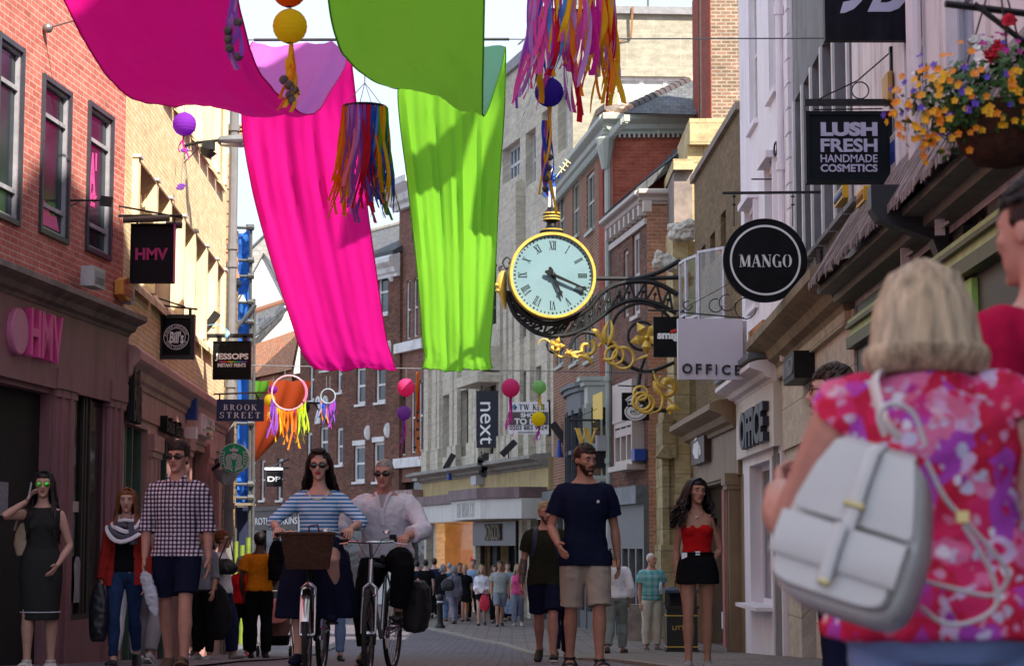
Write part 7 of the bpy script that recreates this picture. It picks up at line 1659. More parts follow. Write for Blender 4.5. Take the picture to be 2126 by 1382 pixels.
    def hair(s,style,mat,L=.3,seed=1,**kw):
        rnd=random.Random(seed);mb=MB();X=lambda p:s.hm @ V(p);k=s.k
        if style == 'buzz':s.cap(mb,(.0765,.0945,.0945),kw.get('line',.058),-.06,.003,seed)
        elif style == 'bald':s.cap(mb,(.076,.094,.094),.2,-.06,.003,seed,-.01);
        elif style in ('short','curly'):
            s.cap(mb,kw.get('r',(.082,.1,.103)),kw.get('line',.06),-.06,.007,seed)
            n=kw.get('n',110)
            for i in range(n):
                a=rnd.uniform(0,2*pi);t=rnd.uniform(0,1.15);p=V((.08*math.sin(t)*math.cos(a),.098*math.sin(t)*math.sin(a)+.02,.1*math.cos(t)+.026))
                if p.y<-.045 and p.z<.062:continue
                d=(p-V((0,.02,.02))).normalized();f=V((kw.get('sweep',.3),-.4,-.3)) if style == 'short' else V((rnd.gauss(0,1),rnd.gauss(0,1),rnd.gauss(0,1)))
                e=(f-d*f.dot(d)*.7).normalized();l=.03*rnd.uniform(.7,1.3);mb.tube([X(p),X(p+e*l*.5+d*.008),X(p+e*l+d*.003)],[.008*k,.007*k,.002*k],5)
        else:                                # long or bob: locks from the parting down
            s.cap(mb,(.084,.102,.104),kw.get('line',.066),-.05,.004,seed);n=kw.get('n',150);part=kw.get('part',0.01);wide=kw.get('wide',1.0);wave=kw.get('wave',.008);a0,a1=kw.get('arc',(-.24*pi,1.24*pi));cl=kw.get('curl',0)
            for i in range(n):
                a=a0+(a1-a0)*(i+rnd.random())/n;sx=1 if math.cos(a)>0 else -1
                rt=V((part+sx*.012*rnd.random(),-.05+.1*rnd.random()*(1+.3*math.sin(a)),.122));rr_=rnd.uniform(.97,1.1)
                q1=V((.068*math.cos(a),.085*math.sin(a)+.018,.085))*rr_;q2=V((.088*math.cos(a)*wide**.5,.105*math.sin(a)+.022,.02))*rr_;q3=V((.09*math.cos(a)*wide,.1*math.sin(a)+.03,-.06))*rr_
                ll=L*rnd.uniform(.8,1.08);ph=rnd.uniform(0,6);pts=[rt,q1,q2,q3];m_=5
                for j in range(1,m_+1):
                    t=j/m_;z=-.06-ll*t;sw=1.02+.35*t*wide-cl*t*t
                    x=q3.x*sw+wave*math.sin(ph+j*1.9);y=q3.y*(1-.1*t)+wave*math.cos(ph+j*1.7)
                    if cl:y=(q3.y-.02)*(1.05-cl*.7*t*t)+.02
                    elif z<-.13:y=y+(.045 if y>-.02 else -.075)*min(1,(-.13-z)/.12)
                    pts.append(V((x,y,z)))
                r0=kw.get('lock',.0105);mb.tube([X(p) for p in pts],[r0*k*(.6 if j == 0 else 1-.07*j if j<8 else .3) for j in range(len(pts))],5)
        return s.raw(mb,'hair',mat)
    def beard(s,mat,full=True):
        mb=MB();X=lambda p:s.hm @ V(p);rr=[]
        for z,rx,ry,yo in ((-.03,.0645,.062,-.024),(-.05,.0605,.0635,-.032),(-.078,.0515,.056,-.0385),(-.1,.038,.042,-.047),(-.119,.022,.024,-.054)):
            c=[]
            for p in ellr(V((0,yo,0)),rx,ry,24):
                q=V((p.x,p.y,z));fr=p.y<yo and abs(p.x)<.04
                if fr and z>-.06:q=V((p.x*.9,p.y+.03,z))
                c.append(X(q))
            rr.append(c)
        mb.rings(rr)
        if full:mb.tube([X((-.03,-.088,-.058)),X((-.014,-.102,-.045)),X((.014,-.102,-.045)),X((.03,-.088,-.058))],[.003,.006,.006,.003],6)
        return s.raw(mb,'beard',mat)
    def shades(s,lens=LENS,frame=None,w_=.027,h=.019,clear=False,cat='sunglasses'):
        mb=MB();X=lambda p:s.hm @ V(p);k=s.k;rot=s.hm.to_3x3().normalized()
        fr=MB()
        for g in (-1,1):
            if not clear:mb.ell(X((g*.033,-.0965,.004)),(w_*k,.006*k,h*k),0,14,8,rot)
            fr.tube([X((g*(.033+w_*math.cos(t)),-.0985+.012*abs(math.cos(t))*(math.cos(t)>0),.004+h*math.sin(t))) for t in [2*pi*i/16 for i in range(16)]],.0022*k,5,closed=True,up=(0,-1,0));fr.tube([X((g*.06,-.088,.008)),X((g*.08,-.03,.008)),X((g*.081,.02,.0))],.003*k,5)
        fr.tube([X((-.01,-.1,.008)),X((.01,-.1,.008))],.003*k,5);o=s.raw(fr,cat,frame or BLACK)
        if not clear:s.raw(mb,'lens',lens,True,o)
        return o
def gpt(px,d):return gat(px,d)
def bag_strap(mb,pts,r=(.012,.003),seg=6):mb.tube(pts,[r]*len(pts),seg)

me=fuse(CARVED,.03,1,.07,9,3,(1,1,1));me.materials.append(CARV);place(me,'carved_figure',BC)
NAVY=fab('navy',(.010,.013,.035));BLK=fab('black',(.008,.008,.01));GREYD=fab('charcoal',(.035,.034,.036));WHT=fab('white',(.72,.72,.80));DENIM=fab('denim',(.022,.045,.12),.3);PDEN=fab('pale_denim',(.16,.26,.45),.2);BEIG=fab('beige',(.36,.31,.25));CREAMT=fab('cream',(.58,.54,.46));GRY=fab('grey',(.22,.23,.26));REDF=fab('red',(.50,.012,.014));ORNG=fab('orange',(.72,.22,.01));SHOEB=plain('shoe_black',(.012,.012,.014),.45,.2);SHOEW=plain('shoe_white',(.6,.6,.58),.5,.1);SUEDE=plain('suede',(.10,.065,.05),.9,.2);PLUM=fab('dusky_pink',(.36,.22,.22))
def softbag(name,label,c,w_,h,dep,mat,strap=None,cat='bag',slump=.15,smat=None,rz=0):
    o=thing(name,label,cat,V(c)-V((0,0,h/2)),rz);mb=MB();n=8;rr=[]
    for i in range(n+1):
        t=i/n;f=(math.sin(pi*(.12+.84*t))**.5);ww=w_/2*f*(1-slump*t);rr.append(ellr(V((slump*.1*math.sin(t*6)*w_,0,h*t)),ww,dep/2*f*(1-.5*t),20,p=2.6))
    mb.rings(rr);me=fuse(mb,.009,2,.012,8,int(c[0]*10));me.materials.append(mat);place(me,'body',o,True)
    if strap:
        mb=MB();M_=WM[o].inverted();mb.tube([M_ @ V(p) for p in strap],[(.012,.005)]*len(strap),6);mb.build('strap',smat or mat,o,True,True)
    return o
# ---- woman in grey dress on the phone
p=Person('woman in dark grey sleeveless dress and mirrored green glasses holding a phone to her ear',gat(88,17.5),1.68,.12,'f',dict(L=((-.03,-.2,-1),(0,.06,-1),.1),R=((.0,.06,-1),(0,.12,-1),0)),dict(L=('t',(-.125,-.12,1.44),(-1,-.5,-.8),((.35,.1,1),(.9,.3,0),(0,-1,.2))),R=((.34,.12,-1),(-.45,-.65,-.8))),(0,0),(.05,.05,0),'pale',.0085,1.04,seed=1)
p.dress(fab('grey_dress',(.030,.031,.031)),[(1.08,.145,.11,0,0),(.97,.185,.142,0,0),(.8,.188,.15,0,-.01),(.6,.172,.15,0,-.02),(.43,.165,.145,.0,-.02)])
mb=MB();mb.tube([(q+p.dz)*p.k for q in ellr(V((0,-.02,.5)),.172,.152,32)],[(.006,.004)]*32,5,closed=True,up=(0,0,1));p.raw(mb,'hem_stripe',WHT)
p.shoes(SHOEW,SHOEW,sandal=True);p.hair('long',HR['black'],.46,2,wide=1.12,n=170,wave=.012);p.shades(plain('green_mirror',(.12,.55,.08),.12,.5,25,0,.7),plain('gold_frame',(.5,.38,.1),.3),.03,.024)
hw=p.o.matrix_basis;W0=WM[p.o]
h=W0 @ (p.W['L']+V((.02,-.02,.09)));ph=MB();ph.box((0,0,.07),(.012,.07,.14));o=ph.build('phone',plain('phone_white',(.5,.5,.52),.3));o.location=h-V((.0,.02,.07));o.rotation_euler=(.1,.15,.3);tag(o,'white phone held to the ear of the woman in a grey dress','phone')
sh=W0 @ p.S['L'];softbag('handbag','beige leather shoulder bag on the woman in a grey dress',at(48,1118,17.5),.17,.28,.1,plain('beige_leather',(.42,.31,.22),.5,.15,8,.1),[at(30,1100,17.55),sh+V((-.03,-.05,.045)),sh+V((-.02,.06,.04)),at(62,1095,17.65)])
# ---- woman in scarf and red cardigan
p=Person('ginger woman with a white and grey scarf, rust red cardigan and blue jeans',gat(262,18.7),1.63,.05,'f',WALK,dict(L=((-.2,.05,-1),(-.06,-.12,-1)),R=((.2,.06,-1),(.0,-.35,-1))),(0,0),(.1,.06,0),'pale',.009,1,seed=3)
p.top(BLK,.93,0,.01,'top');p.bottom(DENIM,1.93,.007,1.02,.004,'jeans',.005);p.shoes(SHOEB,SHOEW,.006)
p.cut=lambda v:v.y<0 and abs(v.x)<.075+.05*max(0,1.2-v.z) and v.z<1.36
p.top(fab('rust_red',(.30,.025,.02)),.80,1.85,.022,'cardigan',.05,.01,.01)
mb=MB();mb2=MB()
for j in range(5):
    r_=.085+.022*j;z=1.47-.028*j;q=[p.tp(V((r_*math.cos(t),.9*r_*math.sin(t)-.012*j,z-(.045+.02*j)*max(0,-math.sin(t))+.012*math.sin(3*t+j)))) for t in [2*pi*i/22 for i in range(22)]]
    (mb if j%2 == 0 else mb2).tube(q,[(.026,.02)]*22,8,closed=True)
mb2.tube([p.tp(V(q)) for q in ((.05,-.12,1.4),(.09,-.15,1.3),(.1,-.15,1.2))],[(.03,.02),(.05,.02),(.05,.012)],8)
p.raw(mb,'scarf',WHT);p.raw(mb2,'scarf',GREYD,label=None) if 0 else p.raw(mb2,'scarf',fab('scarf_grey',(.10,.10,.14)))
p.hair('long',HR['ginger'],.26,5,wide=1.05,n=140)
softbag('handbag','dark crumpled shopping bag hanging from the ginger woman\'s hand',at(205,1270,18.5),.2,.52,.12,plain('black_plastic',(.012,.012,.018),.35,.3,8,.1),[at(203,1215,18.5),WM[p.o] @ p.W['L']+V((0,-.03,-.08)),at(212,1215,18.5)])
# ---- man in gingham shirt
p=Person('tall man in a gingham shirt, navy shorts and wraparound sunglasses',gat(368,16.8),1.87,-.05,'m',dict(R=((.02,-.3,-1),(0,-.05,-1),.5),L=((-.03,.2,-1),(0,.4,-1),-.3)),dict(L=((-.24,.06,-1),(-.0,-.22,-1)),R=((.2,.1,-1),(.06,-.12,-1))),(0,0),(-.18,.04,0),'ruddy',.009,.94,seed=4)
p.top(checkm('gingham',(.02,.012,.035),(.16,.10,.16),(.70,.68,.78),.034),.87,1.15,.018,'shirt',.04,.018,.009)
mb=MB()
for g in (-1,1):mb.prism([p.tp(V(q)) for q in ((g*.012,-.1,1.43),(g*.07,-.075,1.505),(g*.085,-.06,1.47),(g*.055,-.105,1.41))],V((0,-.006,.0)))
p.raw(mb,'collar',bpy.data.materials['fabric_gingham'],False)
mb=MB()
for i in range(7):mb.ell(p.tp(V((0,-.143+.03*abs(i-2.5)/3,1.38-i*.07))),(.007,.005,.007),0,6,5)
p.raw(mb,'button',WHT)
p.bottom(NAVY,.80,.014,1.02,.022);p.shoes(SUEDE,plain('gum_sole',(.16,.09,.06),.8));p.hair('short',HR['dark'],seed=7,sweep=.5,r=(.083,.1,.112));p.shades(LENS,BLACK,.034,.017)
mb=MB();hd=WM[p.o] @ p.W['L'];c0=hd+V((.02,-.08,-.1));rr=[ellr(c0+V((.02*i,-.01,-.075*i)),w_,.022,16,p=3) for i,w_ in ((0,.015),(.4,.045),(1,.055),(3,.055),(4.2,.04),(4.8,.015))];mb.rings(rr);me=fuse(mb,.007,1,.016,14,3);me.materials.append(plain('plastic_bag',(.42,.46,.55),.3,.3,14,.1));o=place(me,'plastic_bag');tag(o,'crumpled pale plastic bag in the hand of the man in gingham','bag')
# ---- striped cyclist and her bicycle
CHR=plain('chrome',(.55,.55,.57),.18,.08,9,0,1.0);RUB=plain('tyre_rubber',(.022,.02,.019),.8,.3,20,.2);SILV=plain('silver_paint',(.5,.5,.53),.28,.05,5,0,.7);DKG=plain('dark_green_paint',(.012,.02,.018),.3,.1)
def bicycle(label,loc,rz,frame,steer=0,basket=False,ladies=False):
    o=thing('bicycle',label,'bicycle',loc,rz);r=.35;fy,ry=-.54,.54
    def part(name,fn,mat,par=None,sm=True):mb=MB();fn(mb);return mb.build(name,mat,par or o,sm,True)
    S=Matrix.Translation((0,-.40,0)) @ Matrix.Rotation(steer,4,'Z') @ Matrix.Translation((0,.40,0));st=lambda p:S @ V(p)
    def wheel(y,tf):
        c=V((0,y,r));pt=lambda rad,a,x=0:tf(c+V((x,rad*math.cos(a),rad*math.sin(a))))
        ax=tf(V((1,0,0)))-tf(V((0,0,0)))
        w_=part('wheel',lambda mb:mb.tube([tf(c+V((-.05,0,0))),tf(c+V((.05,0,0)))],.022,10),CHR)
        part('tyre',lambda mb:mb.tube([pt(r-.02,2*pi*k/40) for k in range(40)],.021,8,closed=True,up=ax),RUB,w_);part('rim',lambda mb:mb.tube([pt(r-.045,2*pi*k/40) for k in range(40)],[(.012,.008)]*40,6,closed=True,up=ax),CHR,w_)
        def spk(mb):
            for k in range(28):mb.tube([pt(.02,k*.2244+(.5 if k%2 else -.5),.03 if k%2 else -.03),pt(r-.05,k*.2244)],.0016,4)
        part('spokes',spk,CHR,w_);return w_
    wheel(fy,st);wheel(ry,lambda p:V(p))
    bb=V((0,.06,.29));ht,hb=V((0,-.36,.92)),V((0,-.40,.74));se=V((0,.24,.86));tt=se if not ladies else V((0,.14,.52))
    part('frame',lambda mb:[mb.tube([a,b],q,10) for a,b,q in ((ht,hb,.022),(hb,bb,.018),(bb,se,.016),(ht-V((0,.0,.03)),tt,.016))]+[mb.tube([a,V((x,ry,r))],.009,8) for x in (-.06,.06) for a in (bb,se)],frame)
    part('fork',lambda mb:[mb.tube([st(hb),st((x*.9,-.42,.70)),st((x,-.50,.5)),st((x,fy,r))],[.018,.014,.012,.009],8) for x in (-.055,.055)],CHR if ladies else frame)
    part('handlebar',lambda mb:(mb.tube([st(q) for q in ((-.29,-.16,1.10),(-.24,-.22,1.11),(-.14,-.36,1.13),(-.04,-.42,1.07),(.04,-.42,1.07),(.14,-.36,1.13),(.24,-.22,1.11),(.29,-.16,1.10))] if ladies else [st(q) for q in ((-.28,-.30,1.07),(-.1,-.36,1.06),(.1,-.36,1.06),(.28,-.30,1.07))],.0115,8),mb.tube([ht,st((0,-.41,1.06))],.014,8)),CHR)
    for x in (-1,1):
        g0,g1=(V((x*.29,-.14,1.10)),V((x*.235,-.23,1.11))) if ladies else (V((x*.29,-.295,1.07)),V((x*.18,-.335,1.065)))
        part('grip',lambda mb:mb.tube([st(g0),st(g1)],.017,8),BLACK);part('brake_lever',lambda mb:mb.tube([st(g1),st(g1+V((0,-.04,-.01))),st(g0+V((0,-.06,-.03)))],.006,6),CHR)
    part('bell',lambda mb:mb.lathe(st((.12,-.34,1.13)),[(.03,0),(.028,.015),(.015,.028),(.002,.03)],12),CHR);part('shifter',lambda mb:mb.box(st((.17,-.31,1.1)),(.05,.05,.04)),BLACK)
    part('saddle',lambda mb:mb.rings([ellr(V((0,y,z)),w_,.028,14,V((1,0,0)),V((0,0,1))) for y,w_,z in ((.08,.02,.93),(.16,.035,.935),(.26,.085,.945),(.34,.1,.95),(.37,.07,.95))]),BLACK);part('seat_post',lambda mb:mb.tube([se,V((0,.25,.93))],.013,8),CHR)
    part('crank',lambda mb:(mb.tube([bb+V((-.06,0,0)),bb+V((-.075,.03,-.165))],.01,6),mb.tube([bb+V((.06,0,0)),bb+V((.075,-.03,.165))],.01,6),mb.lathe(bb+V((.045,0,0)),[(.09,0),(.09,.006)],20,rot=Matrix.Rotation(pi/2,3,'Y'))),CHR)
    for x,q in ((-1,(-.12,.03,-.165)),(1,(.12,-.03,.165))):part('pedal',lambda mb:mb.box(bb+V(q),(.09,.08,.022)),BLACK,sm=False)
    part('brake',lambda mb:[mb.tube([st((x*.045,-.45,r+.36)),st((x*.05,-.47,r+.30)),st((x*.03,-.475,r+.29))],.008,6) for x in (-1,1)],CHR);part('cable',lambda mb:[mb.tube([st((x*.15,-.34,1.1)),st((x*.1,-.5,1.08)),st((x*.03,-.5,.95)),st((x*.03,-.46,.8))],.003,5) for x in (-1,1)],BLACK)
    if ladies:
        part('mudguard',lambda mb:mb.tube([st(V((0,fy,r))+V((0,(r+.015)*math.cos(a),(r+.015)*math.sin(a)))) for a in [pi*(.15+.75*k/14) for k in range(15)]],[(.03,.006)]*15,6),CHR)
    if basket:
        WK=brick('wicker',(.09,.042,.022),(.13,.065,.035),(.03,.012,.008),.03,.012,.003,(.05,.02,.012),.4,.7,wall_bump=1.0)
        mb=MB();z0,z1=.845,1.115
        f=[(-.155,-.44,-.155,-.68),(.155,-.44,.155,-.68)]
        lo=[V((-.155,-.46,z0)),V((-.155,-.68,z0)),V((.155,-.68,z0)),V((.155,-.46,z0))];hi=[V((-.2,-.43,z1)),V((-.2,-.73,z1)),V((.2,-.73,z1)),V((.2,-.43,z1))]
        for i in range(4):
            j=(i+1)%4;w_=(lo[j]-lo[i]).length;q=[lo[i],lo[j],hi[j],hi[i]];mb.add([st(p) for p in q],[(0,1,2,3)],0,[[(0,0),(w_,0),(w_+.06,.27),(-.06,.27)]]);c_=(lo[0]+lo[2])/2;mb.add([st(p+(V((c_.x,c_.y,p.z))-p)*.06) for p in q],[(3,2,1,0)],0,[[(0,0),(w_,0),(w_+.06,.27),(-.06,.27)]])
        mb.add([st(p) for p in lo],[(0,1,2,3)],0,[[(0,0),(.3,0),(.3,.25),(0,.25)]]);k_=mb.build('basket',WK,o,False,True)
        part('basket_rim',lambda mb:mb.tube([st(p) for p in hi],.012,6,closed=True,up=(0,0,1)),plain('wicker_rim',(.07,.03,.016),.7,.3,40),k_)
        part('basket_handle',lambda mb:mb.tube([st((.0,-.55,1.1)),st((.01,-.56,1.17)),st((.07,-.56,1.18)),st((.09,-.55,1.1))],.007,6),plain('maroon_leather',(.15,.01,.02),.5),k_)
    return o
wb=gat(655,16.0);bicycle('woman\'s bicycle with a brown wicker front basket and chrome mudguard',wb,-.02,DKG,.06,True,True)
p=Person('woman cyclist in a blue and white striped top, pearls and dark glasses',wb,1.73,-.02,'f',dict(L=('t',(-.13,.03,.19),(-.1,-1,.2),0),R=('t',(.14,-.04,.53),(.15,-1,.3),0)),dict(L=('t',(-.285,-.10,1.15),(-1,.4,-.5),((0,-1,-.35),(.1,0,-1),(.9,-.4,0))),R=('t',(.285,-.10,1.15),(1,.4,-.5),((0,-1,-.35),(-.1,0,-1),(-.9,-.4,0)))),(0,-.06),(.0,.06,0),'pale',.0085,1.18,(0,.26,.975),seed=6,lips=REDLIP)
p.top(stripem('blue_stripes',(.04,.20,.50),(.60,.74,.88),.031,.5),.97,1.38,.012,'striped_top',0,.006,.006,neck=1.405)
p.skirt(NAVY,[(1.08,.15,.12,0,0),(.96,.205,.2,0,-.06),(.85,.26,.30,0,-.14),(.65,.30,.32,.0,-.15),(.42,.33,.30,.0,-.12)],'skirt',.016,5,.12);p.shoes(NAVY,SHOEB)
p.hair('long',HR['dark'],.2,11,wide=1.15,n=150,arc=(-.06*pi,1.06*pi),line=.102);mb=MB();mb.rings([[p.hm @ V((.062*w_*math.cos(t),-.062+oy+.03*w_*math.sin(t),z)) for t in [2*pi*i/16 for i in range(16)]] for z,w_,oy in ((.1,.8,.015),(.118,1.05,.005),(.134,.95,.012),(.148,.5,.03))]);p.raw(mb,'hair',HR['dark'])
p.shades(LENS,plain('brown_frame',(.06,.02,.012),.3),.032,.02);mb=MB()
for i in range(27):t=pi*(1.08+.84*i/26);mb.ell(p.tp(V((.085*math.cos(t)*1.0,-.035+.105*math.sin(t)*.75,1.44+.075*math.sin(t)-.005))),(.0075,)*3,0,8,6)
p.raw(mb,'necklace',plain('pearl',(.66,.64,.62),.25,.05))
mbk=gat(790,16.5);bk=bicycle('man\'s silver bicycle with a black pannier',mbk,-.13,SILV,.10)
mb=MB();mb.rings([ellr(V((.2,.5,z)),w_,.17,18,p=3) for z,w_ in ((.32,.06),(.36,.1),(.5,.13),(.68,.12),(.74,.07))]);me=fuse(mb,.01,1,.012,8,3);me.materials.append(plain('pannier_black',(.014,.012,.014),.6,.3));place(me,'pannier',bk,True)
p=Person('grey haired man cyclist in a loose white shirt and black sunglasses',mbk,1.72,-.13,'m',dict(L=('t',(-.13,.10,.2),(-.15,-1,.2),-.2),R=('t',(.15,.0,.52),(.35,-1,.3),.0)),dict(L=('t',(-.255,-.23,1.105),(-1,.3,-.7),((0,-1,-.4),(.1,0,-1),(.9,-.4,0))),R=('t',(.255,-.23,1.105),(1,.3,-.7),((0,-1,-.4),(-.1,0,-1),(-.9,-.4,0)))),(.05,-.42),(-.05,.12,0),'ruddy',.0085,1.22,(0,.27,.955),seed=8)
p.top(fab('white_linen',(.74,.74,.82)),.92,1.72,.022,'shirt',.06,.02,.012)
mb=MB();mb.prism([p.tp(V(q)) for q in ((-.035,-.1,1.455),(.035,-.1,1.455),(.012,-.152,1.3),(-.004,-.155,1.3))],V((0,-.012,0)));p.raw(mb,'undershirt',fab('undershirt',(.42,.42,.45)),False);mb=MB()
for g in (-1,1):mb.tube([p.tp(V((g*.01,-.165,1.2))),p.tp(V((g*.012,-.168,1.3))),p.tp(V((g*.045,-.12,1.44))),p.tp(V((g*.07,-.07,1.475)))],[(.012,.006)]*4,6)
p.raw(mb,'collar',WHT)
p.bottom(BLK,1.93,.022,1.0,.02,'trousers',.01);p.shoes(SHOEB);p.hair('buzz',HR['grey'],seed=3);p.shades(LENS,BLACK,.033,.018)
# ---- man in navy tee, man in green tee, woman in red top
p=Person('tall bearded man in a navy tee, beige shorts and black sandals',gat(1215,17.3),1.89,.1,'m',dict(R=((.02,-.2,-1),(0,0,-1),.1),L=((-.03,.15,-1),(0,.25,-1),-.1)),dict(L=((-.34,.06,-1),(.16,-.85,-.62)),R=((.24,.16,-1),(.1,.02,-1))),(0,0),(.45,.14,0),'tan',.009,.94,seed=9)
p.top(NAVY,.80,.68,.02,'tee',.03,.022,.01);p.bottom(BEIG,1.0,.016,1.0,.03,'shorts',.01);p.shoes(SHOEB,SHOEB,sandal=True);p.hair('short',HR['brown'],seed=5,r=(.081,.099,.106));p.beard(HR['brown']);mb=MB();mb.ell(p.tp(V((.085,-.133,1.30))),(.013,.006,.014));p.raw(mb,'badge',WHT)
p=Person('bearded blond man in a dark green tee and navy shorts with tattooed arm',gat(1133,23.3),1.80,-.05,'m',WALK2,dict(L=((-.22,.1,-1),(-.1,-.05,-1)),R=((.22,.1,-1),(.1,-.05,-1))),(0,0),(.35,.05,0),'ruddy',.011,1.1,seed=10)
p.top(fab('dark_green',(.022,.024,.016)),.84,.62,.018,'tee',.02,.02);p.bottom(NAVY,.9,.024,1.0,.02);p.shoes(SHOEB,SHOEW);p.hair('short',HR['blond'],seed=6,r=(.08,.097,.11));p.beard(HR['lightbrown'],True)
mb=MB()
for g in (-1,1):mb.tube([p.tp(V(q)) for q in ((g*.09,.1,1.44),(g*.1,.0,1.475),(g*.11,-.1,1.42),(g*.12,-.135,1.3),(g*.14,-.1,1.15))],[(.03,.008)]*5,8)
mb.rings([ellr(p.tp(V((0,.2,z))),w_,.1,16) for z,w_ in ((1.0,.1),(1.05,.16),(1.35,.16),(1.45,.1))]);o=mb.mesh('backpack',plain('navy_nylon',(.012,.018,.05),.6),True);o.transform(WM[p.o]);tag(place(o,'backpack'),'navy backpack worn by the man in a dark green tee','backpack')
mb=MB();p.arm(mb,'L',.68,1.95,.0025);p.raw(mb,'tattoo',plain('tattoo',(.16,.10,.09),.5,.85,40))
p=Person('young woman in a red strapless top and black shorts with long dark curly hair',gat(1447,18.3),1.68,-.05,'f',dict(L=((-.0,-.16,-1),(0,.03,-1),.1),R=((.0,.08,-1),(0,.14,-1),0)),dict(L=((-.16,.1,-1),(.02,-.2,-1)),R=((.24,.12,-1),(-.75,-.5,-.85))),(0,0),(.35,.03,.04),'tan',.0085,1.0,seed=12)
mb=MB();p.torso(mb,.010,1.04,1.30)
for g in (-1,1):mb.ell(p.tp(V((g*.07,-.077,1.265))),(.068*p.k,.058*p.k,.064*p.k),0,14,10)
p.add(mb,'strapless_top',REDF,.004);p.skirt(BLK,[(1.07,.142,.112,0,0),(.97,.18,.14,0,0),(.88,.2,.15,0,0),(.77,.205,.155,0,-.01)],'shorts',.006);mb=MB();mb.tube(ellr(p.tp(V((0,-.002,1.055))),.148*p.k,.115*p.k,28),[(.018,.004)]*28,6,closed=True,up=(0,0,1));mb.box(p.tp(V((0,-.118,1.055))),(.04,.008,.035),1);p.raw(mb,'belt',[BLK,CHR])
p.shoes(plain('grey_canvas',(.28,.26,.26),.8),SHOEW);p.hair('long',HR['dark'],.28,9,wide=1.5,wave=.028,n=210,lock=.012)
mb=MB();w0=p.W['R'].lerp(p.E['R'],.12);dd=(p.E['R']-p.W['R']).normalized();mb.tube([w0-dd*.012,w0+dd*.012],.033,12);p.raw(mb,'watch',GOLD);mb=MB();mb.ell(p.tp(V((0,-.098,1.385))),(.009,.006,.011));mb.tube([p.tp(V((.06*math.cos(t),-.04+.06*math.sin(t),1.44+.05*math.sin(t)))) for t in [pi*(1+k/10) for k in range(11)]],.0015,4);p.raw(mb,'necklace',CHR)
mb=MB();mb.prism([p.tp(V(q)) for q in ((-.15,-.12,1.06),(-.1,-.13,1.06),(-.1,-.145,1.02),(-.15,-.14,1.0))],V((0,-.01,0)));p.raw(mb,'tissue',WHT,False)
# ---- middle distance
p=Person('white haired old man in a turquoise short sleeved shirt and cream trousers',gat(1352,37),1.74,.25,'m',STAND,dict(L=((-.12,.1,-1),(.0,-.1,-1)),R=((.15,.05,-1),(-.4,-.9,-.1))),(0,0),(.4,0,0),'ruddy',.014,1.05,seed=13)
p.top(checkm('turquoise_check',(.10,.36,.38),(.20,.46,.48),(.30,.54,.56),.12,.5),.9,.6,.022,'shirt',.02,.03);p.bottom(CREAMT,1.93,.02,1.0,.015,'trousers');p.shoes(SUEDE);p.hair('buzz',HR['white'],line=.07,seed=4);mb=MB();mb.tube(ellr(p.tp(V((0,0,.99))),.185,.135,24),[(.018,.006)]*24,6,closed=True,up=(0,0,1));p.raw(mb,'belt',SUEDE)
b_=WM[p.o] @ (p.W['R']+V((-.04,-.08,.03)));mb=MB();mb.lathe(b_,[(.03,-.08),(.033,0),(.03,.09),(.013,.13),(.013,.15)],12);tag(mb.build('water_bottle',plain('clear_plastic',(.5,.6,.68),.15,.2)),'clear plastic bottle held by the old man in turquoise','bottle')
p=Person('man in a white shirt and grey trousers walking away along the shopfronts',gat(1278,34.8),1.78,pi-.25,'m',WALK,dict(L=((-.3,.1,-1),(.2,-.5,-1)),R=((.25,.1,-1),(0,-.3,-1))),skin='tan',vox=.013,build=1.02,seed=14)
p.top(WHT,.93,1.6,.022,'shirt',.02,.02,.012);p.bottom(fab('grey_green',(.20,.225,.215)),1.94,.022,1.02,.02,'trousers',.012);p.shoes(SUEDE);p.hair('short',HR['grey'],seed=8)
p=Person('auburn woman in glasses and a white tee, walking sideways with black bags',gat(462,26.5),1.66,pi/2-.1,'f',WALK2,dict(L=((-.15,.05,-1),(-.02,-.15,-1)),R=((.12,.1,-1),(0,-.1,-1))),(0,0),(-.1,0,0),'ruddy',.011,1.12,seed=15)
p.top(WHT,.90,.6,.016,'tee',.02,.016);p.bottom(fab('ink_blue',(.022,.026,.07)),1.93,.02,1.0,.03,'trousers',.01);p.shoes(plain('silver_shoe',(.3,.28,.26),.35));p.hair('short',HR['auburn'],seed=12,r=(.088,.106,.112),n=160,sweep=-.2);p.shades(clear=True,cat='glasses')
softbag('handbag','black shoulder bag under the arm of the woman in a white tee',at(468,1175,26.2),.34,.2,.16,plain('black_leather',(.012,.012,.014),.4,.2),[at(452,1168,26.3),at(476,1112,26.3),at(486,1168,26.3)])
softbag('tote_bag','big black tote hanging beside the woman in a white tee',at(442,1268,26.0),.5,.72,.18,plain('black_canvas',(.008,.008,.01),.8,.2),[at(428,1228,26),at(440,1205,26),at(454,1228,26)],slump=.05)
p=Person('dark haired person in an orange tee and black trousers seen from behind',gat(540,28.6),1.74,pi+.15,'m',STAND,dict(R=((.25,.1,-1),(-.1,-.4,-1)),L=((-.2,-.1,-1),(.3,-.6,-.6))),(0,0),(.1,0,0),'dark',.012,1.03,seed=16)
p.top(ORNG,.93,.62,.02,'tee',.01,.025,.012);p.bottom(BLK,1.93,.02,1.03,.02,'trousers');p.shoes(SHOEB);p.hair('short',HR['black'],seed=3,r=(.088,.106,.112))
mb=MB();M_=WM[p.o].inverted();q_=M_ @ at(577,1155,28.4);mb.rings([ellr(q_+V((0,0,z)),a,.09,18) for z,a in ((-.32,.14),(-.1,.15),(.1,.13),(.22,.08))]);me=fuse(mb,.014,1,.03,6,2);me.transform(WM[p.o]);me.materials.append(BLK);tag(place(me,'jacket'),'black jacket slung over the shoulder of the person in orange','jacket')
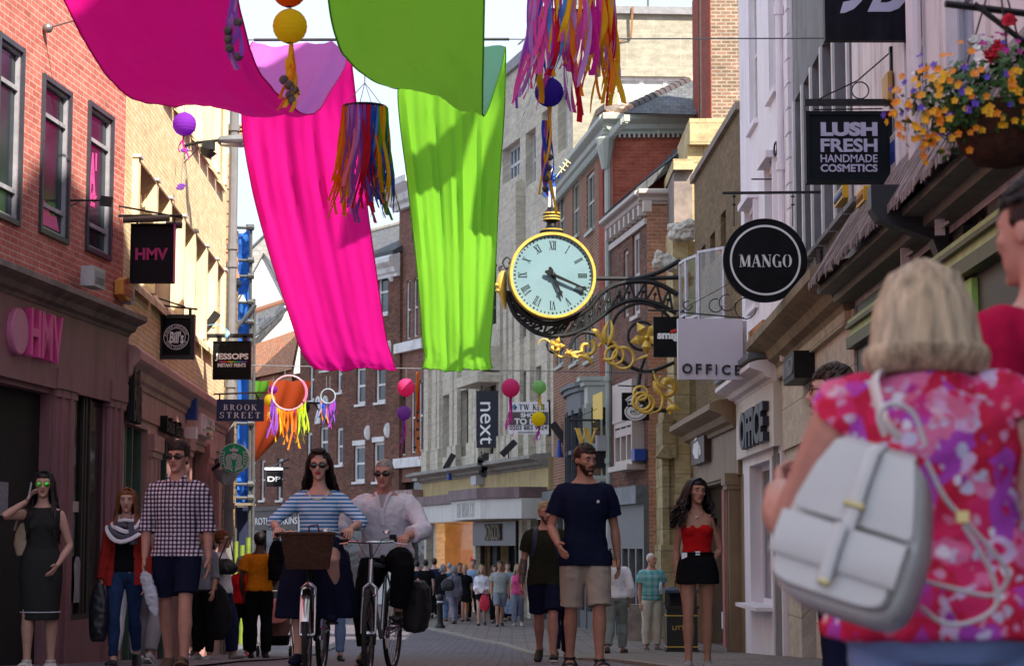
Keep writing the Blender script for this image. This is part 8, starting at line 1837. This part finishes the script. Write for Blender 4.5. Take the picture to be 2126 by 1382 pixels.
p=Person('woman in a red top and black trousers beside the person in orange',gat(503,31),1.50,.3,'f',STAND,skin='tan',vox=.014,seed=17);p.top(REDF,.92,.5,.016);p.bottom(BLK,1.9,.016,1.0,.01,'trousers');p.shoes(plain('pink_shoe',(.6,.05,.18),.5));p.hair('long',HR['grey'],.1,3,n=80)
p=Person('woman in a grey top and black trousers half hidden behind the man in gingham',gat(424,25.5),1.66,-.5,'f',STAND,dict(L=((-.15,.05,-1),(-.02,-.6,-1)),R=((.15,0,-1),(.3,-.6,-.8))),skin='tan',vox=.013,seed=18);p.top(GRY,.9,1.2,.018);p.bottom(BLK,1.92,.014,1.0,.01,'trousers');p.shoes(plain('grey_trainer',(.3,.3,.32),.6),SHOEW);p.hair('long',HR['black'],.14,6,n=90)
p=Person('person in white trousers walking away behind the ginger woman',gat(268,21),1.62,pi,'f',WALK,skin='pale',vox=.012,seed=19);p.top(PLUM,.9,1.7,.018);p.bottom(WHT,1.93,.02,1.0,.015,'trousers');p.shoes(GREYBOX,SHOEW);p.hair('bob',HR['grey'],.02,6,n=80)
p=Person('person in a dusky pink jacket and grey trousers walking away beside the man in gingham',gat(318,20.6),1.66,pi-.1,'f',WALK2,skin='pale',vox=.012,seed=20);p.top(PLUM,.78,1.8,.03,'jacket',.05);p.bottom(fab('pale_grey',(.30,.29,.32)),1.93,.022,1.0,.015,'trousers');p.shoes(GREYBOX,SHOEW);p.hair('bob',HR['lightbrown'],.02,7,n=80)
p=Person('person in pale jeans mostly hidden behind the woman cyclist',gat(692,25),1.64,.1,'f',STAND,skin='pale',vox=.013,seed=21);p.top(GREYD,.9,1.7,.02);p.bottom(PDEN,1.92,.014,1.0,.01,'jeans');p.shoes(SHOEB,SHOEW);p.hair('long',HR['brown'],.1,8,n=80)
p=Person('bald man in dark clothes far behind the person in orange',gat(578,42),1.76,.1,'m',STAND,skin='ruddy',vox=.016,seed=22);p.top(BLK,.9,1.8,.02,'jacket');p.bottom(NAVY,1.92,.018,1.0,.01,'trousers');p.shoes(SHOEB);p.hair('bald',HR['grey'],seed=2)
p=Person('person in dark blue trousers hidden between the navy tee and green tee men',gat(1164,27),1.58,pi,'f',WALK,skin='tan',vox=.014,seed=23);p.top(NAVY,.85,1.2,.02);p.bottom(NAVY,1.9,.02,1.0,.02,'trousers');p.shoes(SUEDE);p.hair('bob',HR['brown'],.04,9,n=70)
# pram behind the orange tee
pl=gat(577,30.5);o=thing('pram','folding pram with a dusky pink hood and basket behind the woman cyclist','pram',pl);z=pl.z;X=lambda x,y,zz:pl+V((x,y,zz))
mb=MB();mb.rings([[X(.22*math.cos(t)*a,yy+.05*math.sin(t),zz+.1*math.sin(t)) for t in [2*pi*i/14 for i in range(14)]] for yy,zz,a in ((-.25,.62,.9),(-.15,.72,1),(.0,.78,1),(.15,.72,1),(.22,.6,.9))]);mb.build('hood',plain('pram_pink',(.42,.16,.15),.7,.15),o,True)
mb=MB();mb.rings([[X(.2*a*math.cos(t),yy+.15*math.sin(t),zz) for t in [2*pi*i/14 for i in range(14)]] for yy,zz,a in ((0,.32,.8),(0,.4,1),(.03,.62,1.05))]);mb.build('seat',plain('pram_seat',(.24,.11,.10),.8),o,True)
mb=MB()
for sx in (-1,1):mb.tube([X(sx*.22,.3,.98),X(sx*.22,.1,.6),X(sx*.22,-.3,.12)],.012,6);mb.tube([X(sx*.22,-.1,.5),X(sx*.22,.3,.12)],.012,6)
mb.tube([X(-.22,.3,.98),X(.22,.3,.98)],.014,6);mb.build('frame',CHR,o)
for sx in (-1,1):
    for yy in (-.3,.3):mb=MB();c=X(sx*.24,yy,.1);mb.tube([c+V((0,.085*math.cos(t),.085*math.sin(t))) for t in [2*pi*k/16 for k in range(16)]],.016,6,closed=True,up=(1,0,0));mb.tube([c-V((.02,0,0)),c+V((.02,0,0))],.06,10);mb.build('wheel',RUB,o)
mb=MB();mb.box(X(0,0,.26),(.36,.42,.14));mb.build('basket',BLK,o)
# ---- crowd down the street
def walker(px,d,H,sex,rz,label,topm,botm,hair,hm,bt=1.92,sl=.6,hem=.9,legs=WALK,arms=ARMS,skin='pale',shoe=SHOEB,skirt=None,seed=1,hl=.12,build=1.02,sh=None):
    p=Person(label,gat(px,d),H,rz,sex,legs,arms,skin=skin,vox=.018,build=build,seed=seed,group='people walking far down the street');p.top(topm,hem,sl,.02,'top',.02,.02,.012)
    if skirt:p.skirt(botm,skirt)
    else:p.bottom(botm,bt,.02,1.0,.015,'trousers' if bt>1.3 else 'shorts',.01)
    p.shoes(shoe,sh);p.hair(hair,HR[hm],*([hl] if hair in ('long','bob') else []),seed=seed,n=60);return p
HOLD=dict(L=((-.15,.05,-1),(.3,-.9,-.3)),R=((.15,.05,-1),(-.3,-.9,-.25)))
walker(884,62,1.80,'m',pi,'person in black with a rucksack walking away, far left of the crowd',BLK,NAVY,'short','dark',1.0,seed=31,shoe=SHOEW)
walker(902,63,1.84,'m',pi+.1,'tall person in dark blue beside the one in black, walking away',fab('deep_blue',(.02,.03,.08)),BLK,'short','brown',seed=32)
walker(920,60,1.68,'f',pi,'grey haired person in a black coat and pale jeans walking away',BLK,PDEN,'bob','grey',sl=1.8,hem=.82,seed=33,hl=.05,build=1.15)
walker(934,61,1.72,'m',pi-.1,'balding man in a teal blue shirt beside the black coat',fab('teal_blue',(.03,.12,.22)),PDEN,'bald','grey',sl=.7,seed=34)
w_=walker(943,58,1.66,'f',pi+.25,'woman in a grey cardigan with black handbag walking away',fab('grey_cardigan',(.16,.16,.20)),fab('mauve_grey',(.22,.21,.28)),'bob','grey',sl=1.85,hem=.8,seed=35,hl=.04)
softbag('handbag','black handbag slung behind the woman in a grey cardigan',at(930,1213,57.6),.42,.34,.2,plain('black_leather',(.012,.012,.014),.4,.2),[at(922,1205,57.6),at(938,1180,57.7),at(940,1208,57.6)])
walker(966,60,1.66,'f',.1,'woman with curly blond hair in a black dress in the crowd',BLK,BLK,'curly','blond',skirt=[(1.05,.14,.11,0,0),(.9,.19,.15,0,0),(.6,.22,.18,0,0)],seed=36,skin='tan')
walker(982,60.5,1.82,'m',-.2,'tall man in a pale blue shirt facing the camera in the crowd',fab('sky_shirt',(.25,.36,.52)),BLK,'short','auburn',sl=1.6,seed=37)
walker(1000,56.5,1.68,'f',0,'woman in a white blouse and black skirt carrying a red carrier bag',WHT,BLK,'long','blond',sl=1.5,skirt=[(1.05,.14,.11,0,0),(.9,.19,.15,0,0),(.62,.2,.16,0,0)],seed=38,hl=.16,arms=HOLD)
softbag('carrier_bag','bright red carrier bag in the crowd',at(1006,1250,56),.3,.42,.14,plain('red_bag',(.55,.015,.05),.5,.1),[at(1001,1236,56),at(1005,1222,56),at(1011,1236,56)],slump=.02)
walker(1026,58.5,1.66,'f',.2,'person in mustard yellow and black, half hidden behind the grey tee',fab('mustard',(.45,.25,.03)),BLK,'long','lightbrown',sl=1.7,seed=39)
walker(1038,55.5,1.78,'m',.1,'young man in a pale grey tee, grey shorts and black trainers',fab('pale_grey_tee',(.33,.36,.36)),fab('grey_shorts',(.22,.24,.30)),'short','brown',.85,seed=40,skin='tan')
walker(1075,56,1.70,'f',-.1,'young woman in a bright pink vest and grey leggings',fab('bright_pink',(.70,.09,.26)),fab('lilac_grey',(.24,.26,.36)),'long','blond',sl=.0,seed=41,hl=.14,shoe=SHOEW)
softbag('carrier_bag','white and blue carrier bag beside the woman in a pink vest',at(1057,1258,56),.3,.4,.14,plain('white_blue_bag',(.3,.4,.55),.5,.4,12),[at(1052,1244,56),at(1058,1230,56),at(1063,1244,56)],slump=.02)
walker(866,64,1.76,'m',pi,'person in dark clothes behind the man cyclist, far back',NAVY,BLK,'short','black',seed=42,sl=1.8)
walker(1054,60,1.74,'m',.1,'man in pale blue standing by the shop door behind the pink vest',fab('pale_blue',(.28,.38,.48)),NAVY,'short','dark',seed=43,sl=.6)
walker(955,63,1.70,'m',.2,'dark haired person in black behind the woman in grey',BLK,NAVY,'short','dark',seed=44,sl=1.8,skin='tan')
# shop dummies in the lit window
for px,m_,lab in ((933,REDF,'shop dummy in a coral shirt in the lit window'),(952,fab('coral',(.6,.16,.10)),'shop dummy with a straw coloured head in the lit window')):
    q_=F7.P(F7.u(px),-1.0,-1.0);t=thing('shop_dummy',lab,'mannequin',q_,0,'shop dummies');mb=MB();mb.rings([ellr(q_+V((0,0,z)),a,b,14) for z,a,b in ((.9,.18,.12),(1.15,.16,.11),(1.45,.22,.13),(1.6,.2,.11),(1.66,.07,.06))]);mb.build('shirt',m_,t,True)
    mb=MB();mb.ell(q_+V((0,0,1.85)),(.09,.1,.13));mb.tube([q_+V((0,0,0)),q_+V((0,0,.95))],[.1,.14],10);mb.tube([q_+V((0,0,1.6)),q_+V((0,0,1.8))],.05,8);mb.build('figure',plain('dummy_tan',(.5,.36,.16),.5),t,True)
# ============================================================ NEAREST FIGURES on the right
def floral():
    m,t,b=nodes('fabric_floral');b.inputs['Roughness'].default_value=.8;b.inputs['Specular IOR Level'].default_value=.15
    tc=t.nodes.new('ShaderNodeTexCoord');nz=t.nodes.new('ShaderNodeTexNoise');nz.inputs['Scale'].default_value=18;nz.inputs['Detail'].default_value=3;lnk(t,tc.outputs['Object'],nz.inputs['Vector'])
    av=t.nodes.new('ShaderNodeVectorMath');av.operation='MULTIPLY_ADD';av.inputs[1].default_value=(.05,.05,.05);lnk(t,nz.outputs['Color'],av.inputs[0]);lnk(t,tc.outputs['Object'],av.inputs[2])
    def vor(s):v=t.nodes.new('ShaderNodeTexVoronoi');v.inputs['Scale'].default_value=s;lnk(t,av.outputs[0],v.inputs['Vector']);return v
    v1=vor(19);sp=t.nodes.new('ShaderNodeSeparateColor');lnk(t,v1.outputs['Color'],sp.inputs[0])
    base=ramp(t,sp.outputs[0],[(0,(.52,.015,.05)),(.28,(.66,.03,.13)),(.45,(.70,.16,.32)),(.60,(.42,.06,.42)),(.75,(.62,.42,.62)),(.9,(.60,.02,.06))]);[setattr(r_.color_ramp,'interpolation','CONSTANT') for r_ in t.nodes if r_.type == 'VALTORGB']
    v2=vor(31);sp2=t.nodes.new('ShaderNodeSeparateColor');lnk(t,v2.outputs['Color'],sp2.inputs[0]);pet=ramp(t,sp2.outputs[1],[(0,(.55,.50,.66)),(.22,(.66,.02,.12)),(.5,(.66,.28,.46)),(.72,(.36,.04,.36)),(.85,(.72,.66,.74))]);t.nodes[-1].color_ramp.interpolation='CONSTANT'
    c=mixc(t,ramp(t,v2.outputs['Distance'],[(.30,(1,1,1)),(.42,(0,0,0))]),base,pet);c=mixc(t,ramp(t,v1.outputs['Distance'],[(.1,(1,1,1)),(.16,(0,0,0))]),c,(.60,.52,.68))
    big=tnoise(t,9,3);c=mixc(t,ramp(t,big,[(.5,(0,0,0)),(.62,(.75,)*3)]),c,(.58,.02,.09));lnk(t,c,b.inputs['Base Color']);bump(t,b,tnoise(t,9,3),.3);return m
fw=gat(1962,3.95)
p=Person('fair haired woman in a pink floral blouse seen close up from behind',fw,1.575,pi-.12,'f',STAND,dict(R=((.44,-.46,-.76),(.10,-1,.30),None,((0,-.9,.5),(-1,0,0))),L=((-.2,-.05,-1),(0,-.5,-.9))),(.055,-.05),(.1,.05,0),'ruddy',.0065,1.34,armw=1.5,headz=-.05,seed=50)
p.top(floral(),.89,.03,.022,'blouse',.08,.01,.012,bust=False,neck=1.48);p.bottom(fab('sky_jeans',(.20,.28,.50)),1.93,.02,1.0,.01,'jeans');p.shoes(SHOEW)
p.hair('bob',HR['ash'],.062,14,wide=1.22,n=1500,lock=.0045,wave=.001,arc=(-.5*pi,1.5*pi),curl=.42)
WL=plain('white_leather',(.58,.565,.55),.45,.06,5,.12,dirt=(.50,.485,.47));WLD=plain('grey_piping',(.16,.16,.18),.5)
bc=at(1790,1092,3.62);T_=R(-19);BF=Fr(bc,V((math.cos(T_),-.46,math.sin(T_))),V((-.2,-1,.10)),V((-math.sin(T_),.1,math.cos(T_))));BF.N=BF.U.cross(BF.Z)
o=thing('backpack','small white leather backpack hanging from the fair haired woman\'s shoulder','backpack',bc-V((0,0,.17)))
def rbox(mb,u0,u1,z0,z1,n0,n1,tap=0):mb.rings([[BF.P((u0+u1)/2+q.x*(1-tap*max(0,(q.y)/max(.01,(z1-z0)/2))*.5),(z0+z1)/2+q.y,n) for q in ellr(V((0,0,0)),(u1-u0)/2*f,(z1-z0)/2*f,28,p=5)] for n,f in ((n0,.93),(n0+.01,1),(n1-.012,1),(n1,.94))])
mb=MB();rbox(mb,-.125,.125,-.165,.14,-.06,.05,.62);mb.build('body',WL,o,True)
mb=MB();mb.rings([[BF.P(u_*w_,z_,n_) for u_ in (-1,-.5,0,.5,1)]+[BF.P(u_*w_*.98,z_,n_-.012) for u_ in (1,.5,0,-.5,-1)] for z_,w_,n_ in ((.138,.060,-.02),(.145,.064,.03),(.125,.074,.066),(.07,.093,.078),(.0,.110,.078),(-.012,.107,.076))]);mb.build('flap',WL,o,True)
mb=MB();rbox(mb,-.118,.105,-.15,-.035,.05,.085);pk=mb.build('pocket',WL,o,True);mb=MB();mb.rings([[BF.P(-.006+u_*.116,z_,n_) for u_ in (-1,-.5,0,.5,1)]+[BF.P(-.006+u_*.114,z_,n_-.009) for u_ in (1,.5,0,-.5,-1)] for z_,n_ in ((-.022,.06),(-.024,.088),(-.06,.096),(-.098,.096),(-.104,.092))]);mb.build('pocket_flap',WL,pk,True)
mb=MB();mb.tube([BF.P(.0,z_,n_) for z_,n_ in ((.142,.04),(.118,.076),(.05,.086),(-.03,.09))],[(.012,.003)]*4,6,up=BF.N);mb.tube([BF.P(-.01,z_,n_) for z_,n_ in ((-.02,.095),(-.07,.103),(-.125,.1))],[(.011,.003)]*3,6,up=BF.N);mb.build('strap_tab',WL,o,True)
mb=MB()
for u0 in (.014,):mb.tube([BF.P(u0,z_,n_) for z_,n_ in ((.142,.042),(.118,.078),(.05,.088),(-.01,.088))],.0022,5)
mb.tube([BF.P(.004,z_,n_) for z_,n_ in ((-.03,.099),(-.07,.104),(-.12,.102))],.002,5);mb.tube([BF.P(.112,z_,.03) for z_ in (-.15,-.05,.03)],.0025,5);mb.build('piping',WLD,o)
mb=MB();mb.tube([BF.P(-.018,.018,.09),BF.P(.018,.018,.09)],.006,8);mb.tube([BF.P(-.018,-.128,.1),BF.P(.0,-.128,.1)],.006,8);mb.build('clasp',plain('brass',(.6,.48,.22),.3,.1,5,0,.8),o,True)
def flat(mb,pts,w_=.013,th=.003,up=(0,-1,.2)):s=[];P=[V(q) for q in pts];mb.tube(sum([[P[i].lerp(P[i+1],t/4) for t in range(4)] for i in range(len(P)-1)],[])+[P[-1]],[(th,w_)]*((len(P)-1)*4+1),8,up=up)
def curve3(pts,k=6):
    P=[V(q) for q in pts];out=[]
    for i in range(len(P)-1):
        a,b,c,d=P[max(i-1,0)],P[i],P[i+1],P[min(i+2,len(P)-1)]
        for j in range(k):t=j/k;out.append(.5*((2*b)+(c-a)*t+(2*a-5*b+4*c-d)*t*t+(3*b-a-3*c+d)*t**3))
    return out+[P[-1]]
mb=MB();mb.tube(curve3([at(1870,910,3.6),at(1836,870,3.62),at(1815,800,3.74),at(1822,775,3.86),at(1826,790,3.98)]),[(.004,.014)]*25,8,up=(.3,-1,.3));mb.build('shoulder_strap',WL,o,True)
mb=MB();mb.tube(curve3([at(1838,905,3.58),at(1824,862,3.58),at(1850,838,3.58),at(1896,858,3.58),at(1922,925,3.58)]),[(.005,.007)]*25,8);mb.build('handle',WL,o,True)
mb=MB();mb.tube(curve3([at(1925,960,3.6),at(1960,1030,3.56),at(2005,1082,3.55),at(2075,1160,3.55),at(2092,1200,3.56),at(2060,1235,3.57),at(1985,1222,3.58),at(1920,1205,3.62)]),[(.004,.0105)]*43,8,up=(0,-1,0));mb.tube(curve3([at(2000,1090,3.545),at(2055,1180,3.54),at(2068,1255,3.54),at(2010,1292,3.55),at(1955,1290,3.56),at(1915,1262,3.62)]),[(.004,.009)]*31,8,up=(0,-1,0));mb.build('shoulder_strap',WL,o,True)
mb=MB();mb.box(at(1998,1072,3.54),(.022,.008,.02));mb.build('buckle',bpy.data.materials['brass'],o)
p=Person('dark haired man in a crimson tee at the right edge, seen close from behind',gat(2186,4.5),1.80,-2.55,'m',STAND,skin='ruddy',vox=.008,seed=51,build=1.05);p.top(fab('crimson',(.42,.008,.05)),.85,.65,.02,'tee',.01,.02,.008);p.bottom(NAVY,1.92,.02,1.0,.01,'trousers');p.shoes(SHOEB);p.hair('short',HR['dark'],seed=9,r=(.081,.099,.108),n=220)
p=Person('brown haired man in glasses, in profile behind the fair haired woman',gat(1736,10.0),1.86,-1.75,'m',STAND,skin='pale',vox=.009,seed=52);p.top(fab('slate_blue',(.03,.04,.06)),.88,1.8,.02);p.bottom(NAVY,1.92,.02,1.0,.01,'trousers');p.shoes(SHOEB);p.hair('short',HR['brown'],seed=10,r=(.084,.101,.112),n=180);p.shades(clear=True,cat='glasses')
bpy.data.scenes.remove(TMP)
